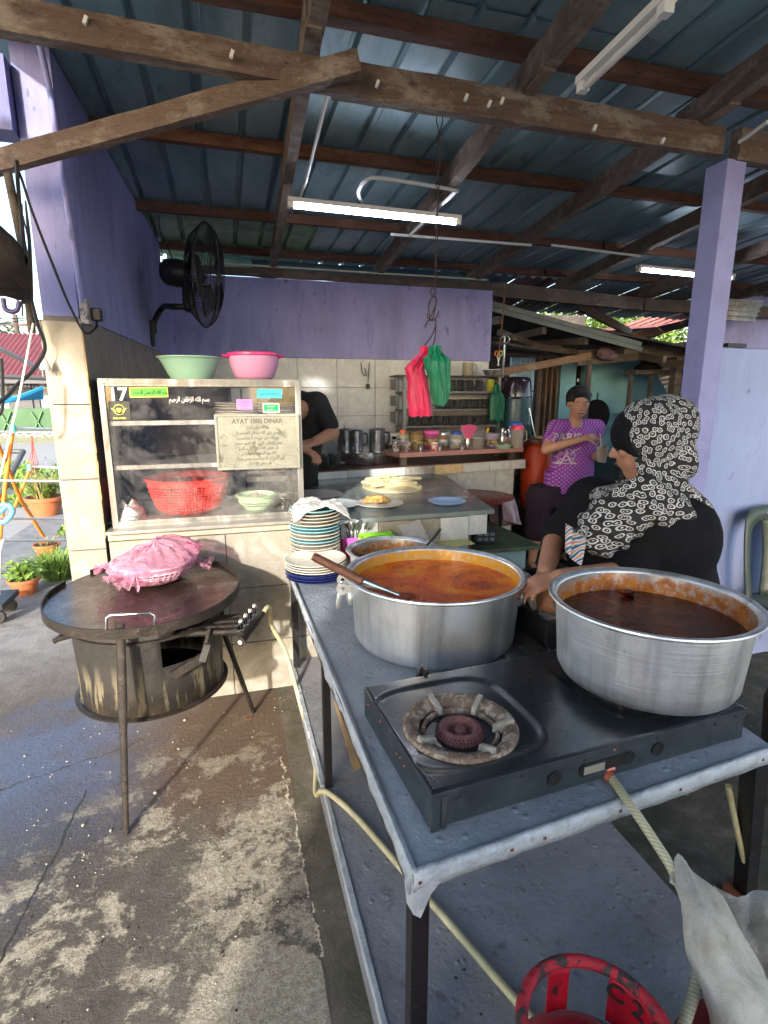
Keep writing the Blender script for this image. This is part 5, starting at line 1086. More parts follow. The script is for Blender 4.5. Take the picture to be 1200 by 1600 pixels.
# ---------------------------------------------------------------- towel
def strips(name, rows, m, label, cat, nu=26, nv=40, amp=.006, solid=.006, fold=.008, seed=1, sag=0):
    """cloth through rows of (px, py, z) control points, left to right"""
    R3 = [[aZ(*p) for p in r] for r in rows]
    def cr(P, t):
        t *= len(P) - 1; i = min(int(t), len(P) - 2); k = t - i; a = P[max(i - 1, 0)]; b_ = P[i]; c = P[i + 1]; d = P[min(i + 2, len(P) - 1)]
        return .5 * ((2 * b_) + (c - a) * k + (2 * a - 5 * b_ + 4 * c - d) * k * k + (-a + 3 * b_ - 3 * c + d) * k ** 3)
    b_ = MB()
    def f(u, v):
        P = cr([cr(r, u) for r in R3], v); n_ = Vector((-.3, -.8, .5))
        return P + n_ * (amp * mnoise.noise(Vector((u * 4, v * 5, seed))) + fold * math.sin(u * 9 + 3 * v + seed) * .4 + .011 * math.sin(u * 13 + 2.2 * math.sin(v * 4 + seed)) * (.3 + .7 * v) + .0015 * mnoise.noise(Vector((u * 14, v * 18, seed))))
    b_.grid(f, nu * 2, nv * 2); o = b_.build(name, m, smooth=True, solid=solid); return tag(o, label, cat) if label else o
tw = strips('towel', [[(1046, 1376, .62), (1058, 1338, .635), (1068, 1345, .63), (1078, 1362, .625), (1092, 1372, .615)],
    [(1062, 1392, .61), (1066, 1395, .625), (1088, 1392, .64), (1112, 1392, .63), (1126, 1402, .60)],
    [(1066, 1425, .60), (1078, 1430, .62), (1104, 1440, .635), (1136, 1450, .62), (1158, 1462, .58)],
    [(1070, 1480, .57), (1090, 1490, .59), (1125, 1500, .61), (1165, 1510, .59), (1192, 1522, .56)],
    [(1092, 1528, .54), (1110, 1545, .565), (1150, 1560, .58), (1195, 1575, .57), (1222, 1590, .54)],
    [(1118, 1600, .51), (1140, 1620, .54), (1180, 1640, .55), (1225, 1650, .54), (1255, 1660, .51)],
    [(1130, 1690, .47), (1160, 1710, .50), (1200, 1730, .51), (1250, 1740, .50), (1290, 1740, .48)]], towel_m, 'rumpled off-white towel hanging over the hose and rear cylinder', 'towel', fold=.004, amp=.010)
t2 = strips('cleaning_cloth', [[(1118, 1386, .56), (1150, 1400, .565), (1190, 1395, .57), (1230, 1392, .56)], [(1130, 1420, .55), (1165, 1432, .56), (1200, 1432, .57), (1245, 1430, .56)], [(1150, 1470, .53), (1185, 1480, .55), (1222, 1480, .56), (1265, 1480, .55)], [(1180, 1540, .49), (1215, 1550, .51), (1255, 1560, .52), (1290, 1560, .52)], [(1210, 1620, .44), (1250, 1640, .46), (1290, 1640, .47), (1330, 1640, .48)]], towel_m, 'second grey cloth spread behind the long towel at the right edge', 'cloth', amp=.012, seed=5)

# steel tray and dark roasting pan behind the stove
tp = [aZ(px, py, .672) for px, py in ((775, 1002), (815, 972), (868, 1022), (800, 1046))]
b = MB(); c4 = sum(tp, Vector()) / 4
b.add([p for p in tp] + [c4 + (p - c4) * .93 - Vector((0, 0, .006)) for p in tp], [(4, 5, 6, 7)] + [(i, (i + 1) % 4, 4 + (i + 1) % 4, 4 + i) for i in range(4)]); tag(b.build('steel_tray', steel_m, solid=.002, bevel=.004, origin=True), 'small stainless tray lying between the orange curry pot and the stove', 'tray')
rp = thing('roasting_pan', 'black roasting pan of chicken scraps and tissue beside the seated woman', 'pan', (1.09, 1.62, TZ + .004))
b = MB(); x0, x1, y0, y1, h_ = -.17, .17, -.25, .22, .095
for q in (((x0, y0, 0), (x1, y1, .006)), ((x0, y0, .006), (x1, y0 + .008, h_)), ((x0, y1 - .008, .006), (x1, y1, h_)), ((x0, y0 + .008, .006), (x0 + .008, y1 - .008, h_)), ((x1 - .008, y0 + .008, .006), (x1, y1 - .008, h_))): b.box(*q)
b.build('pan_body', black_steel, rp, bevel=.003)
b = MB(); pts = [(x0 - .004, y0 - .004, h_), (x1 + .004, y0 - .004, h_), (x1 + .004, y1 + .004, h_), (x0 - .004, y1 + .004, h_), (x0 - .004, y0 - .004, h_)]; b.tube(pts, .006, 8); b.build('rolled_rim', black_steel, rp, smooth=True)
b = MB(); b.grid(lambda u, v: (x0 + .02 + .3 * u, y0 + .02 + .38 * v, .055 + .022 * mnoise.noise(Vector((u * 7, v * 7, 2))) + .01 * mnoise.noise(Vector((u * 20, v * 20, 2)))), 40, 40); b.build('tissue', mat('soiled_tissue', (.55, .50, .40), .9, col2=(.40, .16, .04), thr=(.5, .6), ns=9), rp, smooth=True)
for i in range(6):
    b = MB(); c = Vector((random.uniform(-.12, .10), random.uniform(-.2, .12), .078)); b.ell(c, (random.uniform(.02, .035), random.uniform(.018, .028), .018), 14, 8, rot=(random.random(), random.random(), random.random() * 3)); b.build('chicken_piece', mat('fried_chicken', (.28, .09, .03), .5, var=.4, ns=14, bs=.5) if i == 0 else bpy.data.materials['fried_chicken'], rp, smooth=True)

# ---------------------------------------------------------------- crockery at the far end of the table
def stack(px, base_z, y, n_, r, cols, lab, dz=.0118, x=None):
    ms = {}
    for i in range(n_):
        m = cols(i)
        if (m, r) not in ms: ms[(m, r)] = plate_mesh('plate', m, r, .016)
        o = put(ms[(m, r)], 'plate', None, (x + random.uniform(-.003, .003), y + random.uniform(-.003, .003), base_z + i * dz), (random.uniform(-.015, .015), random.uniform(-.015, .015), random.random() * 6)); yield i, o
ord_ = ['first', 'second', 'third', 'fourth', 'fifth', 'sixth', 'seventh', 'eighth', 'ninth', 'tenth', 'eleventh', 'twelfth', 'thirteenth', 'fourteenth', 'fifteenth', 'sixteenth', 'seventeenth', 'eighteenth', 'nineteenth', 'twentieth']
cream_line = plastic('cream_melamine', (.55, .52, .45), .25)
for i, o in stack(0, TZ + .006, 2.245, 8, .131, lambda i: ceramic_navy if i < 4 else ceramic, '', .0105, .338):
    tag(o, ('navy blue plate, %s from the bottom of the short stack' % ord_[i]) if i < 4 else ('white plate, %s above the navy ones in the short stack' % ord_[i - 4]), 'plate', 'short stack of plates on the table end')
def ct(i): return ceramic_blue if i in (8, 11, 12, 17) else (cream_line if i % 5 else ceramic)
for i, o in stack(0, TZ + .006, 2.405, 18, .112, ct, '', .0155, .362):
    nm = 'turquoise' if i in (8, 11, 12, 17) else 'cream'
    tag(o, '%s plate, %s counting from the bottom of the tall stack' % (nm, ord_[i]), 'plate', 'tall stack of plates under the cloth')
b = MB()
def clf(u, v):
    x, y = (u - .5) * .25, (v - .5) * .20; r_ = math.hypot(x, y); z = .020 * mnoise.noise(Vector((u * 4, v * 4, 8))) + .008 * mnoise.noise(Vector((u * 13, v * 13, 8))) - max(0, r_ - .10) * 1.0; return Vector((x + .01, y, z + .022))
b.grid(clf, 50, 44); b.build('folded_cloth', mat('white_rag', (.50, .50, .49), .9, var=.15, ns=14, bs=1.0, bscale=160), None, smooth=True, solid=.004, loc=(.368, 2.395, TZ + .006 + 18 * .0155)); tag(bpy.data.objects['folded_cloth'], 'crumpled white rag lying on the tall stack of plates', 'cloth')
# pink cutlery basket
q = aZ(554, 873, TZ); CB = thing('cutlery_basket', 'pink slotted plastic basket holding spoons and forks', 'basket', (q.x, q.y + .05, TZ + .003))
b = MB(); w0, w1_, hb_ = .048, .062, .105
def side(nx, ny, half0, half1, L):
    k = 9
    d = Vector((nx, ny, 0)); s_ = Vector((-ny, nx, 0))
    def pt(t, z): f_ = z / hb_; return d * (half0 + (half1 - half0) * f_) + s_ * t * (half0 + (half1 - half0) * f_) + Vector((0, 0, z))
    b.add([pt(-1, 0), pt(1, 0), pt(1, .03), pt(-1, .03)], [(0, 1, 2, 3)]); b.add([pt(-1, .075), pt(1, .075), pt(1, hb_), pt(-1, hb_)], [(0, 1, 2, 3)])
    for i in range(k): t = -1 + 2 * i / (k - 1); b.add([pt(t - .09 if i else -1, .03), pt(t + .09 if i < k - 1 else 1, .03), pt(t + .09 if i < k - 1 else 1, .075), pt(t - .09 if i else -1, .075)], [(0, 1, 2, 3)])
for d in ((1, 0), (-1, 0), (0, 1), (0, -1)): side(*d, w0, w1_, 0)
b.add([(-w0, -w0, 0), (w0, -w0, 0), (w0, w0, 0), (-w0, w0, 0)], [(0, 1, 2, 3)]); b.build('body', magenta_pl, CB, solid=.003)
sp_ = MB(); sp_.tube([(0, 0, 0), (0, 0, .10), (0, 0, .135)], [.003, .0025, .0035], 6, flat=.4); sp_.ell((0, 0, .155), (.0135, .003, .022), 12, 8); sme = sp_.mesh('spoon'); sme.materials.append(steel_m); sme.polygons.foreach_set('use_smooth', [True] * len(sme.polygons))
fk = MB(); fk.tube([(0, 0, 0), (0, 0, .10), (0, 0, .14)], [.003, .0025, .004], 6, flat=.4); fk.box((-.010, -.001, .138), (.010, .001, .150))
for k in range(4): fk.box((-.010 + k * .0058, -.001, .150), (-.0074 + k * .0058, .001, .178))
fme = fk.mesh('fork'); fme.materials.append(steel_m)
for i in range(18):
    isf = i % 3 == 0; a = random.uniform(-.035, .035); c = random.uniform(-.035, .035)
    o = put(fme if isf else sme, 'fork' if isf else 'spoon', None, (CB.location.x + a, CB.location.y + c, TZ + .012), (-c * 7 + random.uniform(-.1, .1), a * 7 + random.uniform(-.1, .1), random.uniform(-1, 1)))
    tag(o, 'steel %s standing head-up in the pink slotted basket' % ('fork' if isf else 'spoon'), 'fork' if isf else 'spoon', 'forks in the pink basket' if isf else 'spoons in the pink basket')
def bowl_at(name, label, cat, loc, r, h, m, rb_=None, rim=.004):
    b_ = MB(); rb_ = rb_ or r * .55; b_.lathe([(0, 0), (rb_, 0), (rb_ * 1.05, .004), (r * .88, h * .55), (r, h - .002), (r + rim, h), (r + rim, h + .002), (r - .003, h), (r * .86, h * .57), (rb_, .007), (0, .006)], 40); return tag(b_.build(name, m, None, smooth=True, loc=loc), label, cat)
q = aZ(600, 846, TZ + .03); bowl_at('bowl', 'shallow white bowl behind the rear curry pot', 'bowl', (q.x, q.y, TZ + .04), .078, .04, ceramic)
bx = MB(); bx.box((-.09, -.07, 0), (.09, .07, .035)); tag(bx.build('tub', mat('grey_tub', (.4, .42, .42), .5), None, bevel=.006, loc=(q.x + .005, q.y + .0, TZ + .004)), 'flat grey tub supporting the shallow white bowl', 'tub')
q = aY(588, 826, 2.46); LT = thing('lime_caddy', 'lime green plastic caddy with a handle slot against the counter', 'caddy', (q.x, 2.44, TZ + .004))
b = MB(); b.box((-.085, -.045, 0), (.085, .045, .085)); b.box((-.085, -.045, .085), (.085, -.035, .115)); b.box((-.085, .035, .085), (.085, .045, .125)); b.box((-.085, -.035, .085), (-.075, .035, .118)); b.box((.075, -.035, .085), (.085, .035, .118)); b.build('body', lime, LT, bevel=.004)
b = MB(); b.tube(smoothpath([(-.07, 0, .09), (-.05, 0, .12), (.05, 0, .12), (.07, 0, .09)]), .007, 8); b.build('handle', lime, LT, smooth=True)
# yellow wrapping and clear bag
yp = MB()
yq = [aZ(px, py, .70) for px, py in ((618, 868), (600, 822), (690, 812), (742, 850))]
yp.grid(lambda u, v: yq[0].lerp(yq[3], u).lerp(yq[1].lerp(yq[2], u), v) + Vector((0, 0, .010 * mnoise.noise(Vector((u * 5, v * 4, 1))) + .006 * mnoise.noise(Vector((u * 13, v * 12, 1))))), 40, 26)
tag(yp.build('wrapping_sheet', mat('yellow_waxed_paper', (.42, .42, .16), .35, var=.2, ns=5, col2=(.55, .42, .02), thr=(.55, .62), bs=.3, bscale=18), smooth=True, solid=.002, origin=True), 'yellow-green waxed wrapping paper spread before the prep counter', 'paper')
yp = MB(); cq = [aY(622, 822, 2.36), aY(655, 812, 2.50), aY(672, 845, 2.34), aY(640, 855, 2.28)]
yp.grid(lambda u, v: cq[0].lerp(cq[3], u).lerp(cq[1].lerp(cq[2], u), v) + Vector((0, 0, .012 * mnoise.noise(Vector((u * 5, v * 4, 4))))), 20, 16); tag(yp.build('clear_bag', clear_plastic, smooth=True, origin=True), 'clear plastic bag folded up over the yellow wrapping paper', 'bag')
yb = MB(); yb.box((.60, 2.22, TZ + .004), (1.05, 2.49, TZ + .030)); tag(yb.build('packet_tray', mat('zinc_tray', (.34, .36, .36), .45, .5, ns=9), None, bevel=.004, origin=True), 'flat zinc tray under the yellow wrapping paper', 'tray')

# ================================================================ PREP COUNTER
PC = thing('prep_counter', 'tiled counter with grey marble slab where the dough lies', 'counter', (1.0, 3.2, 0)); po = PC.location
b = MB(); b.box((.51 - po.x, 2.56 - po.y, 0), (1.18 - po.x, 3.86 - po.y, .825)); b.build('core', grout, PC)
pts = [(.345, 2.62), (.515, 2.52), (1.335, 2.535), (1.555, 3.72), (1.50, 3.86), (.345, 3.86)]
b = MB(); k = len(pts); b.add([(x - po.x, y - po.y, .828) for x, y in pts] + [(x - po.x, y - po.y, .852) for x, y in pts], [tuple(range(k))[::-1], tuple(range(k, 2 * k))] + [(i, (i + 1) % k, k + (i + 1) % k, k + i) for i in range(k)]); b.build('marble_slab', marble, PC, bevel=.004)
tiles(PC, (-po.x, 2.55 - po.y, 0), (1, 0, 0), (0, 0, 1), [.508, .70, 1.03, 1.19], [0.0, .235, .525, .825], tile_white, gap=.0035, nrm=(0, -1, 0), th=.012, mats=[tile_back, tile_white])
b = MB(); b.box((1.19 - po.x, 2.55 - po.y, .72), (1.30 - po.x, 2.60 - po.y, .826)); b.box((1.185 - po.x, 2.545 - po.y, 0), (1.205 - po.x, 3.80 - po.y, .72), mi=1); b.build('end_panel', [tile_back, mat('reddish_board', (.20, .06, .05), .7)], PC)
tiles(PC, (1.205 - po.x, 2.60 - po.y, 0), (0, 1, 0), (0, 0, 1), [0, .4, .8, 1.2], [0, .24, .48, .715], tile_back, gap=.004, nrm=(1, 0, 0), th=.012)
# dough
b = MB()
for i in range(24):
    u = random.uniform(-1, 1); v = random.uniform(-1, 1) * math.sqrt(1 - min(1, u * u)) ; c = Vector((u * .14, v * .20, random.uniform(.014, .052))); a = random.uniform(-.7, .7); L = random.uniform(.04, .08)
    d = Vector((math.cos(a), math.sin(a), 0)) * L; b.caps(c - d, c + d, random.uniform(.010, .017), random.uniform(.008, .014), 10)
b.ell((0, 0, .002), (.20, .24, .030), 28, 8)
dq = blob(b, 'dough', mat('raw_dough', (.55, .49, .30), .5, var=.12, ns=9, bs=.2, bscale=30, sss=.1), None, .005, 1); dq.location = (1.02, 3.36, .853); tag(dq, 'heap of stretched pale roti dough on the marble', 'dough')
def dish(loc, r, m, label, rx=1.0, h=.016):
    me = plate_mesh('plate', m, r, h); o = put(me, 'plate', None, loc, (0, 0, 0), (rx, 1, 1)); return tag(o, label, 'plate')
dish((.778, 2.795, .853), .128, ceramic, 'white plate holding folded roti on the marble counter'); dish((1.150, 2.745, .853), .104, ceramic_cyan, 'empty pale blue plate near the marble counter corner'); dish((.548, 2.84, .853), .125, grey_dish, 'empty grey plate between the rag-topped stack and the roti')
b = MB()
for i in range(9): 
    c = Vector((random.uniform(-.05, .05), random.uniform(-.04, .04), .014 + i * .003)); d = Vector((math.cos(i * .5 - 1.0), math.sin(i * .5 - 1.0) * .5, 0)) * .035; b.caps(c - d, c + d, .012, .010, 8)
rq = blob(b, 'roti', mat('browned_roti', (.46, .28, .09), .55, var=.35, ns=18, col2=(.20, .06, .015), thr=(.52, .6), bs=.4), None, .006, 1); rq.location = (.775, 2.795, .858); tag(rq, 'folded golden-brown roti on the white plate', 'roti')
b = MB(); b.lathe([(0, 0), (.15, .001), (.16, .004), (.15, .003), (0, .002)], 40); tag(b.build('glass_plate', clear_plastic, None, smooth=True, loc=(.50, 3.22, .854)), 'large clear round plate lying on the marble beside the cabinet', 'plate')
KF = thing('dough_knife', 'broad dark knife with a grey handle behind the blue plate', 'knife', (1.22, 2.86, .856), R(-12)); b = MB(); b.box((-.14, -.012, 0), (.0, .016, .002)); b.build('blade', mat('dark_blade', (.06, .05, .05), .3, .8), KF); b = MB(); b.tube([(0, 0, .004), (.05, 0, .006), (.10, 0, .005)], [.010, .012, .009], 8, flat=.6); b.build('handle', mat('grey_handle', (.25, .28, .28), .5), KF, smooth=True)

# ================================================================ BACK COUNTER AND ITS CLUTTER
BC = thing('back_counter', 'tiled rear counter with ivory edge tiles under the pink shelf', 'counter', (1.5, 4.3, 0)); bo = BC.location
f0, f1 = Vector((.50, 3.80, 0)), Vector((2.43, 4.11, 0)); fd = (f1 - f0).normalized(); fn = Vector((fd.y, -fd.x, 0)); FL_ = (f1 - f0).length
top = [f0, f1, Vector((2.44, 4.88, 0)), Vector((.50, 4.88, 0))]
b = MB(); b.add([p - bo + Vector((0, 0, .835)) for p in top] + [p - bo + Vector((0, 0, .905)) for p in top], [(3, 2, 1, 0), (4, 5, 6, 7), (0, 1, 5, 4), (1, 2, 6, 5), (2, 3, 7, 6), (3, 0, 4, 7)]); b.build('worktop', mat('red_brown_worktop', (.12, .055, .04), .4, col2=(.07, .05, .045), thr=(.45, .6)), BC)
tiles(BC, f0 - bo + fn * .001, fd, (0, 0, 1), [0.0, .33, .80, 1.06, 1.32, 1.58, 1.80, FL_], [.826, .902], tile_back, gap=.004, nrm=fn, th=.010, mats=[tile_back, tile_ivory, tile_back, tile_back, tile_white])
b = MB(); g0 = f0 + fd * .03 - fn * .06; g1 = f1 - fd * .07 - fn * .06
b.add([p - bo for p in (g0, g1, g1 + Vector((0, .65, 0)), g0 + Vector((0, .65, 0)))] + [p - bo + Vector((0, 0, .833)) for p in (g0, g1, g1 + Vector((0, .65, 0)), g0 + Vector((0, .65, 0)))], [(0, 1, 5, 4), (1, 2, 6, 5), (2, 3, 7, 6), (3, 0, 4, 7)]); b.build('core', grout, BC)
tiles(BC, g0 - bo + fn * .001, fd, (0, 0, 1), [0, .36, .80, 1.28, 1.66, (g1 - g0).length], [0, .27, .60, .825], tile_back, gap=.004, nrm=fn, th=.010)
PS = thing('pink_shelf', 'long pink-edged shelf board crowded with jars above the rear counter', 'shelf', (1.8, 4.15, .935)); so = PS.location
a0, a1 = Vector((1.27, 3.99, 0)), Vector((2.42, 4.13, 0)); b = MB(); dd = Vector((-.03, .30, 0)); 
q4 = [a0, a1, a1 + dd, a0 + dd + Vector((-.05, 0, 0))]
b.add([p - Vector((so.x, so.y, 0)) + Vector((0, 0, .03)) for p in q4] + [p - Vector((so.x, so.y, 0)) + Vector((0, 0, .066)) for p in q4], [(3, 2, 1, 0), (4, 5, 6, 7), (0, 1, 5, 4), (1, 2, 6, 5), (2, 3, 7, 6), (3, 0, 4, 7)]); b.build('board', mat('dusty_pink_paint', (.42, .22, .20), .45, var=.12), PS, bevel=.003)
for p in (a0 + Vector((.04, .04, 0)), a1 + Vector((-.1, .03, 0)), a0 + dd + Vector((.02, -.04, 0)), a1 + dd + Vector((-.1, -.04, 0))): b = MB(); b.cbox(p - Vector((so.x, so.y, 0)) + Vector((0, 0, -.001)), (.05, .04, .058)); b.build('foot', dark_wood, PS)
SZ = 1.002
LAB = [mat('printed_label_%d' % i, a_, .5, col2=c_, thr=(.5, .53), ns=11, stretch=(1, 1, 2.5)) for i, (a_, c_) in enumerate((((.50, .46, .36), (.35, .06, .04)), ((.42, .34, .12), (.10, .07, .04)), ((.52, .50, .46), (.05, .14, .30)), ((.30, .08, .12), (.55, .48, .42))))]
def xs(px, y=4.15): return aY(px, 700, y).x
def jar(name, label, cat, px, y, z, r, h, mb_, ml=None, lidh=.012, fill=None, neck=.85, parts=()):
    t = thing(name, label, cat, (xs(px, y), y, z)); b_ = MB()
    b_.lathe([(0, 0), (r * .92, 0), (r, .004), (r, h * .82), (r * neck, h * .93), (r * neck, h), (r * neck - .002, h), (r * neck - .002, h * .93), (r - .002, h * .80), (r - .002, .006), (0, .004)], 28); b_.build('body', mb_, t, smooth=True)
    if ml: b_ = MB(); b_.lathe([(r * neck + .003, h - lidh * .6), (r * neck + .003, h + lidh * .6), (r * neck - .002, h + lidh), (0, h + lidh)], 28); b_.build('lid', ml, t, smooth=True)
    if label != '' and mb_ is not glassware and r > .03 and name not in ('water_jug',):
        b_ = MB(); b_.lathe([(r + .0004, h * .26), (r + .0008, h * .27), (r + .0008, h * .62), (r + .0004, h * .63)], 28); lm = LAB[len(name) % len(LAB)]; b_.build('paper_label', lm, t, smooth=True)
    if fill: b_ = MB(); b_.lathe([(0, .006), (r - .003, .006), (r - .003, h * .6), (0, h * .62)], 20); b_.build('contents', fill, t, smooth=True)
    return t
brown_pl = mat('brown_tub', (.14, .075, .03), .4); amber = clear_mat('amber_jar', (.3, .16, .06), .5); pink_clear = clear_mat('pinkish_jar', (.45, .10, .22), .6); lilac_pl = plastic('lilac_plastic', (.30, .25, .38), .35); mint2 = plastic('mint_dish_plastic', (.34, .48, .38), .35)
navy_pl = plastic('blue_lid_plastic', (.03, .06, .40), .35); powder = mat('cream_powder', (.5, .42, .26), .9); dkfill = mat('dark_spice', (.10, .05, .03), .8)
jar('condensed_milk_jug', 'cream plastic bottle with orange cap at the left end of the pink shelf', 'bottle', 629, 4.22, SZ, .050, .145, mat('milky_plastic', (.42, .38, .24), .35), plastic('orange_cap', (.7, .15, .05)), .02, neck=.4)
for i, (px, lab) in enumerate(((618, 'small can with red and black label, nearer the shelf end'), (637, 'small can with black and white label and silver top'))):
    t = jar('sauce_can', lab, 'can', px, 4.08, SZ, .027, .075, mat('can_label_%d' % i, (.10, .03, .03), .4, col2=(.5, .45, .42), thr=(.48, .52), ns=14, stretch=(1, 1, 2)), steel_m, .006, neck=.9)
jar('brown_tub', 'brown round tub with a wooden-looking lid on the pink shelf', 'tub', 650, 4.24, SZ, .060, .13, mat('ochre_tub', (.26, .17, .06), .4), brown_pl, .02, neck=1.0)
jar('sugar_jar', 'big pinkish jar with magenta lid on the shelf', 'jar', 673, 4.24, SZ, .060, .135, pink_clear, magenta_pl, .014, dkfill, neck=1.0)
jar('condensed_milk_can', 'red and white small tin before the magenta-lidded jar', 'can', 679, 4.09, SZ, .028, .060, mat('tin_label', (.55, .05, .04), .4, col2=(.6, .58, .55), thr=(.5, .53), ns=10), white_plastic, .006)
jar('coffee_jar', 'brown glass jar with steel lid between pink and blue lids', 'jar', 692, 4.20, SZ, .036, .125, amber, steel_m, .016, dkfill, neck=.85)
jar('powder_tub', 'clear tub of cream powder with a dark blue lid', 'tub', 712, 4.22, SZ, .058, .125, clear_plastic, navy_pl, .016, powder, neck=.75)
for px, lab in ((657, 'steel cup on the shelf before the brown tub'), (687, 'steel cup on the shelf before the brown glass jar'), (722, 'steel cup right of the cream powder tub')): bowl_at('steel_cup', lab, 'cup', (xs(px, 4.07), 4.07, SZ), .024, .05, steel_m, .02, .001)['group'] = 'steel cups on the pink shelf'
t = jar('utensil_can', 'tall steel can holding a pink fan and yellow spatulas', 'can', 730, 4.14, SZ, .026, .085, steel_m, None); 
b = MB(); o0 = t.location
for k in range(7): a = -.5 + k * .17; b.beam((0, -.004 + k * .001, .07), (math.sin(a) * .14, -.004 + k * .001, .07 + math.cos(a) * .13), .022, .002, up=(0, 1, 0))
o = b.build('pink_fan', mat('pink_pleated_plastic', (.62, .10, .24), .4), None, loc=(o0.x + .01, o0.y, o0.z)); tag(o, 'pleated pink plastic fan standing in the steel can', 'fan')
b = MB(); b.tube([(-.01, 0, .06), (-.045, 0, .19)], .008, 6, flat=.4); o = b.build('spatula', mat('yellow_pl', (.62, .40, .03), .4), None, loc=(o0.x, o0.y + .012, o0.z)); tag(o, 'yellow spatula leaning left of the pink fan', 'spatula')
b = MB(); b.beam((0, 0, .0), (.035, 0, .11), .022, .006, up=(0, 1, 0)); o = b.build('scraper', bpy.data.materials['yellow_pl'], None, loc=(xs(757, 4.28), 4.29, SZ + .05)); tag(o, 'yellow scraper standing behind the small plate stack', 'scraper')
sm_pl = plate_mesh('saucer', ceramic, .062, .010)
for i in range(7): tag(put(sm_pl, 'saucer', None, (xs(746, 4.13) + random.uniform(-.003, .003), 4.13, SZ + i * .0125), (random.uniform(-.03, .03), random.uniform(-.03, .03), 0)), 'white saucer, %s from the bottom of the pile on the pink shelf' % ord_[i], 'saucer', 'pile of saucers on the pink shelf')
jar('lilac_jar', 'pale lilac plastic jar right of the saucers', 'jar', 768, 4.24, SZ, .058, .105, lilac_pl, plastic('lilac_lid', (.36, .30, .42)), .014, neck=1.0)
t = jar('steel_kettle', 'steel churn with wire bail handle behind the mint dish', 'kettle', 787, 4.26, SZ, .058, .13, steel_m, steel_m, .016, neck=.75)
b = MB(); b.tube(smoothpath([(-.055, -.03, .11), (-.03, -.075, .06), (.04, -.075, .03), (.06, -.03, .05)]), .003, 6); b.build('bail', steel_m, t, smooth=True)
t = jar('steel_shaker', 'narrow steel shaker standing in front of the churn', 'shaker', 784, 4.16, SZ + .012, .026, .135, steel_m, steel_m, .02, neck=.5)
bowl_at('mint_dish', 'shallow mint plastic dish at the right of the shelf', 'dish', (xs(786, 4.10), 4.10, SZ), .072, .032, mint2, .055)
def jug(label, px, y, z, r, h, ml, mb_=clear_plastic, g=None):
    t = jar('water_jug', label, 'jug', px, y, z, r, h, mb_, ml, .022, neck=1.02); b_ = MB(); b_.tube(smoothpath([(r - .002, 0, h * .85), (r + .035, 0, h * .80), (r + .038, 0, h * .40), (r - .002, 0, h * .25)]), .0065, 8); b_.build('handle', mb_, t, smooth=True); return t
jug('clear jug with a hot pink lid at the right end of the shelf', 807, 4.14, SZ, .050, .165, plastic('coral_lid', (.8, .06, .16)))
jug('clear jug with a blue lid standing behind the pink-lidded one', 803, 4.30, SZ, .054, .185, plastic('royal_lid', (.02, .12, .55)))
b = MB(); b.box((-.055, -.04, 0), (.055, .04, .10)); t = thing('white_radio', 'white socket-like box standing behind the milk bottle', 'box', (xs(616, 4.45), 4.45, SZ + .02)); b.build('body', white_plastic, t, bevel=.008); b = MB(); b.box((-.03, -.042, .05), (.03, -.0405, .075)); b.build('panel', hole_m, t)
b = MB(); b.box((-.07, -.05, 0), (.07, .05, .11)); tag(b.build('stacking_box', dark_wood, None, loc=(xs(616, 4.45), 4.45, .907)), 'dark block under the white box on the rear counter', 'block')
# kettles, pans and glass tray at the left
for px, y, r, h, lab in ((540, 4.35, .070, .165, 'dark steel pitcher standing left among the kettles'), (556, 4.28, .058, .160, 'shiny steel pitcher touching the dark one'), (589, 4.30, .068, .165, 'steel pitcher standing alone nearer the pink shelf')):
    t = thing('steel_pitcher', lab, 'pitcher', (xs(px, y), y, 1.0), 0, 'steel pitchers on the rear counter'); b = MB(); b.lathe([(0, 0), (r * .95, 0), (r, .01), (r * .97, h * .9), (r * 1.02, h), (r * .95, h), (r * .93, h * .9), (r * .9, .01), (0, .008)], 32); b.build('body', steel_m, t, smooth=True)
    b = MB(); b.tube(smoothpath([(r, 0, h * .85), (r + .035, 0, h * .8), (r + .035, 0, h * .35), (r, 0, h * .25)]), .007, 8); b.build('handle', black_plastic, t, smooth=True); b = MB(); b.lathe([(r * 1.0, h), (r * .9, h + .008), (.012, h + .014), (.012, h + .03), (0, h + .032)], 28); b.build('lid', steel_m, t, smooth=True)
t = thing('wide_pan', 'wide low steel pan carrying the pitchers on the rear counter', 'pan', (xs(567, 4.25) , 4.25, .907)); b = MB(); b.lathe([(0, 0), (.19, 0), (.20, .01), (.20, .085), (.206, .09), (.206, .094), (.0, .092)], 48); b.build('body', steel_m, t, smooth=True)
t = thing('glass_tray', 'round steel tray of upturned glasses by the man', 'tray', (xs(513, 4.05), 4.05, .907)); b = MB(); b.lathe([(0, 0), (.10, 0), (.125, .03), (.13, .032), (.12, .032), (.098, .004), (0, .004)], 36); b.build('body', steel_m, t, smooth=True)
gl = MB(); gl.lathe([(.030, 0), (.026, .085), (0, .087), (0, .081), (.024, .080), (.028, .001)], 18); gme = gl.mesh('upturned_glass'); gme.materials.append(glassware); gme.polygons.foreach_set('use_smooth', [True] * len(gme.polygons))
for i in range(6):
    a = i * math.pi / 3; tag(put(gme, 'glass', None, (t.location.x + .066 * math.cos(a), 4.05 + .066 * math.sin(a), .913)), 'upturned drinking glass on the round steel tray', 'glass', 'upturned glasses on the round tray')

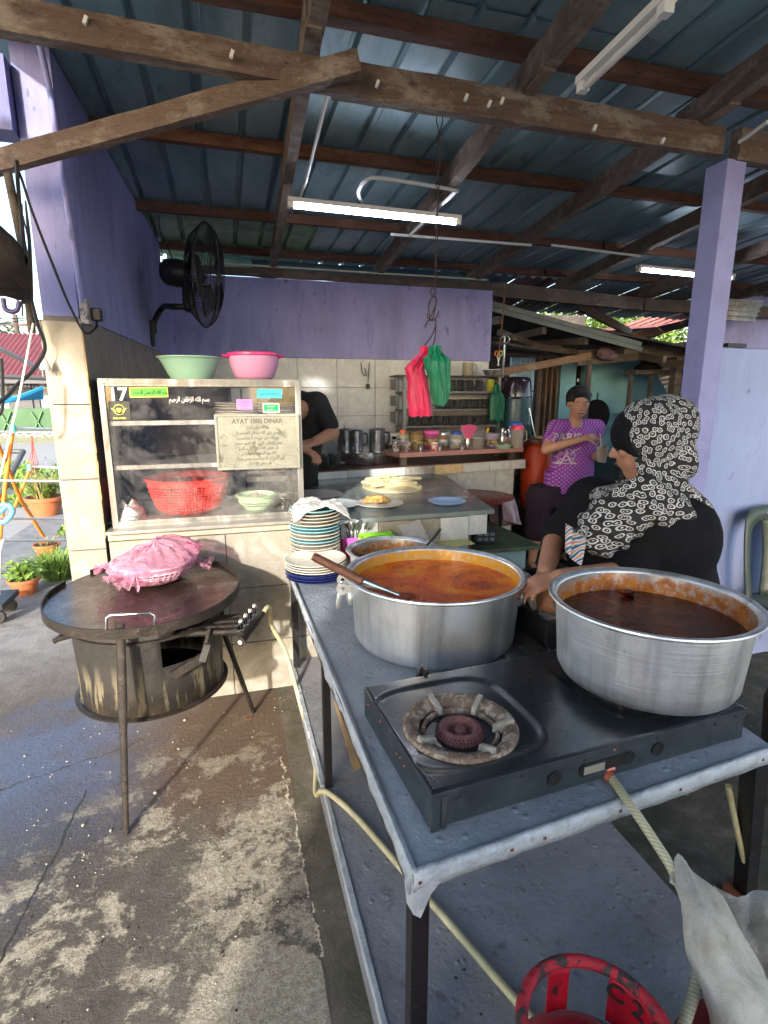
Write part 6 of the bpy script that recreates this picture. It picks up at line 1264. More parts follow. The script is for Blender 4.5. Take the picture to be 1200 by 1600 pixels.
# ---- glass rack
RK = thing('glass_rack', 'grey wall rack with three shelves of glass mugs beneath the lilac wall', 'rack', (1.95, 4.72, 1.10)); ro = RK.location
rkm = mat('grey_rack_metal', (.20, .20, .20), .45, .4)
x0, x1 = 1.49 - ro.x, 2.44 - ro.x
for z, th in ((1.595, .012), (1.452, .016), (1.297, .016), (1.150, .016)):
    b = MB(); b.box((x0 - (.05 if z > 1.5 else -.005), -.10, z - 1.10), (x1 + (.03 if z > 1.5 else -.005), .12, z - 1.10 + th)); b.build('shelf', rkm if z < 1.5 else dark_wood, RK, bevel=.002)
for xx in (x0 + .02, x1 - .02):
    for yy in (-.10, .10): b = MB(); b.box((xx - .014, yy - .012, .0), (xx + .014, yy + .012, .492)); b.build('upright', rkm, RK)
for z in (.10, .24, .38): b = MB(); b.box((x0 - .05, -.08, z), (x0 - .04, .10, z + .09)); b.build('side_slot', rkm, RK)
def mug_mesh(r, h, name='mug'):
    m_ = MB(); m_.lathe([(0, .004), (r * .9, .003), (r * .92, 0), (r, .006), (r * 1.02, h), (r * .93, h), (r * .90, .012), (0, .012)], 20); m_.tube(smoothpath([(r, 0, h * .82), (r + .022, 0, h * .78), (r + .022, 0, h * .32), (r, 0, h * .22)], 4), .0045, 6); me = m_.mesh(name); me.materials.append(glassware); me.polygons.foreach_set('use_smooth', [True] * len(me.polygons)); return me
mg = mug_mesh(.029, .085); mg2 = mug_mesh(.034, .10)
rows = ((1.167, 12, 643, 757, mg, 'lowest'), (1.314, 9, 685, 757, mg, 'middle'), (1.470, 4, 706, 746, mg2, 'upper'))
for z, n_, pa, pb_, me, nm in rows:
    for i in range(n_):
        px = pa + (pb_ - pa) * i / (n_ - 1)
        if nm != 'upper' and i % 1 == 0: pass
        o = put(me, 'glass_mug', None, (aY(px, 650, 4.66).x, 4.66 + random.uniform(-.01, .01), z), (0, 0, random.uniform(-.5, .5)))
        tag(o, 'clear glass mug in the %s row of the rack, %s from the left' % (nm, ord_[i]), 'mug', 'glass mugs in the %s row of the rack' % nm)
jug('yellow-green plastic jug on the upper rack shelf beside the glass mugs', 762, 4.66, 1.469, .036, .105, None, mat('yellow_green_jug', (.36, .38, .04), .35)); 
jar('green_tin', 'small green and white tin at the right of the upper rack shelf', 'tin', 771, 4.64, 1.469, .022, .055, mat('green_tin_paint', (.05, .30, .14), .4), steel_m, .004)
jug('cloudy upturned beige jug on top of the rack', 727, 4.70, 1.608, .050, .115, None, mat('cloudy_beige', (.34, .31, .24), .35))
bowl_at('aluminium_bowl', 'aluminium bowl on the right end of the rack top', 'bowl', (aY(769, 580, 4.66).x, 4.66, 1.608), .085, .05, alu2_m, .06)
# big black pot on the teal drum
DR = thing('teal_drum', 'dark teal plastic drum right of the glass rack', 'drum', (2.60, 4.62, .96)); b = MB(); b.lathe([(0, 0), (.135, 0), (.15, .02), (.152, .20), (.156, .21), (.152, .22), (.150, .40), (.145, .44), (0, .45)], 40); b.build('body', mat('dark_teal_plastic', (.02, .07, .085), .35), DR, smooth=True)
b = MB(); b.tube(smoothpath([(.05, -.155, .36), (.09, -.16, .20), (.13, -.15, .10)]), .008, 6); b.build('strap', steel_m, DR, smooth=True)
BP = thing('black_pot', 'big black enamel pot upside down on the teal drum', 'pot', (2.585, 4.62, 1.412)); b = MB(); b.lathe([(.165, 0), (.168, .006), (.155, .01), (.142, .14), (.13, .175), (.11, .185), (0, .188)], 44); b.build('body', mat('black_enamel', (.02, .012, .02), .18, coat=.5), BP, smooth=True)
for a in (0, math.pi): b = MB(); b.tube([(math.cos(a) * .148, -.03, .06), (math.cos(a) * .18, -.025, .06), (math.cos(a) * .18, .025, .06), (math.cos(a) * .148, .03, .06)], .006, 6); b.build('handle', black_plastic, BP, smooth=True)
b = MB(); b.box((2.45, 4.45, 0), (2.80, 4.80, .955)); tag(b.build('drum_stand', dark_wood, origin=True), 'dark wooden stand carrying the teal drum', 'stand')
OB = thing('orange_barrel', 'orange-red plastic barrel behind the woman in purple', 'barrel', (2.66, 4.30, .42)); b = MB(); b.lathe([(0, 0), (.10, 0), (.125, .03), (.135, .12), (.14, .3), (.135, .5), (.12, .58), (.10, .60), (0, .60)], 36); b.build('body', mat('orange_red_plastic', (.34, .035, .010), .5), OB, smooth=True); b = MB(); b.lathe([(.11, .60), (.125, .605), (.125, .63), (0, .635)], 32); b.build('lid', mat('red_brown_lid', (.14, .05, .04), .5), OB, smooth=True)
b = MB(); b.box((2.54, 4.15, 0), (2.82, 4.42, .415)); tag(b.build('crate', dark_wood, origin=True), 'dark crate supporting the orange-red barrel', 'crate')
b = MB(); b.box((-.16, -.10, 0), (.16, .10, .018)); tag(b.build('tray', mat('yellow_tray', (.45, .38, .12), .5), None, loc=(2.86, 4.5, 1.04)), 'dull yellow tray right of the pink-lidded jug', 'tray')
b = MB(); b.box((2.72, 4.46, 0), (3.05, 4.70, 1.038)); tag(b.build('sideboard', dark_wood, origin=True), 'dark red-brown cupboard behind the barrel', 'cupboard')
# round table with patterned cover
RT = thing('round_table', 'small round table with red and cream printed plastic cover', 'table', (1.68, 3.50, 0)); RZ = .735
cov, n, s = nodes('printed_cover'); v = coords(n, rnd=False); vo = N(n, 'ShaderNodeTexVoronoi'); vo.inputs['Scale'].default_value = 20; vo.inputs['Randomness'].default_value = .35; n.links.new(v, vo.inputs['Vector']); c = ramp(n, vo.outputs['Distance'], (.28, (.50, .36, .26)), (.42, (.38, .20, .16)), (.52, (.16, .03, .03))); n.links.new(c, s.inputs['Base Color']); s.inputs['Roughness'].default_value = .35
b = MB(); b.lathe([(0, RZ), (.27, RZ), (.278, RZ - .008), (.27, RZ - .02), (0, RZ - .02)], 48); b.build('top', cov, RT, smooth=True)
b = MB()
def dr_(u, v):
    a = R(-75) + R(130) * u; r_ = .280 + .04 * v + .014 * math.sin(a * 11) * v + .006 * mnoise.noise(Vector((a * 6, v * 5, 2))); return (r_ * math.cos(a), r_ * math.sin(a), RZ - .004 - v * (.12 + .20 * u))
b.grid(dr_, 70, 14); b.build('plastic_skirt', clear_mat('mauve_plastic', (.34, .24, .28), .45, .2), RT, smooth=True)
for a in range(4): b = MB(); b.tube([(.2 * math.cos(a * 1.57 + .6), .2 * math.sin(a * 1.57 + .6), RZ - .03), (.24 * math.cos(a * 1.57 + .6), .24 * math.sin(a * 1.57 + .6), 0)], .012, 8); b.build('leg', black_steel, RT)
# blue box with green top, black radio on it
BB = thing('blue_cabinet', 'low pale blue cabinet with peeling green top beside the prep counter', 'cabinet', (1.52, 3.02, 0)); b = MB(); b.box((-.19, -.28, 0), (.14, .30, .555)); b.build('body', mat('chipped_blue_paint', (.13, .22, .26), .6, col2=(.35, .38, .38), thr=(.60, .64), ns=8), BB, bevel=.004); b = MB(); b.box((-.24, -.32, .557), (.21, .33, .580)); b.build('top', mat('mossy_green_board', (.055, .10, .045), .7, col2=(.03, .05, .03), thr=(.45, .6)), BB, bevel=.003)
RD = thing('radio', 'small black radio with buttons on the green-topped cabinet', 'radio', (1.44, 2.84, .581), R(-14)); b = MB(); b.box((-.075, -.03, 0), (.075, .03, .105)); b.build('body', black_plastic, RD, bevel=.006)
for i in range(3):
    for j in range(2): b = MB(); b.box((-.05 + i * .036, -.034, .02 + j * .03), (-.024 + i * .036, -.0305, .040 + j * .03)); b.build('button', mat('grey_button', (.16, .18, .2), .4) if i + j == 0 else bpy.data.materials['grey_button'], RD)

# ================================================================ HANGING THINGS
def wire(pts, r, m, name, label, cat): b_ = MB(); b_.tube(smoothpath(pts, 6), r, 6); return tag(b_.build(name, m, smooth=True), label, cat)
YB = 2.17
dark_wire = mat('rusty_wire', (.04, .03, .028), .6, .5)
pz0 = aY(690, 132, YB)
b = MB()
for k in range(2):
    pts = []; 
    for i in range(60):
        t = i / 59; px = 688 - 8 * t + (8 * math.exp(-t * 6) * (1 if k else -1)); py = 140 + 320 * t; y = YB + (2.35 - YB) * t
        p = aY(px, py, y); pts.append(p + Vector((.004 * math.cos(t * 60 + k * 3.14), .004 * math.sin(t * 60 + k * 3.14), 0)))
    b.tube(pts, .0022, 5)
tag(b.build('twisted_wire', dark_wire, smooth=True), 'twisted rusty wire hanging from the main beam', 'wire')
b = MB()
def hk(pts, r=.0028): b.tube(smoothpath([aY(px, py, 2.36) for px, py in pts], 5), r, 6)
hk([(678, 448), (672, 455), (676, 462), (682, 470), (673, 495), (669, 498), (668, 490)]); hk([(679, 458), (681, 470), (678, 492), (674, 500), (671, 495)]); hk([(676, 462), (670, 478), (673, 500), (682, 496), (686, 486)])
tag(b.build('s_hooks', dark_wire, smooth=True), 'chain of bent wire S-hooks below the twisted wire', 'hooks')
b = MB(); hk([(664, 512), (668, 502), (675, 500), (681, 502), (676, 522), (664, 540)]); hk([(681, 500), (680, 525), (676, 541)]); tag(b.build('double_hook', dark_wire, smooth=True), 'forked wire hook carrying the red and green bags', 'hook')
def bag(name, label, m, outline, y, th, seed):
    """flat bundle of carrier bags: outline rows of (py, left px, right px)"""
    b_ = MB(); rows = outline; nv = len(rows)
    def f(u, v, s_):
        t = v * (nv - 1); i = min(int(t), nv - 2); k = t - i; py = rows[i][0] * (1 - k) + rows[i + 1][0] * k; l = rows[i][1] * (1 - k) + rows[i + 1][1] * k; r_ = rows[i][2] * (1 - k) + rows[i + 1][2] * k
        p = aY(l + (r_ - l) * u, py, y); e = (1 - (2 * u - 1) ** 4) ** .5; d = th * (.35 + .65 * min(1, v * 3)) * e * s_
        pl_ = (.004 * math.sin(u * 26 + seed + 3 * mnoise.noise(Vector((u * 2, v * 3, seed)))) + .014 * mnoise.noise(Vector((u * 5, v * 4, seed))) + .006 * mnoise.noise(Vector((u * 14, v * 11, seed)))) * e; return p + Vector((0, -d - pl_ if s_ > 0 else d, 0)) + Vector((.006 * mnoise.noise(Vector((v * 9, u * 3, seed))), 0, .012 * mnoise.noise(Vector((u * 6, v * 2, seed + 3))) * v))
    b_.grid(lambda u, v: f(u, v, 1), 30, 30); b_.grid(lambda u, v: f(1 - u, v, -1), 30, 30); return tag(b_.build(name, m, smooth=True, origin=True), label, 'bag')
bag('red_bags', 'bunch of hot red plastic carrier bags hanging on the wire hook', bag_red, [(541, 657, 668), (552, 655, 673), (560, 645, 668), (575, 632, 662), (590, 635, 666), (620, 637, 671), (645, 638, 675), (650, 640, 674)], 2.42, .035, 1)
bag('green_bags', 'bunch of green plastic carrier bags hanging beside the red ones', bag_green, [(540, 672, 688), (552, 668, 690), (562, 661, 702), (575, 664, 703), (600, 672, 702), (625, 675, 700), (632, 678, 694), (634, 682, 690)], 2.36, .045, 4)
bag('green_bag', 'small knotted green bag hanging at the right end of the glass rack', mat('dark_green_film', (.0, .10, .05), .35, bs=.4, bscale=25), [(600, 773, 780), (612, 770, 782), (622, 764, 788), (655, 764, 787), (657, 766, 786)], 4.50, .03, 8)
wire([aY(788, 440, 4.3), aY(787, 480, 4.3), aY(783, 520, 4.3), aY(779, 560, 4.3), aY(777, 572, 4.3)], .006, mat('brown_cord', (.14, .07, .04), .8), 'rope', 'brown rope hanging in front of the lean-to right of the rear wall', 'rope')
wire([aY(788, 522, 4.28), aY(787, 560, 4.28), aY(785, 590, 4.30)], .010, steel_m, 'ladle_pipe', 'steel pipe hanging beside the brown rope', 'pipe')
b = MB(); b.tube(smoothpath([aY(782, 530, 4.26), aY(790, 522, 4.26), aY(796, 530, 4.26), aY(790, 537, 4.26), aY(784, 536, 4.26)], 5), .006, 6); tag(b.build('steel_hook', steel_m, smooth=True), 'shiny curled hook above the black pot', 'hook')
SCI = thing('scissors', 'orange and yellow handled scissors hanging by the brown rope', 'scissors', aY(779, 556, 4.27)); 
for k, m in ((-1, mat('orange_handle', (.6, .14, .03))), (1, mat('yellow_handle', (.45, .42, .10)))):
    b = MB(); pts = [(k * .018 + .015 * math.cos(a * .785), -.004 * k, .02 + .02 * math.sin(a * .785)) for a in range(9)]; b.tube(pts, .005, 6); b.build('handle', m, SCI, smooth=True); b = MB(); b.beam((k * .012, 0, 0), (-k * .006, 0, -.08), .012, .003); b.build('blade', steel_m, SCI)
# wire loops on rear wall tiles
wire([aY(564, 566, 4.86), aY(566, 582, 4.86), aY(572, 587, 4.86), aY(570, 575, 4.86)], .004, cable_m, 'hanging_loop', 'short black wire loop on the rear wall tiles', 'wire')
wire([aY(577, 566, 4.86), aY(575, 600, 4.86)], .004, cable_m, 'pull_cord', 'thin black pull cord on the rear wall tiles', 'cord'); b = MB(); b.cbox(aY(575, 604, 4.86), (.03, .02, .045)); tag(b.build('cord_end', black_plastic), 'small black toggle at the end of the pull cord', 'toggle')

# ================================================================ TUBE LIGHTS AND CONDUIT
tube_on = emit('lit_tube', (.82, .84, 1.0), 11.0); tube_off = mat('unlit_tube', (.62, .62, .60), .3)
def fitting(label, p, q, m, drop=.0):
    p = Vector(p); q = Vector(q); t = thing('tube_light', label, 'light', (p + q) / 2, 0, 'fluorescent battens'); c = (p + q) / 2; d = (q - p).normalized(); L = (q - p).length
    b_ = MB(); b_.beam(p - c, q - c, .045, .022); b_.beam(p - c + Vector((0, 0, -.012)), p - c + d * .03 + Vector((0, 0, -.012)), .032, .05); b_.beam(q - c + Vector((0, 0, -.012)), q - c - d * .03 + Vector((0, 0, -.012)), .032, .05); b_.build('batten', white_plastic, t, bevel=.002)
    b_ = MB(); b_.tube([p - c + d * .032 + Vector((0, 0, -.026)), q - c - d * .032 + Vector((0, 0, -.026))], .011, 12); b_.build('tube', m, t, smooth=True); return t
fitting('lit fluorescent batten under the rafters in the middle of the roof', aZ(449, 312, 2.405), aZ(719, 341, 2.405), tube_on)
fitting('second lit fluorescent batten, partly behind the square pillar', aZ(997, 416, 2.40), aZ(1146, 431, 2.40), tube_on)
fitting('unlit fluorescent batten at the top right of the roof', aZ(908, 128, 2.44), aZ(1048, -8, 2.44), tube_off)
for lab, r_, pts in (('white conduit running down the first rafter to the lit batten', .007, [aZ(512, 147, 2.49), aZ(478, 285, 2.46), aZ(470, 306, 2.44)]), ('curved white conduit looping above the middle batten', .009, smoothpath([aZ(566, 318, 2.43), aZ(560, 300, 2.44), aZ(572, 282, 2.445), aZ(600, 279, 2.45), aZ(705, 296, 2.45), aZ(712, 300, 2.45)])), ('short white conduit slanting behind the right end of the middle batten', .009, [aZ(712, 299, 2.45), aZ(640, 368, 2.44)]),
    ('long white conduit along the purlin right of the middle batten', .009, [aZ(610, 366, 2.47), aZ(830, 383, 2.46)]), ('white conduit leading on towards the farther batten', .009, [aZ(862, 383, 2.46), aZ(1000, 400, 2.46)]), ('short white conduit at the top right above the pillar', .008, [aZ(1155, 222, 2.50), aZ(1200, 190, 2.52)])):
    b = MB(); b.tube(pts, r_, 7); tag(b.build('conduit', white_plastic, smooth=True), lab, 'conduit', 'white conduits under the roof')

# ================================================================ GREEN CHAIR
CH = thing('plastic_chair', 'dark green moulded plastic chair before the pale low wall', 'chair', (2.70, 1.83, 0), R(-2)); gch = mat('dull_green_plastic', (.06, .085, .075), .4, var=.25, col2=(.12, .13, .11), thr=(.55, .7), bs=.05)
b = MB()
def backf(x, z): return .20 + .07 * (z - .42) / .46 + .05 * (abs(x) / .24) ** 2 * -1
def panel(x0_, x1_, z0_, z1_, nu=6, nv=6): b.grid(lambda u, v: (x0_ + (x1_ - x0_) * u, backf(x0_ + (x1_ - x0_) * u, z0_ + (z1_ - z0_) * v), z0_ + (z1_ - z0_) * v), nu, nv)
def curveband(pts0, pts1): 
    P0 = smoothpath(pts0, 8); P1 = smoothpath(pts1, 8); vs = [Vector((p[0], backf(p[0], p[2]), p[2])) for pr_ in zip(P0, P1) for p in pr_]; b.add(vs, [(2 * i, 2 * i + 1, 2 * i + 3, 2 * i + 2) for i in range(len(P0) - 1)])
curveband([(-.22, 0, .42), (-.24, 0, .60), (-.235, 0, .78), (-.20, 0, .865), (-.10, 0, .885), (0, 0, .888), (.10, 0, .885), (.20, 0, .865), (.235, 0, .78), (.24, 0, .60), (.22, 0, .42)],
          [(-.17, 0, .43), (-.19, 0, .60), (-.185, 0, .74), (-.14, 0, .80), (-.07, 0, .815), (0, 0, .818), (.07, 0, .815), (.14, 0, .80), (.185, 0, .74), (.19, 0, .60), (.17, 0, .43)])
curveband([(-.085, 0, .82), (-.075, 0, .65), (-.10, 0, .43)], [(.085, 0, .82), (.075, 0, .65), (.10, 0, .43)])
b.build('backrest', gch, CH, smooth=True, solid=.010)
b = MB(); b.grid(lambda u, v: ((u - .5) * (.44 + .02 * v), -.24 + .46 * v, .425 - .012 * math.sin(math.pi * u) * math.sin(math.pi * v) - .02 * max(0, .15 - v) / .15), 14, 14); b.build('seat', gch, CH, smooth=True, solid=.012)
for sx in (-1, 1):
    for y0_, y1_ in ((-.22, -.26), (.21, .27)):
        b = MB(); vs = []
        for t in (0, .5, 1): zz = .42 * (1 - t); yy = y0_ + (y1_ - y0_) * t; xx = sx * (.20 + .03 * t); w_ = .034 - .012 * t; vs += [Vector((xx - sx * w_, yy, zz)), Vector((xx + sx * .012, yy, zz)), Vector((xx + sx * .012, yy + (w_ * 1.6 if y0_ < 0 else -w_ * 1.6), zz))]
        b.add(vs, [(0, 1, 4, 3), (1, 2, 5, 4), (3, 4, 7, 6), (4, 5, 8, 7)]); b.build('leg', gch, CH, solid=.006)
b = MB(); b.box((-.055, backf(0, .85) - .012, .842), (.055, backf(0, .85) - .002, .862)); b.build('grip_slot', lilac_pale, CH, bevel=.004)
# dark bin at the right edge
b = MB(); b.lathe([(0, 0), (.12, 0), (.15, .05), (.17, .30), (.14, .42), (.10, .44), (0, .44)], 32); tag(b.build('dark_jar', mat('dark_brown_barrel', (.05, .035, .025), .6, bs=.3), None, smooth=True, loc=(2.05, 1.30, 0)), 'dark brown barrel standing past the stove at the right edge', 'barrel')
# far shelf, wok
WK = thing('wok', 'big black wok hanging on the turquoise wall behind the woman in purple', 'wok', aY(931, 650, 5.6)); b = MB(); b.lathe([(0, -.06), (.12, -.045), (.19, 0), (.195, 0), (.12, -.05), (0, -.066)], 40, M=Matrix(((1, 0, 0), (0, 0, 1), (0, -1, 0))).to_3x3()); b.build('bowl', mat('soot_black', (.006, .006, .007), .9, spec=.1), WK, smooth=True); b = MB(); b.tube([(0, 0, .19), (0, 0, .27)], .012, 6); b.build('handle', black_steel, WK)
WS = thing('wooden_shelf', 'dark wooden shelf frame before the turquoise wall, above the seated woman', 'shelf', aY(1020, 600, 5.9)); wo_ = WS.location
for z_ in (582, 640, 660): p, q = aY(984, z_, 5.9) - wo_, aY(1066, z_ - 1, 5.9) - wo_; wbeam('shelf_board', p, q, .22, .05 if z_ < 600 else .03, dark_wood, WS)
for px in (986, 1018, 1064): wbeam('upright', aY(px, 585, 5.9) - wo_, Vector((aY(px, 585, 5.9).x, 5.9, 0)) - wo_, .04, .04, dark_wood, WS, up=(0, 1, 0))
b = MB(); b.lathe([(0, .16), (.10, .05), (.16, 0), (.16, -.02), (0, -.02)], 20); tag(b.build('black_hat', black_cloth, None, loc=aY(1012, 574, 5.85)), 'dark peaked bundle on top of the wooden shelf', 'bundle')
b = MB(); b.ell((0, 0, 0), (.10, .08, .07), 14, 8); b.ell((.08, 0, -.02), (.08, .07, .06), 14, 8); tag(b.build('rag_bundle', mat('mauve_rag', (.16, .10, .13), .9, bs=.6), None, smooth=True, loc=aY(945, 552, 5.3)), 'mauve rag bundle stuffed on the lean-to beam', 'rag')
b = MB(); b.box((4.9, 6.1, 0), (6.2, 6.45, .62)); tag(b.build('dark_bench', mat('dark_teal_bench', (.02, .04, .045), .6), origin=True), 'dark bench along the foot of the turquoise wall', 'bench')

# ================================================================ PEOPLE
def aK(px, py, k): return Vector((0, 0, CAMH)) + ray(px, py) * k
def under(o, t): o.parent = t; o.location = -t.location
def head(b_, c, f, s_=1.0, male=False):
    """skull, jaw, nose, brow, cheeks, ears; c is the skull's centre, f the way the face looks"""
    f = Vector(f).normalized(); r_ = f.cross(Vector((0, 0, 1))).normalized(); u = r_.cross(f)
    def P(a, c_, d): return c + (r_ * a + u * c_ + f * d) * s_
    rot = Matrix((r_, f, u)).transposed()
    def E(p, r3): 
        pr = [(max(0, math.sin(math.pi * i / 10)), -math.cos(math.pi * i / 10)) for i in range(11)]; pr[0] = (0, -1); pr[-1] = (0, 1)
        b_.lathe(pr, 18, p, M=rot @ Matrix.Diagonal((r3[0] * s_, r3[1] * s_, r3[2] * s_)).to_3x3())
    E(P(0, .02, -.012), (.074, .092, .090)); E(P(0, -.035, .025), (.060, .062, .078)); E(P(0, -.088, .048), (.030, .030, .026)); E(P(0, -.060, .030), (.052, .050, .045))
    E(P(0, .030, .070), (.050, .018, .012)); b_.caps(P(0, .012, .083), P(0, -.020, .103), .007 * s_, .011 * s_, 8); E(P(-.010, -.024, .094), (.008, .008, .007)); E(P(.010, -.024, .094), (.008, .008, .007))
    E(P(-.036, -.015, .064), (.022, .018, .018)); E(P(.036, -.015, .064), (.022, .018, .018)); E(P(0, -.050, .082), (.022, .012, .005)); E(P(0, -.060, .080), (.019, .012, .006))
    for k in (-1, 1): E(P(k * .076, -.008, -.008), (.009, .019, .030)); E(P(k * .027, .008, .074), (.014, .010, .008))
    return P, r_, u, f, E
def face_bits(t, P, r_, u, f, s_=1.0):
    lid = mat('eyelid', (.16, .07, .045), .5); lip = mat('lips', (.24, .07, .055), .45)
    for k in (-1, 1):
        b_ = MB(); pts = [P(k * .027 + (i - 2) * .007, .004 - .0022 * (2 - abs(i - 2)), .0835 - .0012 * abs(i - 2) ** 1.4) for i in range(5)]; b_.tube(pts, [.0008, .0018, .0022, .0018, .0008], 6); o = b_.build('eye', hair_m, None, smooth=True); under(o, t)
        b_ = MB(); pts = [P(k * .029 + (i - 2) * .009, .030 + .002 * (2 - abs(i - 2)), .086 - .0025 * abs(i - 2)) for i in range(5)]; b_.tube(pts, [.0012, .0028, .003, .0026, .001], 6); o = b_.build('eyebrow', hair_m, None, smooth=True); under(o, t)
    b_ = MB(); pts = [P((i - 3) * .0068, -.054 + .0006 * (3 - abs(i - 3)), .0945 - .0012 * (abs(i - 3) ** 1.6)) for i in range(7)]; b_.tube(pts, [.001, .0032, .0042, .0042, .0042, .0032, .001], 8); o = b_.build('lips', lip, None, smooth=True); under(o, t)
    b_ = MB(); b_.tube([p + f * .0038 for p in pts], .0009, 4); o = b_.build('mouth_line', hair_m, None); under(o, t)
def hand(b_, wr, d, n, s_=1.0, curl=(.5, .5, .5, .5), thumb=.8, left=1, spread=.12, point=None):
    """palm, four unequal bent fingers and a thumb; d = along the hand, n = out of the back of the hand"""
    d = Vector(d).normalized(); n = Vector(n); n = (n - d * n.dot(d)).normalized(); sd_ = d.cross(n) * left
    pe = wr + d * .085 * s_
    for k in range(4): q = (k - 1.5) * .0195 * s_; b_.caps(wr + sd_ * q * .7 + d * .012 * s_, pe + sd_ * q, .0155 * s_, .0120 * s_, 8)
    L = (.070, .078, .074, .058)
    for k in range(4):
        o = pe + sd_ * (k - 1.5) * .0195 * s_; c = curl[k]; dd = (d + sd_ * (k - 1.5) * spread).normalized(); rr_ = .0088 * s_
        for j, fr in enumerate((.45, .32, .23)):
            c2 = c * (j + 1) * .75 - c * .3; e = o + (dd * math.cos(c2) - n * math.sin(c2)) * L[k] * s_ * fr; b_.caps(o, e, rr_, rr_ * .92, 8); o = e; rr_ *= .92
    o = wr + d * .025 * s_ - sd_ * .030 * s_; t1 = (d * .6 - sd_ * .75 - n * .35).normalized(); e = o + t1 * .035 * s_; b_.caps(o, e, .013 * s_, .011 * s_, 8); t2_ = (d * .9 - sd_ * .3 - n * thumb * .6).normalized(); e2 = e + t2_ * .030 * s_; b_.caps(e, e2, .0105 * s_, .009 * s_, 8)
def over(body_rows, name, m, t, voxel=.009, smooth=4):
    o = blob(body_rows, name, m, None, voxel, smooth); under(o, t); return o

def uv_cloth(o, fn):
    me = o.data; uv = me.uv_layers.new(name='cloth')
    for l in me.loops: uv.data[l.index].uv = fn(me.vertices[l.vertex_index].co)
# ---- woman in the purple T-shirt
W1 = thing('person', 'short-haired woman in a dotted purple T-shirt holding an iced drink', 'person', (2.66, 3.9, 0))
hc = aY(904, 630, 3.86); b = MB(); fdir = (-.30, -.92, -.24); HP = head(b, hc, fdir, 1.05)
P_, r_, u_, f_, E_ = HP
shR, shL = aY(868, 668, 3.92), aY(932, 668, 3.96); elR = aY(853, 702, 3.80); wrR = aY(916, 684, 3.62); elL = aY(925, 712, 3.92); wrL = aY(938, 716, 3.64)
nk = hc + Vector((-.0, .03, -.16)); b.caps(hc + Vector((0, .02, -.06)), nk, .050, .055); b.caps(nk, nk + Vector((0, .01, -.05)), .058, .075)
b.caps(shR, elR, .050, .040); b.caps(elR, wrR, .041, .026); b.caps(shL, elL, .048, .040); b.caps(elL, wrL, .038, .026)
b.caps(shR, shL, .06, .06); tc_ = (shR + shL) / 2; b.ell(tc_ + Vector((0, .0, -.22)), (.17, .11, .28), 20, 12); b.ell(Vector((tc_.x - .06, 3.95, .66)), (.17, .12, .16), 20, 12)
hipc = Vector((2.58, 3.96, .62)); kR, kL = aY(838, 835, 3.93), aY(892, 835, 3.99); fR, fL = aY(830, 886, 3.93), aY(884, 886, 4.0); fR.z = fL.z = .06
b.caps(hipc + Vector((-.08, 0, 0)), kR, .09, .058); b.caps(kR, fR, .052, .034); b.caps(hipc + Vector((.09, 0, 0)), kL, .09, .058); b.caps(kL, fL, .052, .034)
for q in (fR, fL): b.caps(q + Vector((0, .02, -.03)), q + Vector((-.03, -.12, -.045)), .030, .022)
hand(b, wrR, (1, -.05, .05), (-.1, -.6, .8), .95, (.15, .9, 1.2, 1.3), .8, -1); hand(b, wrL, (-.15, -.3, .9), (.8, .5, 0), .9, (1.1, 1.1, 1.1, 1.1), .9, 1, .05)
bd = over(b, 'body', skin2, W1, .0065, 2)
face_bits(W1, P_, r_, u_, f_)
b = MB(); b.ell(P_(0, .045, -.028), (.096, .104, .090), 20, 12); b.ell(P_(0, .085, .02), (.070, .06, .035), 16, 10); 
for i in range(14):
    a = random.uniform(-1.5, 1.5); c = P_(.078 * math.sin(a), .070 + random.uniform(-.03, .02), .02 * math.cos(a) + random.uniform(-.05, .03)); b.caps(c, c + (r_ * random.uniform(-.02, .03) - u_ * .02 + f_ * .02), .016, .008, 8)
for k in (-1, 1): b.caps(P_(k * .078, .03, -.02), P_(k * .080, -.022, -.022), .020, .010, 8)
over(b, 'hair', hair_m, W1, .008, 1)
shm, n, s = nodes('dotted_purple_jersey'); v = coords(n, (1, 1, 1), False); vo = N(n, 'ShaderNodeTexVoronoi', voronoi_dimensions='2D'); vo.inputs['Scale'].default_value = 42; vo.inputs['Randomness'].default_value = 0.0
uvn = N(n, 'ShaderNodeUVMap'); uvn.uv_map = 'cloth'; mp = N(n, 'ShaderNodeMapping'); mp.inputs['Rotation'].default_value = (0, 0, R(45)); n.links.new(uvn.outputs[0], mp.inputs[0]); n.links.new(mp.outputs[0], vo.inputs['Vector'])
c = mix(n, ramp(n, vo.outputs['Distance'], (.24, 1), (.30, 0)), ramp(n, noi(n, v, 5, 5), (.3, (.26, .03, .40)), (.7, (.38, .07, .54))), (.50, .34, .58)); n.links.new(c, s.inputs['Base Color']); s.inputs['Roughness'].default_value = .8; bump(n, s, noi(n, coords(n, (1, 1, .5), False), 9, 5), .5, .02)
b = MB(); b.caps(shR + Vector((.0, 0, .0)), shL, .072, .072); b.caps(shR, shR.lerp(elR, .55), .068, .064); b.caps(shL, shL.lerp(elL, .55), .066, .062)
b.caps(nk + Vector((0, .0, -.075)), tc_ + Vector((0, 0, -.1)), .075, .13); b.ell(tc_ + Vector((-.0, -.015, -.13)), (.185, .135, .19), 22, 12); b.ell(tc_ + Vector((-.03, -.02, -.36)), (.195, .150, .26), 22, 12); b.lathe([(0, 0), (.200, 0), (.198, .18), (0, .18)], 30, (tc_.x - .055, 3.945, .635), sy=.74)
sh = over(b, 'shirt', shm, W1, .009, 5); uv_cloth(sh, lambda c_: (c_.x, c_.z))
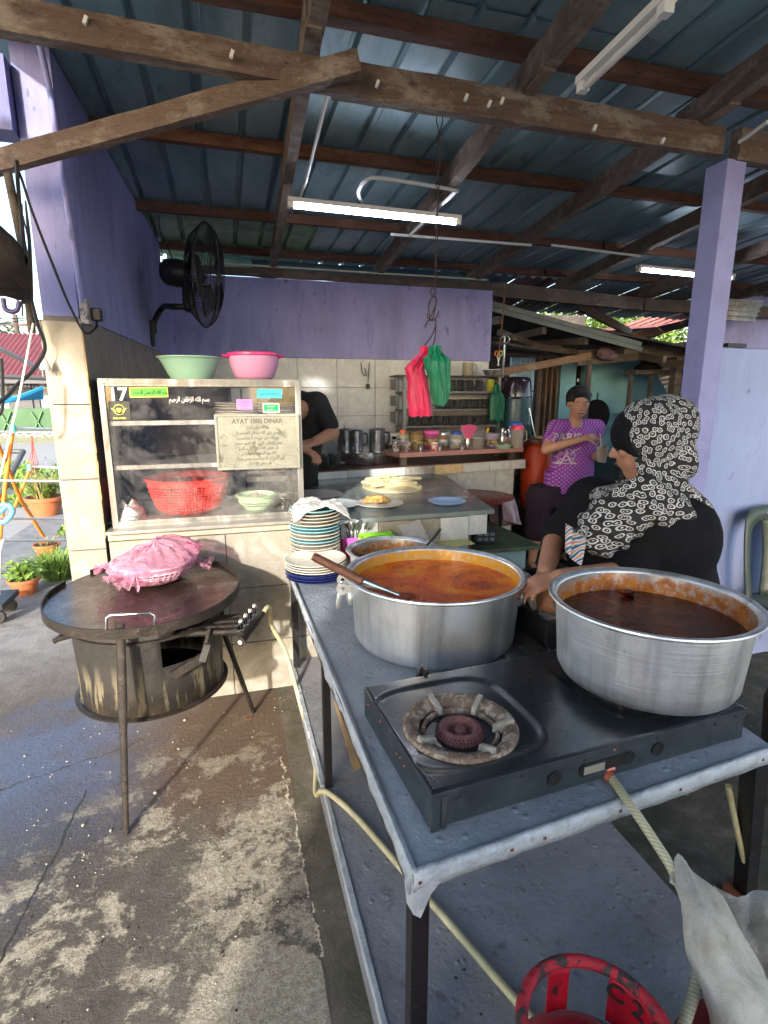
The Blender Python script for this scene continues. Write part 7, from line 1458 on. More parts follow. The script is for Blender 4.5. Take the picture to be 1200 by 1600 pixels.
b = MB(); b.lathe([(0, 0), (.185, 0), (.175, .18), (0, .18)], 26, (hipc.x, 3.955, .52), sy=.72); b.caps(hipc + Vector((-.085, 0, -.02)), kR + Vector((0, 0, .03)), .115, .095); b.caps(hipc + Vector((.09, 0, -.02)), kL + Vector((0, 0, .03)), .115, .095)
over(b, 'shorts', purple_dark_cloth, W1, .010, 4)
for q, a in ((fR, 0), (fL, 0)):
    b = MB(); b.box((q.x - .055, q.y - .17, 0.0), (q.x + .03, q.y + .06, .022)); o = b.build('sandal', black_plastic, None, bevel=.008); under(o, W1)
# print on the shirt, laid on its surface
dg = bpy.context.evaluated_depsgraph_get(); bvh = BVHTree.FromObject(sh, dg)
def on_shirt(me, name, m, px, py, size, rot=0):
    me.transform(Matrix.Rotation(rot, 4, 'Z')); xd = Vector((.93, -.36, 0)); ok = []
    for v_ in me.vertices:
        p = aY(px, py, 3.5) + xd * v_.co.x + Vector((0, 0, 1)) * v_.co.y
        d = (p - Vector((0, 0, CAMH))).normalized(); lo_ = p - d * .4; h_ = bvh.ray_cast(lo_ + W1.location - W1.location, d, 3)
        hh = bvh.ray_cast(lo_ - Vector((0, 0, 0)), d, 3); v_.co = (hh[0] - d * .004) if hh[0] is not None else p + d * .25
    me.materials.clear(); me.materials.append(m); o = link(me, name, None); under(o, W1)
def tmesh(s_, size, bold=0):
    c = bpy.data.curves.new('t', 'FONT'); c.body = s_; c.size = size; c.align_x = 'CENTER'; c.align_y = 'CENTER'; c.offset = bold; o = bpy.data.objects.new('t', c); COL.objects.link(o); d_ = bpy.context.evaluated_depsgraph_get(); me = bpy.data.meshes.new_from_object(o.evaluated_get(d_)); bpy.data.objects.remove(o); return me
prn = mat('white_shirt_print', (.62, .60, .64), .7)
try:
    bvh = BVHTree.FromPolygons([sh.matrix_world @ v_.co + Vector((0, 0, 0)) for v_ in sh.data.vertices], [p.vertices for p in sh.data.polygons])
    on_shirt(tmesh('PARIS', .085, .002), 'print_lettering', prn, 886, 684, .085)
    m_ = MB(); n_ = 22
    def seg(x0, y0, x1, y1, w_=.005): 
        k = 6; d = Vector((x1 - x0, y1 - y0, 0)); nn_ = Vector((-d.y, d.x, 0)).normalized() * w_ / 2
        for i in range(k): a_ = Vector((x0, y0, 0)) + d * (i / k); c_ = Vector((x0, y0, 0)) + d * ((i + 1) / k); m_.add([a_ - nn_, c_ - nn_, c_ + nn_, a_ + nn_], [(0, 1, 2, 3)])
    for i in range(n_): a = i * 2 * math.pi / n_; a2 = (i + 1) * 2 * math.pi / n_; seg(.062 * math.cos(a), .055 * math.sin(a), .062 * math.cos(a2), .055 * math.sin(a2), .005)
    for k in (-1, 1): seg(0, .052, k * .012, 0, .006); seg(k * .012, 0, k * .042, -.062, .009); seg(k * .030, .01, k * .055, .045, .005); seg(k * .075, -.055, k * .035, -.045, .012); seg(k * .02, -.03, k * .05, -.01, .006)
    seg(-.012, 0, .012, 0, .006); seg(-.024, -.028, .024, -.028, .006); seg(-.09, -.052, -.055, -.042, .010); seg(.05, .04, .10, .065, .007); seg(-.05, .04, -.085, .05, .005)
    on_shirt(m_.mesh('tower_print'), 'tower_print', prn, 885, 713, .1)
except Exception as e_: print('print', e_)
# iced drink
DK = thing('iced_drink', 'plastic cup of milky brown iced drink with a straw', 'cup', aY(940, 722, 3.58)); b = MB(); b.lathe([(0, 0), (.032, 0), (.043, .12), (.041, .12), (.031, .004), (0, .004)], 24); b.build('cup', clear_plastic, DK, smooth=True); b = MB(); b.lathe([(0, .004), (.031, .004), (.040, .10), (0, .10)], 24); b.build('drink', mat('milk_tea', (.26, .11, .06), .3), DK, smooth=True); b = MB(); b.tube([(0, 0, .02), (-.035, .0, .22)], .005, 8); b.build('straw', mat('straw_cream', (.6, .55, .42), .4), DK, smooth=True)

# ---- seated woman in the patterned head scarf
W2 = thing('person', 'seated woman in a black top and black and white patterned head scarf', 'person', (1.42, 1.62, 0))
K0 = 1.78
left_ = Vector((-.955, .29, 0)); fdir = Vector((-.80, .58, -.26)).normalized()
hc = aK(1004, 692, 1.80); b = MB(); P_, r_, u_, f_, E_ = head(b, hc, fdir, .98)
b.caps(hc + Vector((0, .0, -.06)), hc + Vector((.06, .0, -.20)), .055, .065)
tor = aK(1012, 850, 1.86); shN = aK(1052, 822, 1.84); elN = aK(972, 899, 1.74); wrN = aK(874, 903, 1.66); shF = aK(925, 785, 2.02); elF = aK(868, 842, 2.02); wrF = aK(852, 893, 1.80)
b.caps(shN, elN, .060, .048); b.caps(elN, wrN, .047, .029); b.caps(shF, elF, .055, .045); b.caps(elF, wrF, .044, .028)
b.caps(shN, shF, .07, .07); b.ell(tor + Vector((0, 0, -.10)), (.13, .14, .26), 20, 12); hip = Vector((tor.x + .06, tor.y + .02, .60)); b.ell(hip, (.19, .21, .15), 18, 10)
hand(b, wrN, (-1, .05, -.20), (-.15, -.2, .95), .95, (.6, .7, .8, .9), .8, -1); hand(b, wrF, (-.35, -.45, -.8), (-.6, -.3, .5), .95, (.7, .8, .8, .9), .8, 1)
k1 = hip + Vector((-.34, .16, -.03)); k2 = hip + Vector((-.32, -.12, -.03)); 
for k_ in (k1, k2): b.caps(hip, k_, .11, .07); b.caps(k_, Vector((k_.x, k_.y, .07)), .06, .04); b.caps(Vector((k_.x, k_.y, .04)), Vector((k_.x - .14, k_.y + .03, .03)), .035, .025)
over(b, 'body', skin, W2, .0075, 2)
face_bits(W2, P_, r_, u_, f_)
def in_w2(b_, *a, **k): return over(b_, *a, **k)
# black top
b = MB(); b.caps(shN, shN.lerp(elN, .90), .100, .074); b.caps(shF, shF.lerp(elF, .92), .088, .066); b.ell(tor + Vector((.03, .0, .02)), (.20, .20, .20), 24, 14); b.ell(tor + Vector((.02, .0, -.16)), (.215, .22, .24), 24, 14); b.caps(shN + Vector((0, 0, -.01)), shF, .10, .10); b.ell(aK(1052, 862, 1.82), (.105, .10, .17), 18, 10)
b.ell(aK(930, 850, 1.86), (.09, .12, .16), 18, 10)
over(b, 'black_top', black_cloth, W2, .010, 5)
b = MB(); b.ell(hip + Vector((0, 0, .0)), (.215, .235, .17), 20, 12)
for k_ in (k1, k2): b.caps(hip, k_, .125, .095); b.caps(k_, Vector((k_.x, k_.y, .14)), .090, .10)
over(b, 'skirt', black_cloth, W2, .013, 5)
# scarf
scm, n, s = nodes('heart_print_cloth'); uvn = N(n, 'ShaderNodeUVMap'); uvn.uv_map = 'cloth'; v = uvn.outputs[0]; wv = N(n, 'ShaderNodeTexNoise'); wv.inputs['Scale'].default_value = 42; wv.inputs['Detail'].default_value = 1; n.links.new(v, wv.inputs['Vector'])
vm = N(n, 'ShaderNodeVectorMath', operation='MULTIPLY_ADD'); vm.inputs[1].default_value = (.013, .013, .013); n.links.new(wv.outputs['Color'], vm.inputs[0]); n.links.new(v, vm.inputs[2])
vo = N(n, 'ShaderNodeTexVoronoi', voronoi_dimensions='2D'); vo.inputs['Scale'].default_value = 53; vo.inputs['Randomness'].default_value = .7; n.links.new(vm.outputs[0], vo.inputs['Vector']); d_ = vo.outputs['Distance']
ring_ = math_(n, 'MULTIPLY', math_(n, 'GREATER_THAN', d_, .27), math_(n, 'LESS_THAN', d_, .41)); dot_ = math_(n, 'LESS_THAN', d_, .10); k_ = math_(n, 'MAXIMUM', ring_, dot_)
c = mix(n, k_, (.012, .012, .014), (.55, .54, .52)); n.links.new(c, s.inputs['Base Color']); s.inputs['Roughness'].default_value = .8; bump(n, s, noi(n, coords(n, rnd=False), 14, 6), .5, .02)
b = MB()
def S(px, py, k): return aK(px, py, k)
b.ell(hc + Vector((.025, -.006, .022)), (.118, .118, .128), 26, 16, rot=(0, -.25, .25)); b.ell(S(1040, 672, 1.80), (.095, .105, .115), 24, 14); b.ell(S(1046, 715, 1.80), (.075, .10, .10), 22, 12)
b.caps(S(1012, 745, 1.80), S(1010, 790, 1.80), .085, .105); b.caps(S(1030, 765, 1.78), S(1070, 800, 1.80), .080, .075); b.caps(S(1000, 780, 1.76), S(940, 830, 1.76), .095, .085); b.caps(S(985, 800, 1.74), S(925, 848, 1.74), .075, .050); b.caps(S(960, 810, 1.80), S(905, 852, 1.78), .07, .035)
b.caps(S(1000, 760, 1.85), S(950, 800, 1.95), .09, .09); b.caps(S(1060, 785, 1.80), S(1084, 806, 1.86), .075, .05); b.caps(S(1000, 795, 1.72), S(1050, 800, 1.74), .07, .07)
sc_o = blob(b, 'head_scarf', scm, None, .008, 4)
# open the scarf round the face: push verts that lie over the face inwards behind the face plane
me = sc_o.data
for v_ in me.vertices:
    q = v_.co - hc; a = q.dot(f_); cu = q.dot(u_)
    if a > .035 and -.13 < cu < .16 and abs(q.dot(r_)) < .13:
        v_.co -= f_ * (a - .035) * min(1, (a - .035) / .01)
    n1 = mnoise.noise(v_.co * 9) * .010 + .008 * math.sin((v_.co.x * 55 + v_.co.z * 70) + 3 * mnoise.noise(v_.co * 5)) * (1 if cu < -.12 else .2); v_.co += v_.normal * n1
uv_cloth(sc_o, lambda c_: (math.atan2(c_.y - (hc.y + .05), c_.x - (hc.x + .02)) * .15, c_.z))
under(sc_o, W2)
b = MB(); b.ell(hc + u_ * .035 + f_ * .004, (.090, .090, .092), 22, 12); b.caps(hc + u_ * .060 + f_ * .030 - r_ * .045, hc + u_ * .060 + f_ * .030 + r_ * .045, .038, .038); b.caps(hc + u_ * .04 + f_ * .05 + r_ * .055, hc - u_ * .01 + f_ * .03 + r_ * .078, .022, .016, 8); b.caps(hc + u_ * .04 + f_ * .05 - r_ * .055, hc - u_ * .02 + f_ * .03 - r_ * .078, .022, .016, 8); over(b, 'under_scarf', black_cloth, W2, .007, 3)
tail, n, s = nodes('floral_lining'); v = coords(n, rnd=False); vo = N(n, 'ShaderNodeTexVoronoi'); vo.inputs['Scale'].default_value = 16; n.links.new(v, vo.inputs['Vector']); w1 = N(n, 'ShaderNodeTexWave'); w1.wave_type = 'RINGS'; w1.inputs['Scale'].default_value = 14; w1.inputs['Distortion'].default_value = 6; n.links.new(v, w1.inputs[0]); c = ramp(n, w1.outputs['Fac'], (.2, (.05, .10, .16)), (.35, (.50, .55, .58)), (.8, (.60, .60, .58)), (.9, (.5, .2, .12))); n.links.new(c, s.inputs['Base Color'])
b = MB(); tl = [aK(*p) for p in ((884, 818, 1.71), (915, 842, 1.68), (906, 885, 1.64), (883, 862, 1.68))]
b.grid(lambda u, v_: tl[0].lerp(tl[1], u).lerp(tl[3].lerp(tl[2], u), v_) + Vector((0, -.012 * math.sin(u * 9), 0)), 16, 16); o = b.build('scarf_lining', tail, None, smooth=True, solid=.003); under(o, W2)
STL = thing('round_stool', 'plain stool hidden under the seated woman', 'stool', (hip.x + .03, hip.y, 0)); b = MB(); b.lathe([(0, .42), (.17, .42), (.175, .44), (.17, .46), (0, .46)], 32); b.build('seat', gch, STL, smooth=True)
for a in range(4): b = MB(); b.tube([(.11 * math.cos(a * 1.57 + .7), .11 * math.sin(a * 1.57 + .7), .42), (.16 * math.cos(a * 1.57 + .7), .16 * math.sin(a * 1.57 + .7), 0)], .014, 8); b.build('leg', gch, STL, smooth=True)

# ---- man behind the cabinet
W3 = thing('person', 'man in a black T-shirt bending to work behind the display cabinet', 'person', (.40, 3.45, 0))
hc = aY(440, 655, 3.25); b = MB(); P_, r_, u_, f_, E_ = head(b, hc, (-.35, -.75, -.55), 1.0, True); b.caps(hc, aY(468, 640, 3.32), .055, .06)
sh1, sh2 = aY(494, 632, 3.36), aY(440, 640, 3.50); el1 = aY(520, 676, 3.30); wr1 = aY(492, 690, 3.14); el2 = aY(430, 690, 3.3); wr2 = aY(470, 700, 3.10)
b.caps(sh1, el1, .052, .042); b.caps(el1, wr1, .041, .028); b.caps(sh2, el2, .052, .042); b.caps(el2, wr2, .041, .028); hand(b, wr1, (-.9, -.3, -.2), (0, -.3, .9), 1, (.8, .9, 1, 1), .8, -1); hand(b, wr2, (.6, -.5, -.3), (0, 0, 1), 1, (.8, .9, 1, 1), .8, 1)
hp_ = Vector((.40, 3.62, .86)); b.caps(hp_, (sh1 + sh2) / 2 + Vector((0, .03, -.08)), .13, .14); b.caps(hp_ + Vector((-.09, 0, 0)), Vector((.31, 3.6, .48)), .09, .06); b.caps(hp_ + Vector((.07, 0, 0)), Vector((.44, 3.58, .48)), .085, .06)
for x_ in (.31, .44): b.caps(Vector((x_, 3.6, .48)), Vector((x_, 3.62, .08)), .055, .036); b.caps(Vector((x_, 3.62, .04)), Vector((x_, 3.50, .03)), .034, .025)
over(b, 'body', skin, W3, .0075, 2)
b = MB(); b.ell(P_(0, .045, -.03), (.090, .098, .085), 18, 10); over(b, 'hair', hair_m, W3, .008, 1)
b = MB(); b.caps(hp_ + Vector((0, 0, .02)), (sh1 + sh2) / 2 + Vector((0, .04, -.06)), .165, .165); b.caps(sh1, sh2, .082, .08); b.caps(sh1, sh1.lerp(el1, .72), .080, .066); b.caps(sh2, sh2.lerp(el2, .7), .078, .066); b.caps(sh1 + Vector((-.03, .02, -.05)), Vector((.44, 3.50, .95)), .10, .12)
over(b, 'black_shirt', mat('black_print_shirt', (.012, .012, .013), .8, col2=(.22, .05, .05), thr=(.69, .705), ns=7, bs=.4, bscale=20), W3, .009, 4)
b = MB(); b.caps(hp_ + Vector((-.08, 0, 0)), Vector((.31, 3.6, .30)), .12, .085); b.caps(hp_ + Vector((.06, 0, 0)), Vector((.45, 3.58, .30)), .12, .085); over(b, 'trousers', black_cloth, W3, .011, 4)
b = MB(); b.box((.10, 3.42, 0.001), (.62, 3.78, .02)); tag(b.build('floor_mat', black_cloth), 'dark mat under the man behind the cabinet', 'mat')

# ================================================================ OUTDOORS, LEFT OF THE COLUMN
def foliage(name, c, r, n_, size, m, parent=None, seed=0, flat=.6, up=.3):
    """many leaf faces through the crown's volume"""
    rnd = random.Random(seed); b_ = MB(); c = Vector(c)
    for i in range(n_):
        d = Vector((rnd.gauss(0, 1), rnd.gauss(0, 1), rnd.gauss(0, 1))).normalized() * (rnd.random() ** .45); p = c + Vector((d.x * r[0], d.y * r[1], d.z * r[2])); 
        if mnoise.noise(p * (1.6 / max(r))) < -.28: continue
        a = Vector((rnd.uniform(-1, 1), rnd.uniform(-1, 1), rnd.uniform(-flat, flat))).normalized(); s_ = a.cross(Vector((rnd.uniform(-.4, .4), rnd.uniform(-.4, .4), 1))).normalized(); L = size * rnd.uniform(.6, 1.3)
        b_.add([p, p + a * L * .5 + s_ * L * .28, p + a * L - Vector((0, 0, L * .2)), p + a * L * .5 - s_ * L * .28], [(0, 1, 2, 3)])
    return b_.build(name, m, parent)
far_leaf = mat('far_leaf', (.06, .10, .03), .7, var=.6, ns=.6, col2=(.12, .15, .04), thr=(.45, .6)); bright_leaf = mat('bright_green_leaf', (.13, .24, .04), .6, var=.5, ns=2, col2=(.22, .30, .06), thr=(.45, .6)); bark = mat('bark', (.10, .075, .05), .9, bs=.8)
# hills
hl = MB(); n_ = 60
vs = []
for j, (yy, zz) in enumerate(((60, -1), (75, 5.0), (95, 8.5), (140, -2))):
    for i in range(n_ + 1): x_ = -90 + 150 * i / n_; vs.append((x_, yy, zz * (.85 + .35 * mnoise.noise(Vector((x_ * .06, j, 3)))) if zz > 0 else zz))
hl.add(vs, [(j * (n_ + 1) + i, j * (n_ + 1) + i + 1, (j + 1) * (n_ + 1) + i + 1, (j + 1) * (n_ + 1) + i) for j in range(3) for i in range(n_)]); tag(hl.build('hills', mat('wooded_hill', (.06, .09, .035), .95, var=.6, ns=.25, col2=(.03, .05, .02), thr=(.4, .6)), smooth=True), kind='structure')
for i, (x_, y_, h_, lab) in enumerate(((-15.5, 36, 4.6, 'rounded dark tree behind the red-roofed house, left of the pole'), (-12.2, 34, 5.4, 'taller dark tree behind the red-roofed house, right of the pole'), (-19, 38, 5.0, 'dark tree far left behind the red-roofed house'))):
    t = thing('broadleaf_tree', lab, 'tree', (x_, y_, 0), 0, 'trees behind the red-roofed house'); b = MB(); b.tube([(0, 0, 0), (.1, 0, h_ * .4), (0, .1, h_ * .6)], [.22, .16, .10], 8); b.tube([(0, 0, h_ * .4), (.8, 0, h_ * .7)], [.1, .04], 6); b.build('trunk', bark, t); foliage('crown', (0, 0, h_ * .72), (2.4, 2.2, h_ * .32), 2600, .30, far_leaf, t, i)
for i, (px_, y_, z_, lab) in enumerate(((1050, 13, 2.7, 'bright green tree right of the gap, behind the zinc sheets'), (800, 15, 3.0, 'bright green tree at the far left of the gap beyond the lean-to'), (865, 15, 3.0, 'bright green tree filling the left of the gap beyond the lean-to'), (930, 14, 3.0, 'bright green tree in the middle of the gap beyond the lean-to'), (985, 16, 3.2, 'bright green tree at the right of the gap beyond the lean-to'))):
    x_ = aY(px_, 500, y_).x; t = thing('garden_tree', lab, 'tree', (x_, y_, 0), 0, 'trees in the gap beyond the roofs'); b = MB(); b.tube([(0, 0, 0), (.1, 0, 1.5), (0, .1, 2.8)], [.16, .12, .06], 8); b.build('trunk', bark, t); foliage('crown', (0, 0, z_), (1.5, 1.2, 1.5), 4200, .16, bright_leaf, t, 10 + i)
# house with the red roof
HY = 21.0
H_ = thing('red_roofed_house', 'white-walled house under a red sheet roof across the yard', 'house', (-8.2, HY, 0)); ho = H_.location
xa_, xb_ = aY(-60, 600, HY).x - ho.x, aY(75, 600, HY).x - ho.x; ztop = aY(30, 590, HY).z
b = MB(); b.box((xa_ - 2, 0, 0), (xb_ + 3, 5, ztop)); b.build('wall', mat('whitewash', (.30, .32, .34), .8, var=.1, ns=.8, col2=(.22, .22, .24), thr=(.6, .8)), H_)
ze = aY(30, 588, HY - .9).z; zr_ = aY(20, 522, HY + 2.4).z
roofm = mat('red_roof_sheet', (.17, .045, .05), .6, var=.2, ns=1.5)
corr('roof', (xa_ - 3, -.9, ze), (1, 0, 0), (0, 1, (zr_ - ze) / 3.3), 0.01, 0.01, roofm, H_) if False else None
b = MB(); k = 60; vs = []
for j in range(2):
    for i in range(k * 2 + 1): vs.append((xa_ - 3 + (xb_ - xa_ + 6.5) * i / (k * 2), -.9 + 3.4 * j, ze + (zr_ - ze) * j + (.05 if i % 2 else 0)))
b.add(vs, [(i, i + 1, k * 2 + 2 + i, k * 2 + 1 + i) for i in range(k * 2)]); b.build('roof', roofm, H_, solid=.03)
dkb = mat('grey_fascia', (.10, .10, .11), .7)
b = MB(); b.box((xa_ - 3, -1.0, ze - .22), (xb_ + 3.5, -.9, ze - .02)); b.build('fascia', dkb, H_)
pp_ = aY(20, 600, HY - .1).x - ho.x; b = MB(); b.box((pp_ - .02, -.12, 0), (pp_ + .5, -.02, ztop)); b.build('dark_post', dkb, H_)
b = MB(); b.box((xb_ - 1.2, -.06, .9), (xb_ - .3, -.01, 2.0)); b.build('window', dkb, H_)
b = MB(); z0_, z1_ = aY(30, 672, HY - 1.5).z, aY(30, 644, HY - 1.5).z
GF = thing('green_fence', 'low green panelled wall with diagonal bars before the white house', 'fence', (-8, HY - 1.6, 0)); go = GF.location; b.box((-6, 0, 0), (5, .12, 1.0)); b.build('panel', mat('green_paint', (.04, .11, .045), .6, var=.2), GF)
for i in range(26): 
    b = MB(); x_ = -5.8 + i * .42; b.beam((x_, -.03, .15), (x_ + (.36 if i % 2 else -.36), -.03, .90), .03, .07, up=(0, 1, 0)); b.build('diagonal_bar', mat('light_green_paint', (.08, .19, .08), .6) if i == 0 else bpy.data.materials['light_green_paint'], GF)
b = MB(); b.box((-14, HY - 2.3, .0), (-3, HY - 2.0, .35)); tag(b.build('drain_kerb', mat('mossy_kerb', (.12, .13, .09), .9, var=.4, ns=1), None), kind='structure')
# utility pole and wires
PY = 30; p = aY(38, 600, PY); U = thing('utility_pole', 'timber utility pole with cross arm above the red roof', 'pole', (p.x, PY, 0)); zt_ = aY(38, 492, PY).z; b = MB(); b.tube([(0, 0, 0), (0, 0, zt_)], [.16, .11], 8); b.build('post', dark_wood, U); b = MB(); b.box((-.9, -.06, zt_ - .5), (.9, .06, zt_ - .38)); b.build('cross_arm', dark_wood, U)
for k in (-.8, 0, .8): b = MB(); b.lathe([(0, 0), (.06, 0), (.05, .16), (0, .18)], 8, (k, 0, zt_ - .38)); b.build('insulator', white_plastic, U)
for i, (a_, c_) in enumerate((((-40, 500), (38, 500)), ((-40, 488), (42, 497)), ((38, 500), (140, 492)))): b = MB(); P0, P1 = aY(a_[0], a_[1], 26 if i < 2 else 30), aY(c_[0], c_[1], 30 if i < 2 else 34); b.tube([P0, P0.lerp(P1, .5) - Vector((0, 0, .15)), P1], .025, 5); tag(b.build('power_line', cable_m), ('lower power line left of the pole', 'upper power line left of the pole', 'power line running right of the pole')[i], 'cable')
# stay pole leaning near the column and dark pipe of the awning
b = MB(); b.tube([aY(-20, 535, 6.0), aY(70, 580, 6.4)], .022, 6); tag(b.build('awning_pipe', mat('grey_pipe', (.22, .22, .22), .5, .5), smooth=True), 'grey pipe slanting down to the column across the red roof', 'pipe')
b = MB(); b.tube([aY(-20, 588, 7.0), aY(72, 591, 7.0)], .03, 6); tag(b.build('cross_pipe', mat('dark_pipe', (.06, .06, .065), .5, .4), smooth=True), 'dark horizontal pipe under the red roof edge', 'pipe')
# weeds
def tuft(name, loc, r, h, n_, m, label, cat, parent=None, seed=0, w_=.012, kind=None):
    rnd = random.Random(seed); b_ = MB()
    for i in range(n_):
        a = rnd.random() * 6.283; q = r * math.sqrt(rnd.random()) * .5; o = Vector((q * math.cos(a), q * math.sin(a), 0)); lean = Vector((math.cos(a), math.sin(a), 0)) * r * rnd.uniform(.1, .9); H = h * rnd.uniform(.45, 1); s_ = Vector((-math.sin(a), math.cos(a), 0)) * w_
        p1 = o + lean * .4 + Vector((0, 0, H * .6)); p2 = o + lean + Vector((0, 0, H)); b_.add([o - s_ * .5, o + s_ * .5, p1 + s_, p1 - s_, p2], [(0, 1, 2, 3), (3, 2, 4)])
        for k in range(2): t = rnd.uniform(.4, 1); c = o.lerp(p2, t); d = Vector((rnd.uniform(-1, 1), rnd.uniform(-1, 1), rnd.uniform(-.2, .8))).normalized() * w_ * 3; e = d.cross(Vector((0, 0, 1))).normalized() * w_; b_.add([c, c + d * .5 + e, c + d, c + d * .5 - e], [(0, 1, 2, 3)])
    o = b_.build(name, m, parent, loc=loc); 
    if label: tag(o, label, cat)
    if kind: o['kind'] = kind
    return o
rnd = random.Random(3); b = MB()
for i in range(1500):
    y_ = rnd.uniform(5.2, 13); x_ = -.235 * y_ - .55 + rnd.uniform(-2.4, .7); 
    if mnoise.noise(Vector((x_ * .8, y_ * .5, 2))) < -.02: continue
    for k in range(5):
        a = rnd.random() * 6.283; L = rnd.uniform(.04, .14); o = Vector((x_ + rnd.uniform(-.06, .06), y_ + rnd.uniform(-.06, .06), 0)); d = Vector((math.cos(a) * .6, math.sin(a) * .6, 1)).normalized() * L; s_ = Vector((-math.sin(a), math.cos(a), 0)) * L * .22; b.add([o, o + d * .5 + s_, o + d, o + d * .5 - s_], [(0, 1, 2, 3)])
o = b.build('ground_weeds', bright_leaf); o['kind'] = 'stuff'; o['label'] = 'low green weeds growing over the yard concrete'
def potted(loc, r, h, label, plant, seed=0, m=terracotta):
    t = thing('potted_plant', label, 'potted plant', loc); b_ = MB(); b_.lathe([(0, 0), (r * .66, 0), (r * .68, .01), (r * .92, h * .80), (r * 1.02, h * .80), (r * 1.06, h), (r * .96, h), (r * .88, h * .84), (0, h * .84)], 32); b_.build('pot', m, t, smooth=True); b_ = MB(); b_.lathe([(r * .9, h * .86), (r * .5, h * .9), (0, h * .91)], 20); b_.build('soil', soil, t, smooth=True)
    plant(t, h); return t
def dryp(t, h): tuft('stems', (0, 0, h * .85), .22, .34, 150, leaf_dry, None, None, t, 5, .006); tuft('leaves', (0, 0, h * .85), .20, .26, 90, leaf_m, None, None, t, 6, .010)
def leafy(t, h): foliage('leaves', (0, 0, h + .06), (.12, .10, .09), 260, .055, bright_leaf, t, 8)
def sparse(t, h): tuft('stems', (0, 0, h * .85), .14, .10, 40, leaf_dry, None, None, t, 9, .005)
q = aZ(66, 809, 0); potted((q.x, q.y + .18, 0), .21, .23, 'wide terracotta pot of straggly dry herbs, farthest from the griddle', dryp)
q = aZ(70, 876, 0); potted((q.x, q.y + .1, 0), .105, .13, 'small terracotta pot with bare soil between the other two', sparse)
q = aZ(33, 934, 0); potted((q.x, q.y + .1, 0), .105, .12, 'terracotta pot of light green leaves nearest the griddle', leafy)
q = aZ(92, 905, 0); tuft('grass_clump', (q.x - .02, q.y + .05, 0), .22, .24, 420, bright_leaf, 'bushy yellow-green grass clump at the foot of the column', 'grass clump', None, 4, .006)
q = aZ(80, 770, 0); tuft('weed_bush', (q.x + .2, q.y + .6, 0), .35, .45, 300, leaf_m, 'weedy green bush beyond the wide terracotta pot', 'bush', None, 14, .012)
# clothes drying rack
DR_ = thing('drying_rack', 'folding clothes rack with orange legs and white rails in the yard', 'drying rack', (-1.45, 4.6, 0)); do = DR_.location
org_m = mat('orange_tube', (.62, .22, .03), .4); wh_m = mat('white_tube', (.62, .68, .72), .3); teal_m = mat('teal_joint', (.08, .55, .45), .4)
def rod(nm, m, pts, r): b_ = MB(); b_.tube([Vector(p) - do for p in pts], r, 8); return b_.build(nm, m, DR_, smooth=True)
Q = lambda px, py, y: aY(px, py, y)
rod('leg', org_m, [Q(20, 670, 4.0), Q(8, 760, 4.0), Q(-6, 900, 4.0)], .013); rod('leg', org_m, [Q(-5, 690, 3.9), Q(32, 780, 4.2), Q(68, 838, 4.5)], .013); rod('leg', org_m, [Q(46, 735, 4.6), Q(22, 795, 4.6)], .012); rod('leg', org_m, [Q(-6, 770, 4.0), Q(22, 800, 4.2)], .012)
for a_, c_ in (((20, 669, 4.0), (86, 671, 4.3)), ((-10, 675, 3.9), (84, 677, 4.2)), ((46, 729, 4.6), (92, 731, 4.7)), ((-10, 751, 3.9), (94, 752, 4.2)), ((-10, 810, 3.9), (108, 811, 4.5)), ((4, 845, 3.8), (110, 844, 4.5))): rod('rail', wh_m, [Q(*a_), Q(*c_)], .009)
rod('rail', wh_m, [Q(4, 845, 3.8), Q(0, 860, 3.8), Q(-2, 930, 3.8)], .009)
for p_ in ((20, 671, 4.0), (46, 731, 4.6)): b = MB(); c_ = Q(*p_) - do; b.tube([c_ + Vector((0, 0, .03)), c_ - Vector((0, 0, .02))], .018, 8); b.build('joint', teal_m, DR_, smooth=True)
b = MB(); 
for i in range(9): t = i / 8; p0 = Q(-8 + 92 * t, 678, 4.0) - do; p1 = Q(-2 + 92 * t, 683, 4.0) - do; b.tube([p0, p1], .004, 5)
b.tube([Q(-8 + 92 * i / 12, 677 + (5 if i % 2 else 0), 4.0) - do for i in range(13)], .003, 5); b.build('lattice', wh_m, DR_)
rod('rail', mat('dark_grey_bar', (.08, .085, .09), .5), [Q(-8, 790, 4.3), Q(36, 705, 4.9)], .022); rod('rail', bpy.data.materials['dark_grey_bar'], [Q(-8, 706, 4.9), Q(36, 705, 4.9)], .018)
b = MB()
for k in range(5): pts = [Q(49 + k * .2, 680, 4.2), Q(51 + math.sin(k * 2) * 2, 700, 4.2), Q(45 + k * 3.6, 722, 4.2), Q(47 + k * 2.6, 742, 4.2)]; b.tube([p_ - do for p_ in pts], .0022, 4)
b.build('string_net', mat('red_string', (.45, .08, .06), .8), DR_)
b = MB()
for k in range(7): b.beam(Q(-12, 636 - k * 2, 4.4), Q(66, 606 + k * 2 + (k % 3) * 3, 4.7 + k * .02), .02, .02)
tag(b.build('blue_straps', mat('bright_blue_straps', (.03, .38, .70), .4), origin=True), 'bundle of bright blue straps hung across the yard, left of the column', 'straps')
b = MB(); b.tube(smoothpath([Q(-10, 812, 3.6), Q(12, 790, 3.6), Q(20, 800, 3.6), Q(8, 815, 3.6), Q(-10, 818, 3.6)]), .014, 8); b.tube(smoothpath([Q(-10, 796, 3.6), Q(8, 788, 3.6), Q(18, 796, 3.6)]), .012, 8); tag(b.build('blue_hoop', mat('pale_blue_tube', (.12, .42, .60), .4), smooth=True, origin=True), 'pale blue tubular hoop at the left edge by the drying rack', 'hoop')
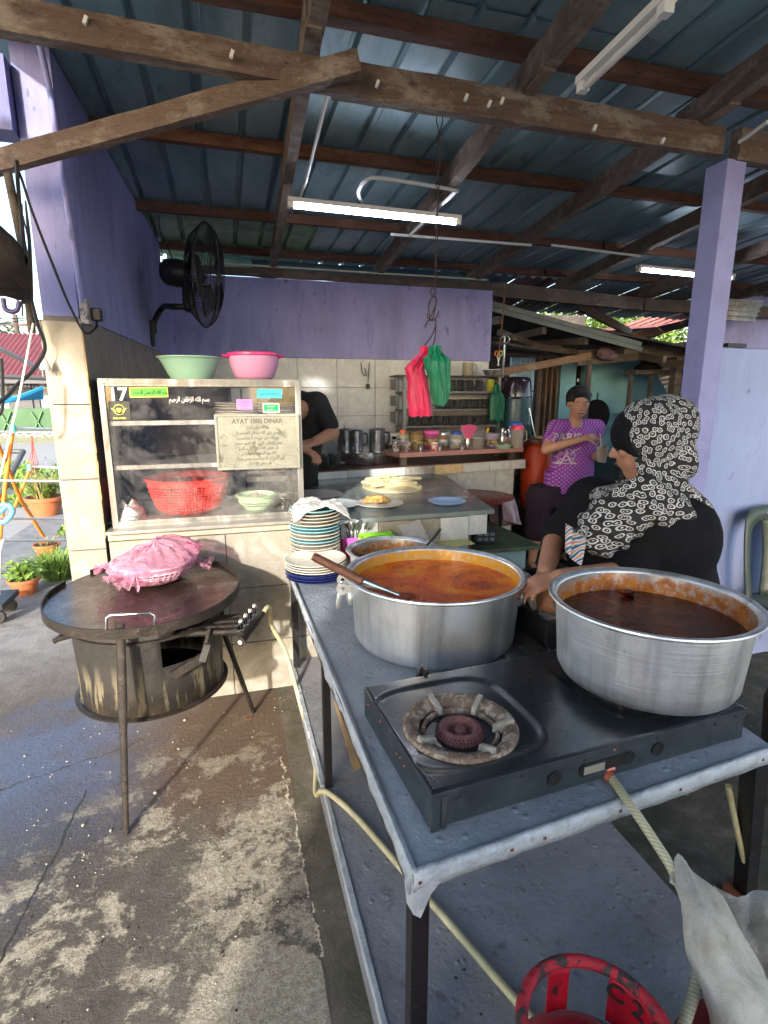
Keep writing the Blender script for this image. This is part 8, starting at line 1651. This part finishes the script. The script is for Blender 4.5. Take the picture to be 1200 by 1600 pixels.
# little cart behind the rack, small trolley wheel near the griddle
b = MB(); q = aZ(12, 968, 0)
TW = thing('trolley', 'dark flat trolley on small caster wheels at the left edge', 'trolley', (q.x - .12, q.y, 0)); b.box((-.30, -.10, .10), (.14, .20, .14)); b.build('deck', black_steel, TW, bevel=.004)
for x_, y_ in ((.09, -.06), (.09, .14), (-.26, -.06), (-.26, .14)): b = MB(); b.lathe([(0, -.015), (.045, -.015), (.05, 0), (.045, .015), (0, .015)], 20, (x_, y_, .05), M=Matrix(((1, 0, 0), (0, 0, 1), (0, -1, 0))).to_3x3()); b.build('wheel', black_plastic, TW, smooth=True)
# grit, crumbs and dry leaf bits on the floor
rnd = random.Random(21); b = MB()
for i in range(420):
    x_ = rnd.uniform(-1.3, .22); y_ = rnd.uniform(.85, 2.5); r_ = rnd.uniform(.0012, .004) * (2 if rnd.random() < .06 else 1); b.ell((x_, y_, r_ * .4), (r_, r_ * rnd.uniform(.6, 1), r_ * .6), 6, 4, rot=(0, 0, rnd.random() * 3), mi=0 if rnd.random() < .6 else 1)
for i in range(26):
    x_ = rnd.uniform(.3, 1.0); y_ = rnd.uniform(.8, 2.4); r_ = rnd.uniform(.0015, .004); b.ell((x_, y_, .146), (r_, r_, r_ * .5), 6, 4, mi=1)
o = b.build('floor_grit', [mat('pale_grit', (.34, .31, .25), .9), mat('dark_grit', (.04, .025, .018), .9)]); o['kind'] = 'stuff'; o['label'] = 'scattered grit and crumbs on the stained floor'
lfm = mat('fallen_leaf', (.20, .07, .03), .7)
for x_, y_, z_, lab in ((.46, 1.90, .147, 'small rust-brown leaf on the raised floor by the hose'), (.02, 2.30, .002, 'curled brown leaf near the griddle leg')):
    b = MB(); b.grid(lambda u, v: ((u - .5) * .035, (v - .5) * .018 * math.sin(math.pi * min(.98, max(.02, u))), .004 * abs(u - .5) + .002), 8, 4); tag(b.build('dry_leaf', lfm, None, loc=(x_, y_, z_), solid=.001), lab, 'leaf')
# rolled dark tarpaulin and its hook at the upper left, twigs and ties round the column
TP = thing('rolled_tarpaulin', 'big dark rolled tarpaulin hanging at the upper left edge', 'tarpaulin', aY(-30, 400, 2.2)); to_ = TP.location
tpm = mat('dirty_tarpaulin', (.022, .017, .015), .85, var=.4, ns=6, bs=.8, bscale=18)
b = MB(); 
def tarp(u, v):
    a = u * 6.283; c = Vector(aY(-62, 330, 2.15)).lerp(aY(-26, 452, 2.25), v) - to_; r1 = .10 + .06 * math.sin(v * 3.0) + .012 * mnoise.noise(Vector((a, v * 6, 1))) + .006 * math.sin(a * 5 + v * 9); 
    return c + Vector((math.cos(a) * r1, math.sin(a) * r1 * .6, .10 * math.cos(a) * -.3 * 1))
b.grid(tarp, 40, 24); b.lathe([(0, 0), (.14, .02), (.13, .05), (0, .06)], 24, Vector(aY(-28, 462, 2.25)) - to_); b.build('roll', tpm, TP, smooth=True)
b = MB(); b.tube(smoothpath([aY(5, 466, 2.2) - to_, aY(8, 482, 2.2) - to_, aY(18, 487, 2.2) - to_, aY(27, 484, 2.2) - to_, aY(30, 470, 2.2) - to_]), .008, 8); b.build('hanging_loop', mat('indigo_handle', (.05, .04, .14), .4), TP, smooth=True)
b = MB(); rnd = random.Random(9)
for i in range(12):
    x0_ = rnd.uniform(22, 42); b.tube(smoothpath([aY(x0_, 330 + rnd.uniform(-20, 40), 2.35), aY(x0_ + rnd.uniform(2, 12), 400 + rnd.uniform(-20, 20), 2.35), aY(x0_ + rnd.uniform(6, 16), 470 + rnd.uniform(-20, 30), 2.38)], 4), .003, 4)
tag(b.build('frayed_ties', mat('frayed_string', (.12, .10, .08), .9)), 'frayed strings tied round the pole by the column', 'string')
b = MB(); b.tube([aY(12, 270, 2.28), aY(38, 400, 2.34), aY(50, 520, 2.40)], .014, 8); tag(b.build('dark_pole', dark_wood, smooth=True), 'dark pole rising beside the column behind the tied strings', 'pole')

# ---- pieces of parts hang under their part
def reparent(thing_, names, host):
    h_ = [o for o in bpy.data.objects if o.parent == thing_ and o.name.split('.')[0] == host]
    if not h_: return
    for o in list(bpy.data.objects):
        if o.parent == thing_ and o.name.split('.')[0] in names: o.parent = h_[0]; o.location = o.location - h_[0].location
reparent(ST, ('screw', 'air_hole', 'inlet_slot', 'slot_bracket'), 'case'); reparent(ST, ('pan_support',), 'burner_ring'); reparent(ST, ('gas_holes',), 'burner_cap')
reparent(cb, ('lettering', 'winged_emblem', 'calligraphy', 'stall_number'), 'front_glass'); reparent(ph, ('engraving',), 'plate'); reparent(F, ('badge',), 'grille_wires'); reparent(F, ('power_lead',), 'motor')
reparent(G, ('tap',), 'burner_pipe'); reparent(G, ('end_plug',), 'gas_manifold'); reparent(G, ('rim_band', 'wire_handle'), 'griddle_plate'); reparent(G, ('drum_hoop', 'drum_base', 'side_handle'), 'drum')
for w_ in (W1, W2, W3): reparent(w_, ('eye', 'eyebrow', 'lips', 'mouth_line'), 'body')
# ---- tidy up
for o in list(bpy.data.objects):
    if o.type == 'MESH' and o.parent is None and 'label' not in o and o.get('kind') is None: print('UNTAGGED', o.name)
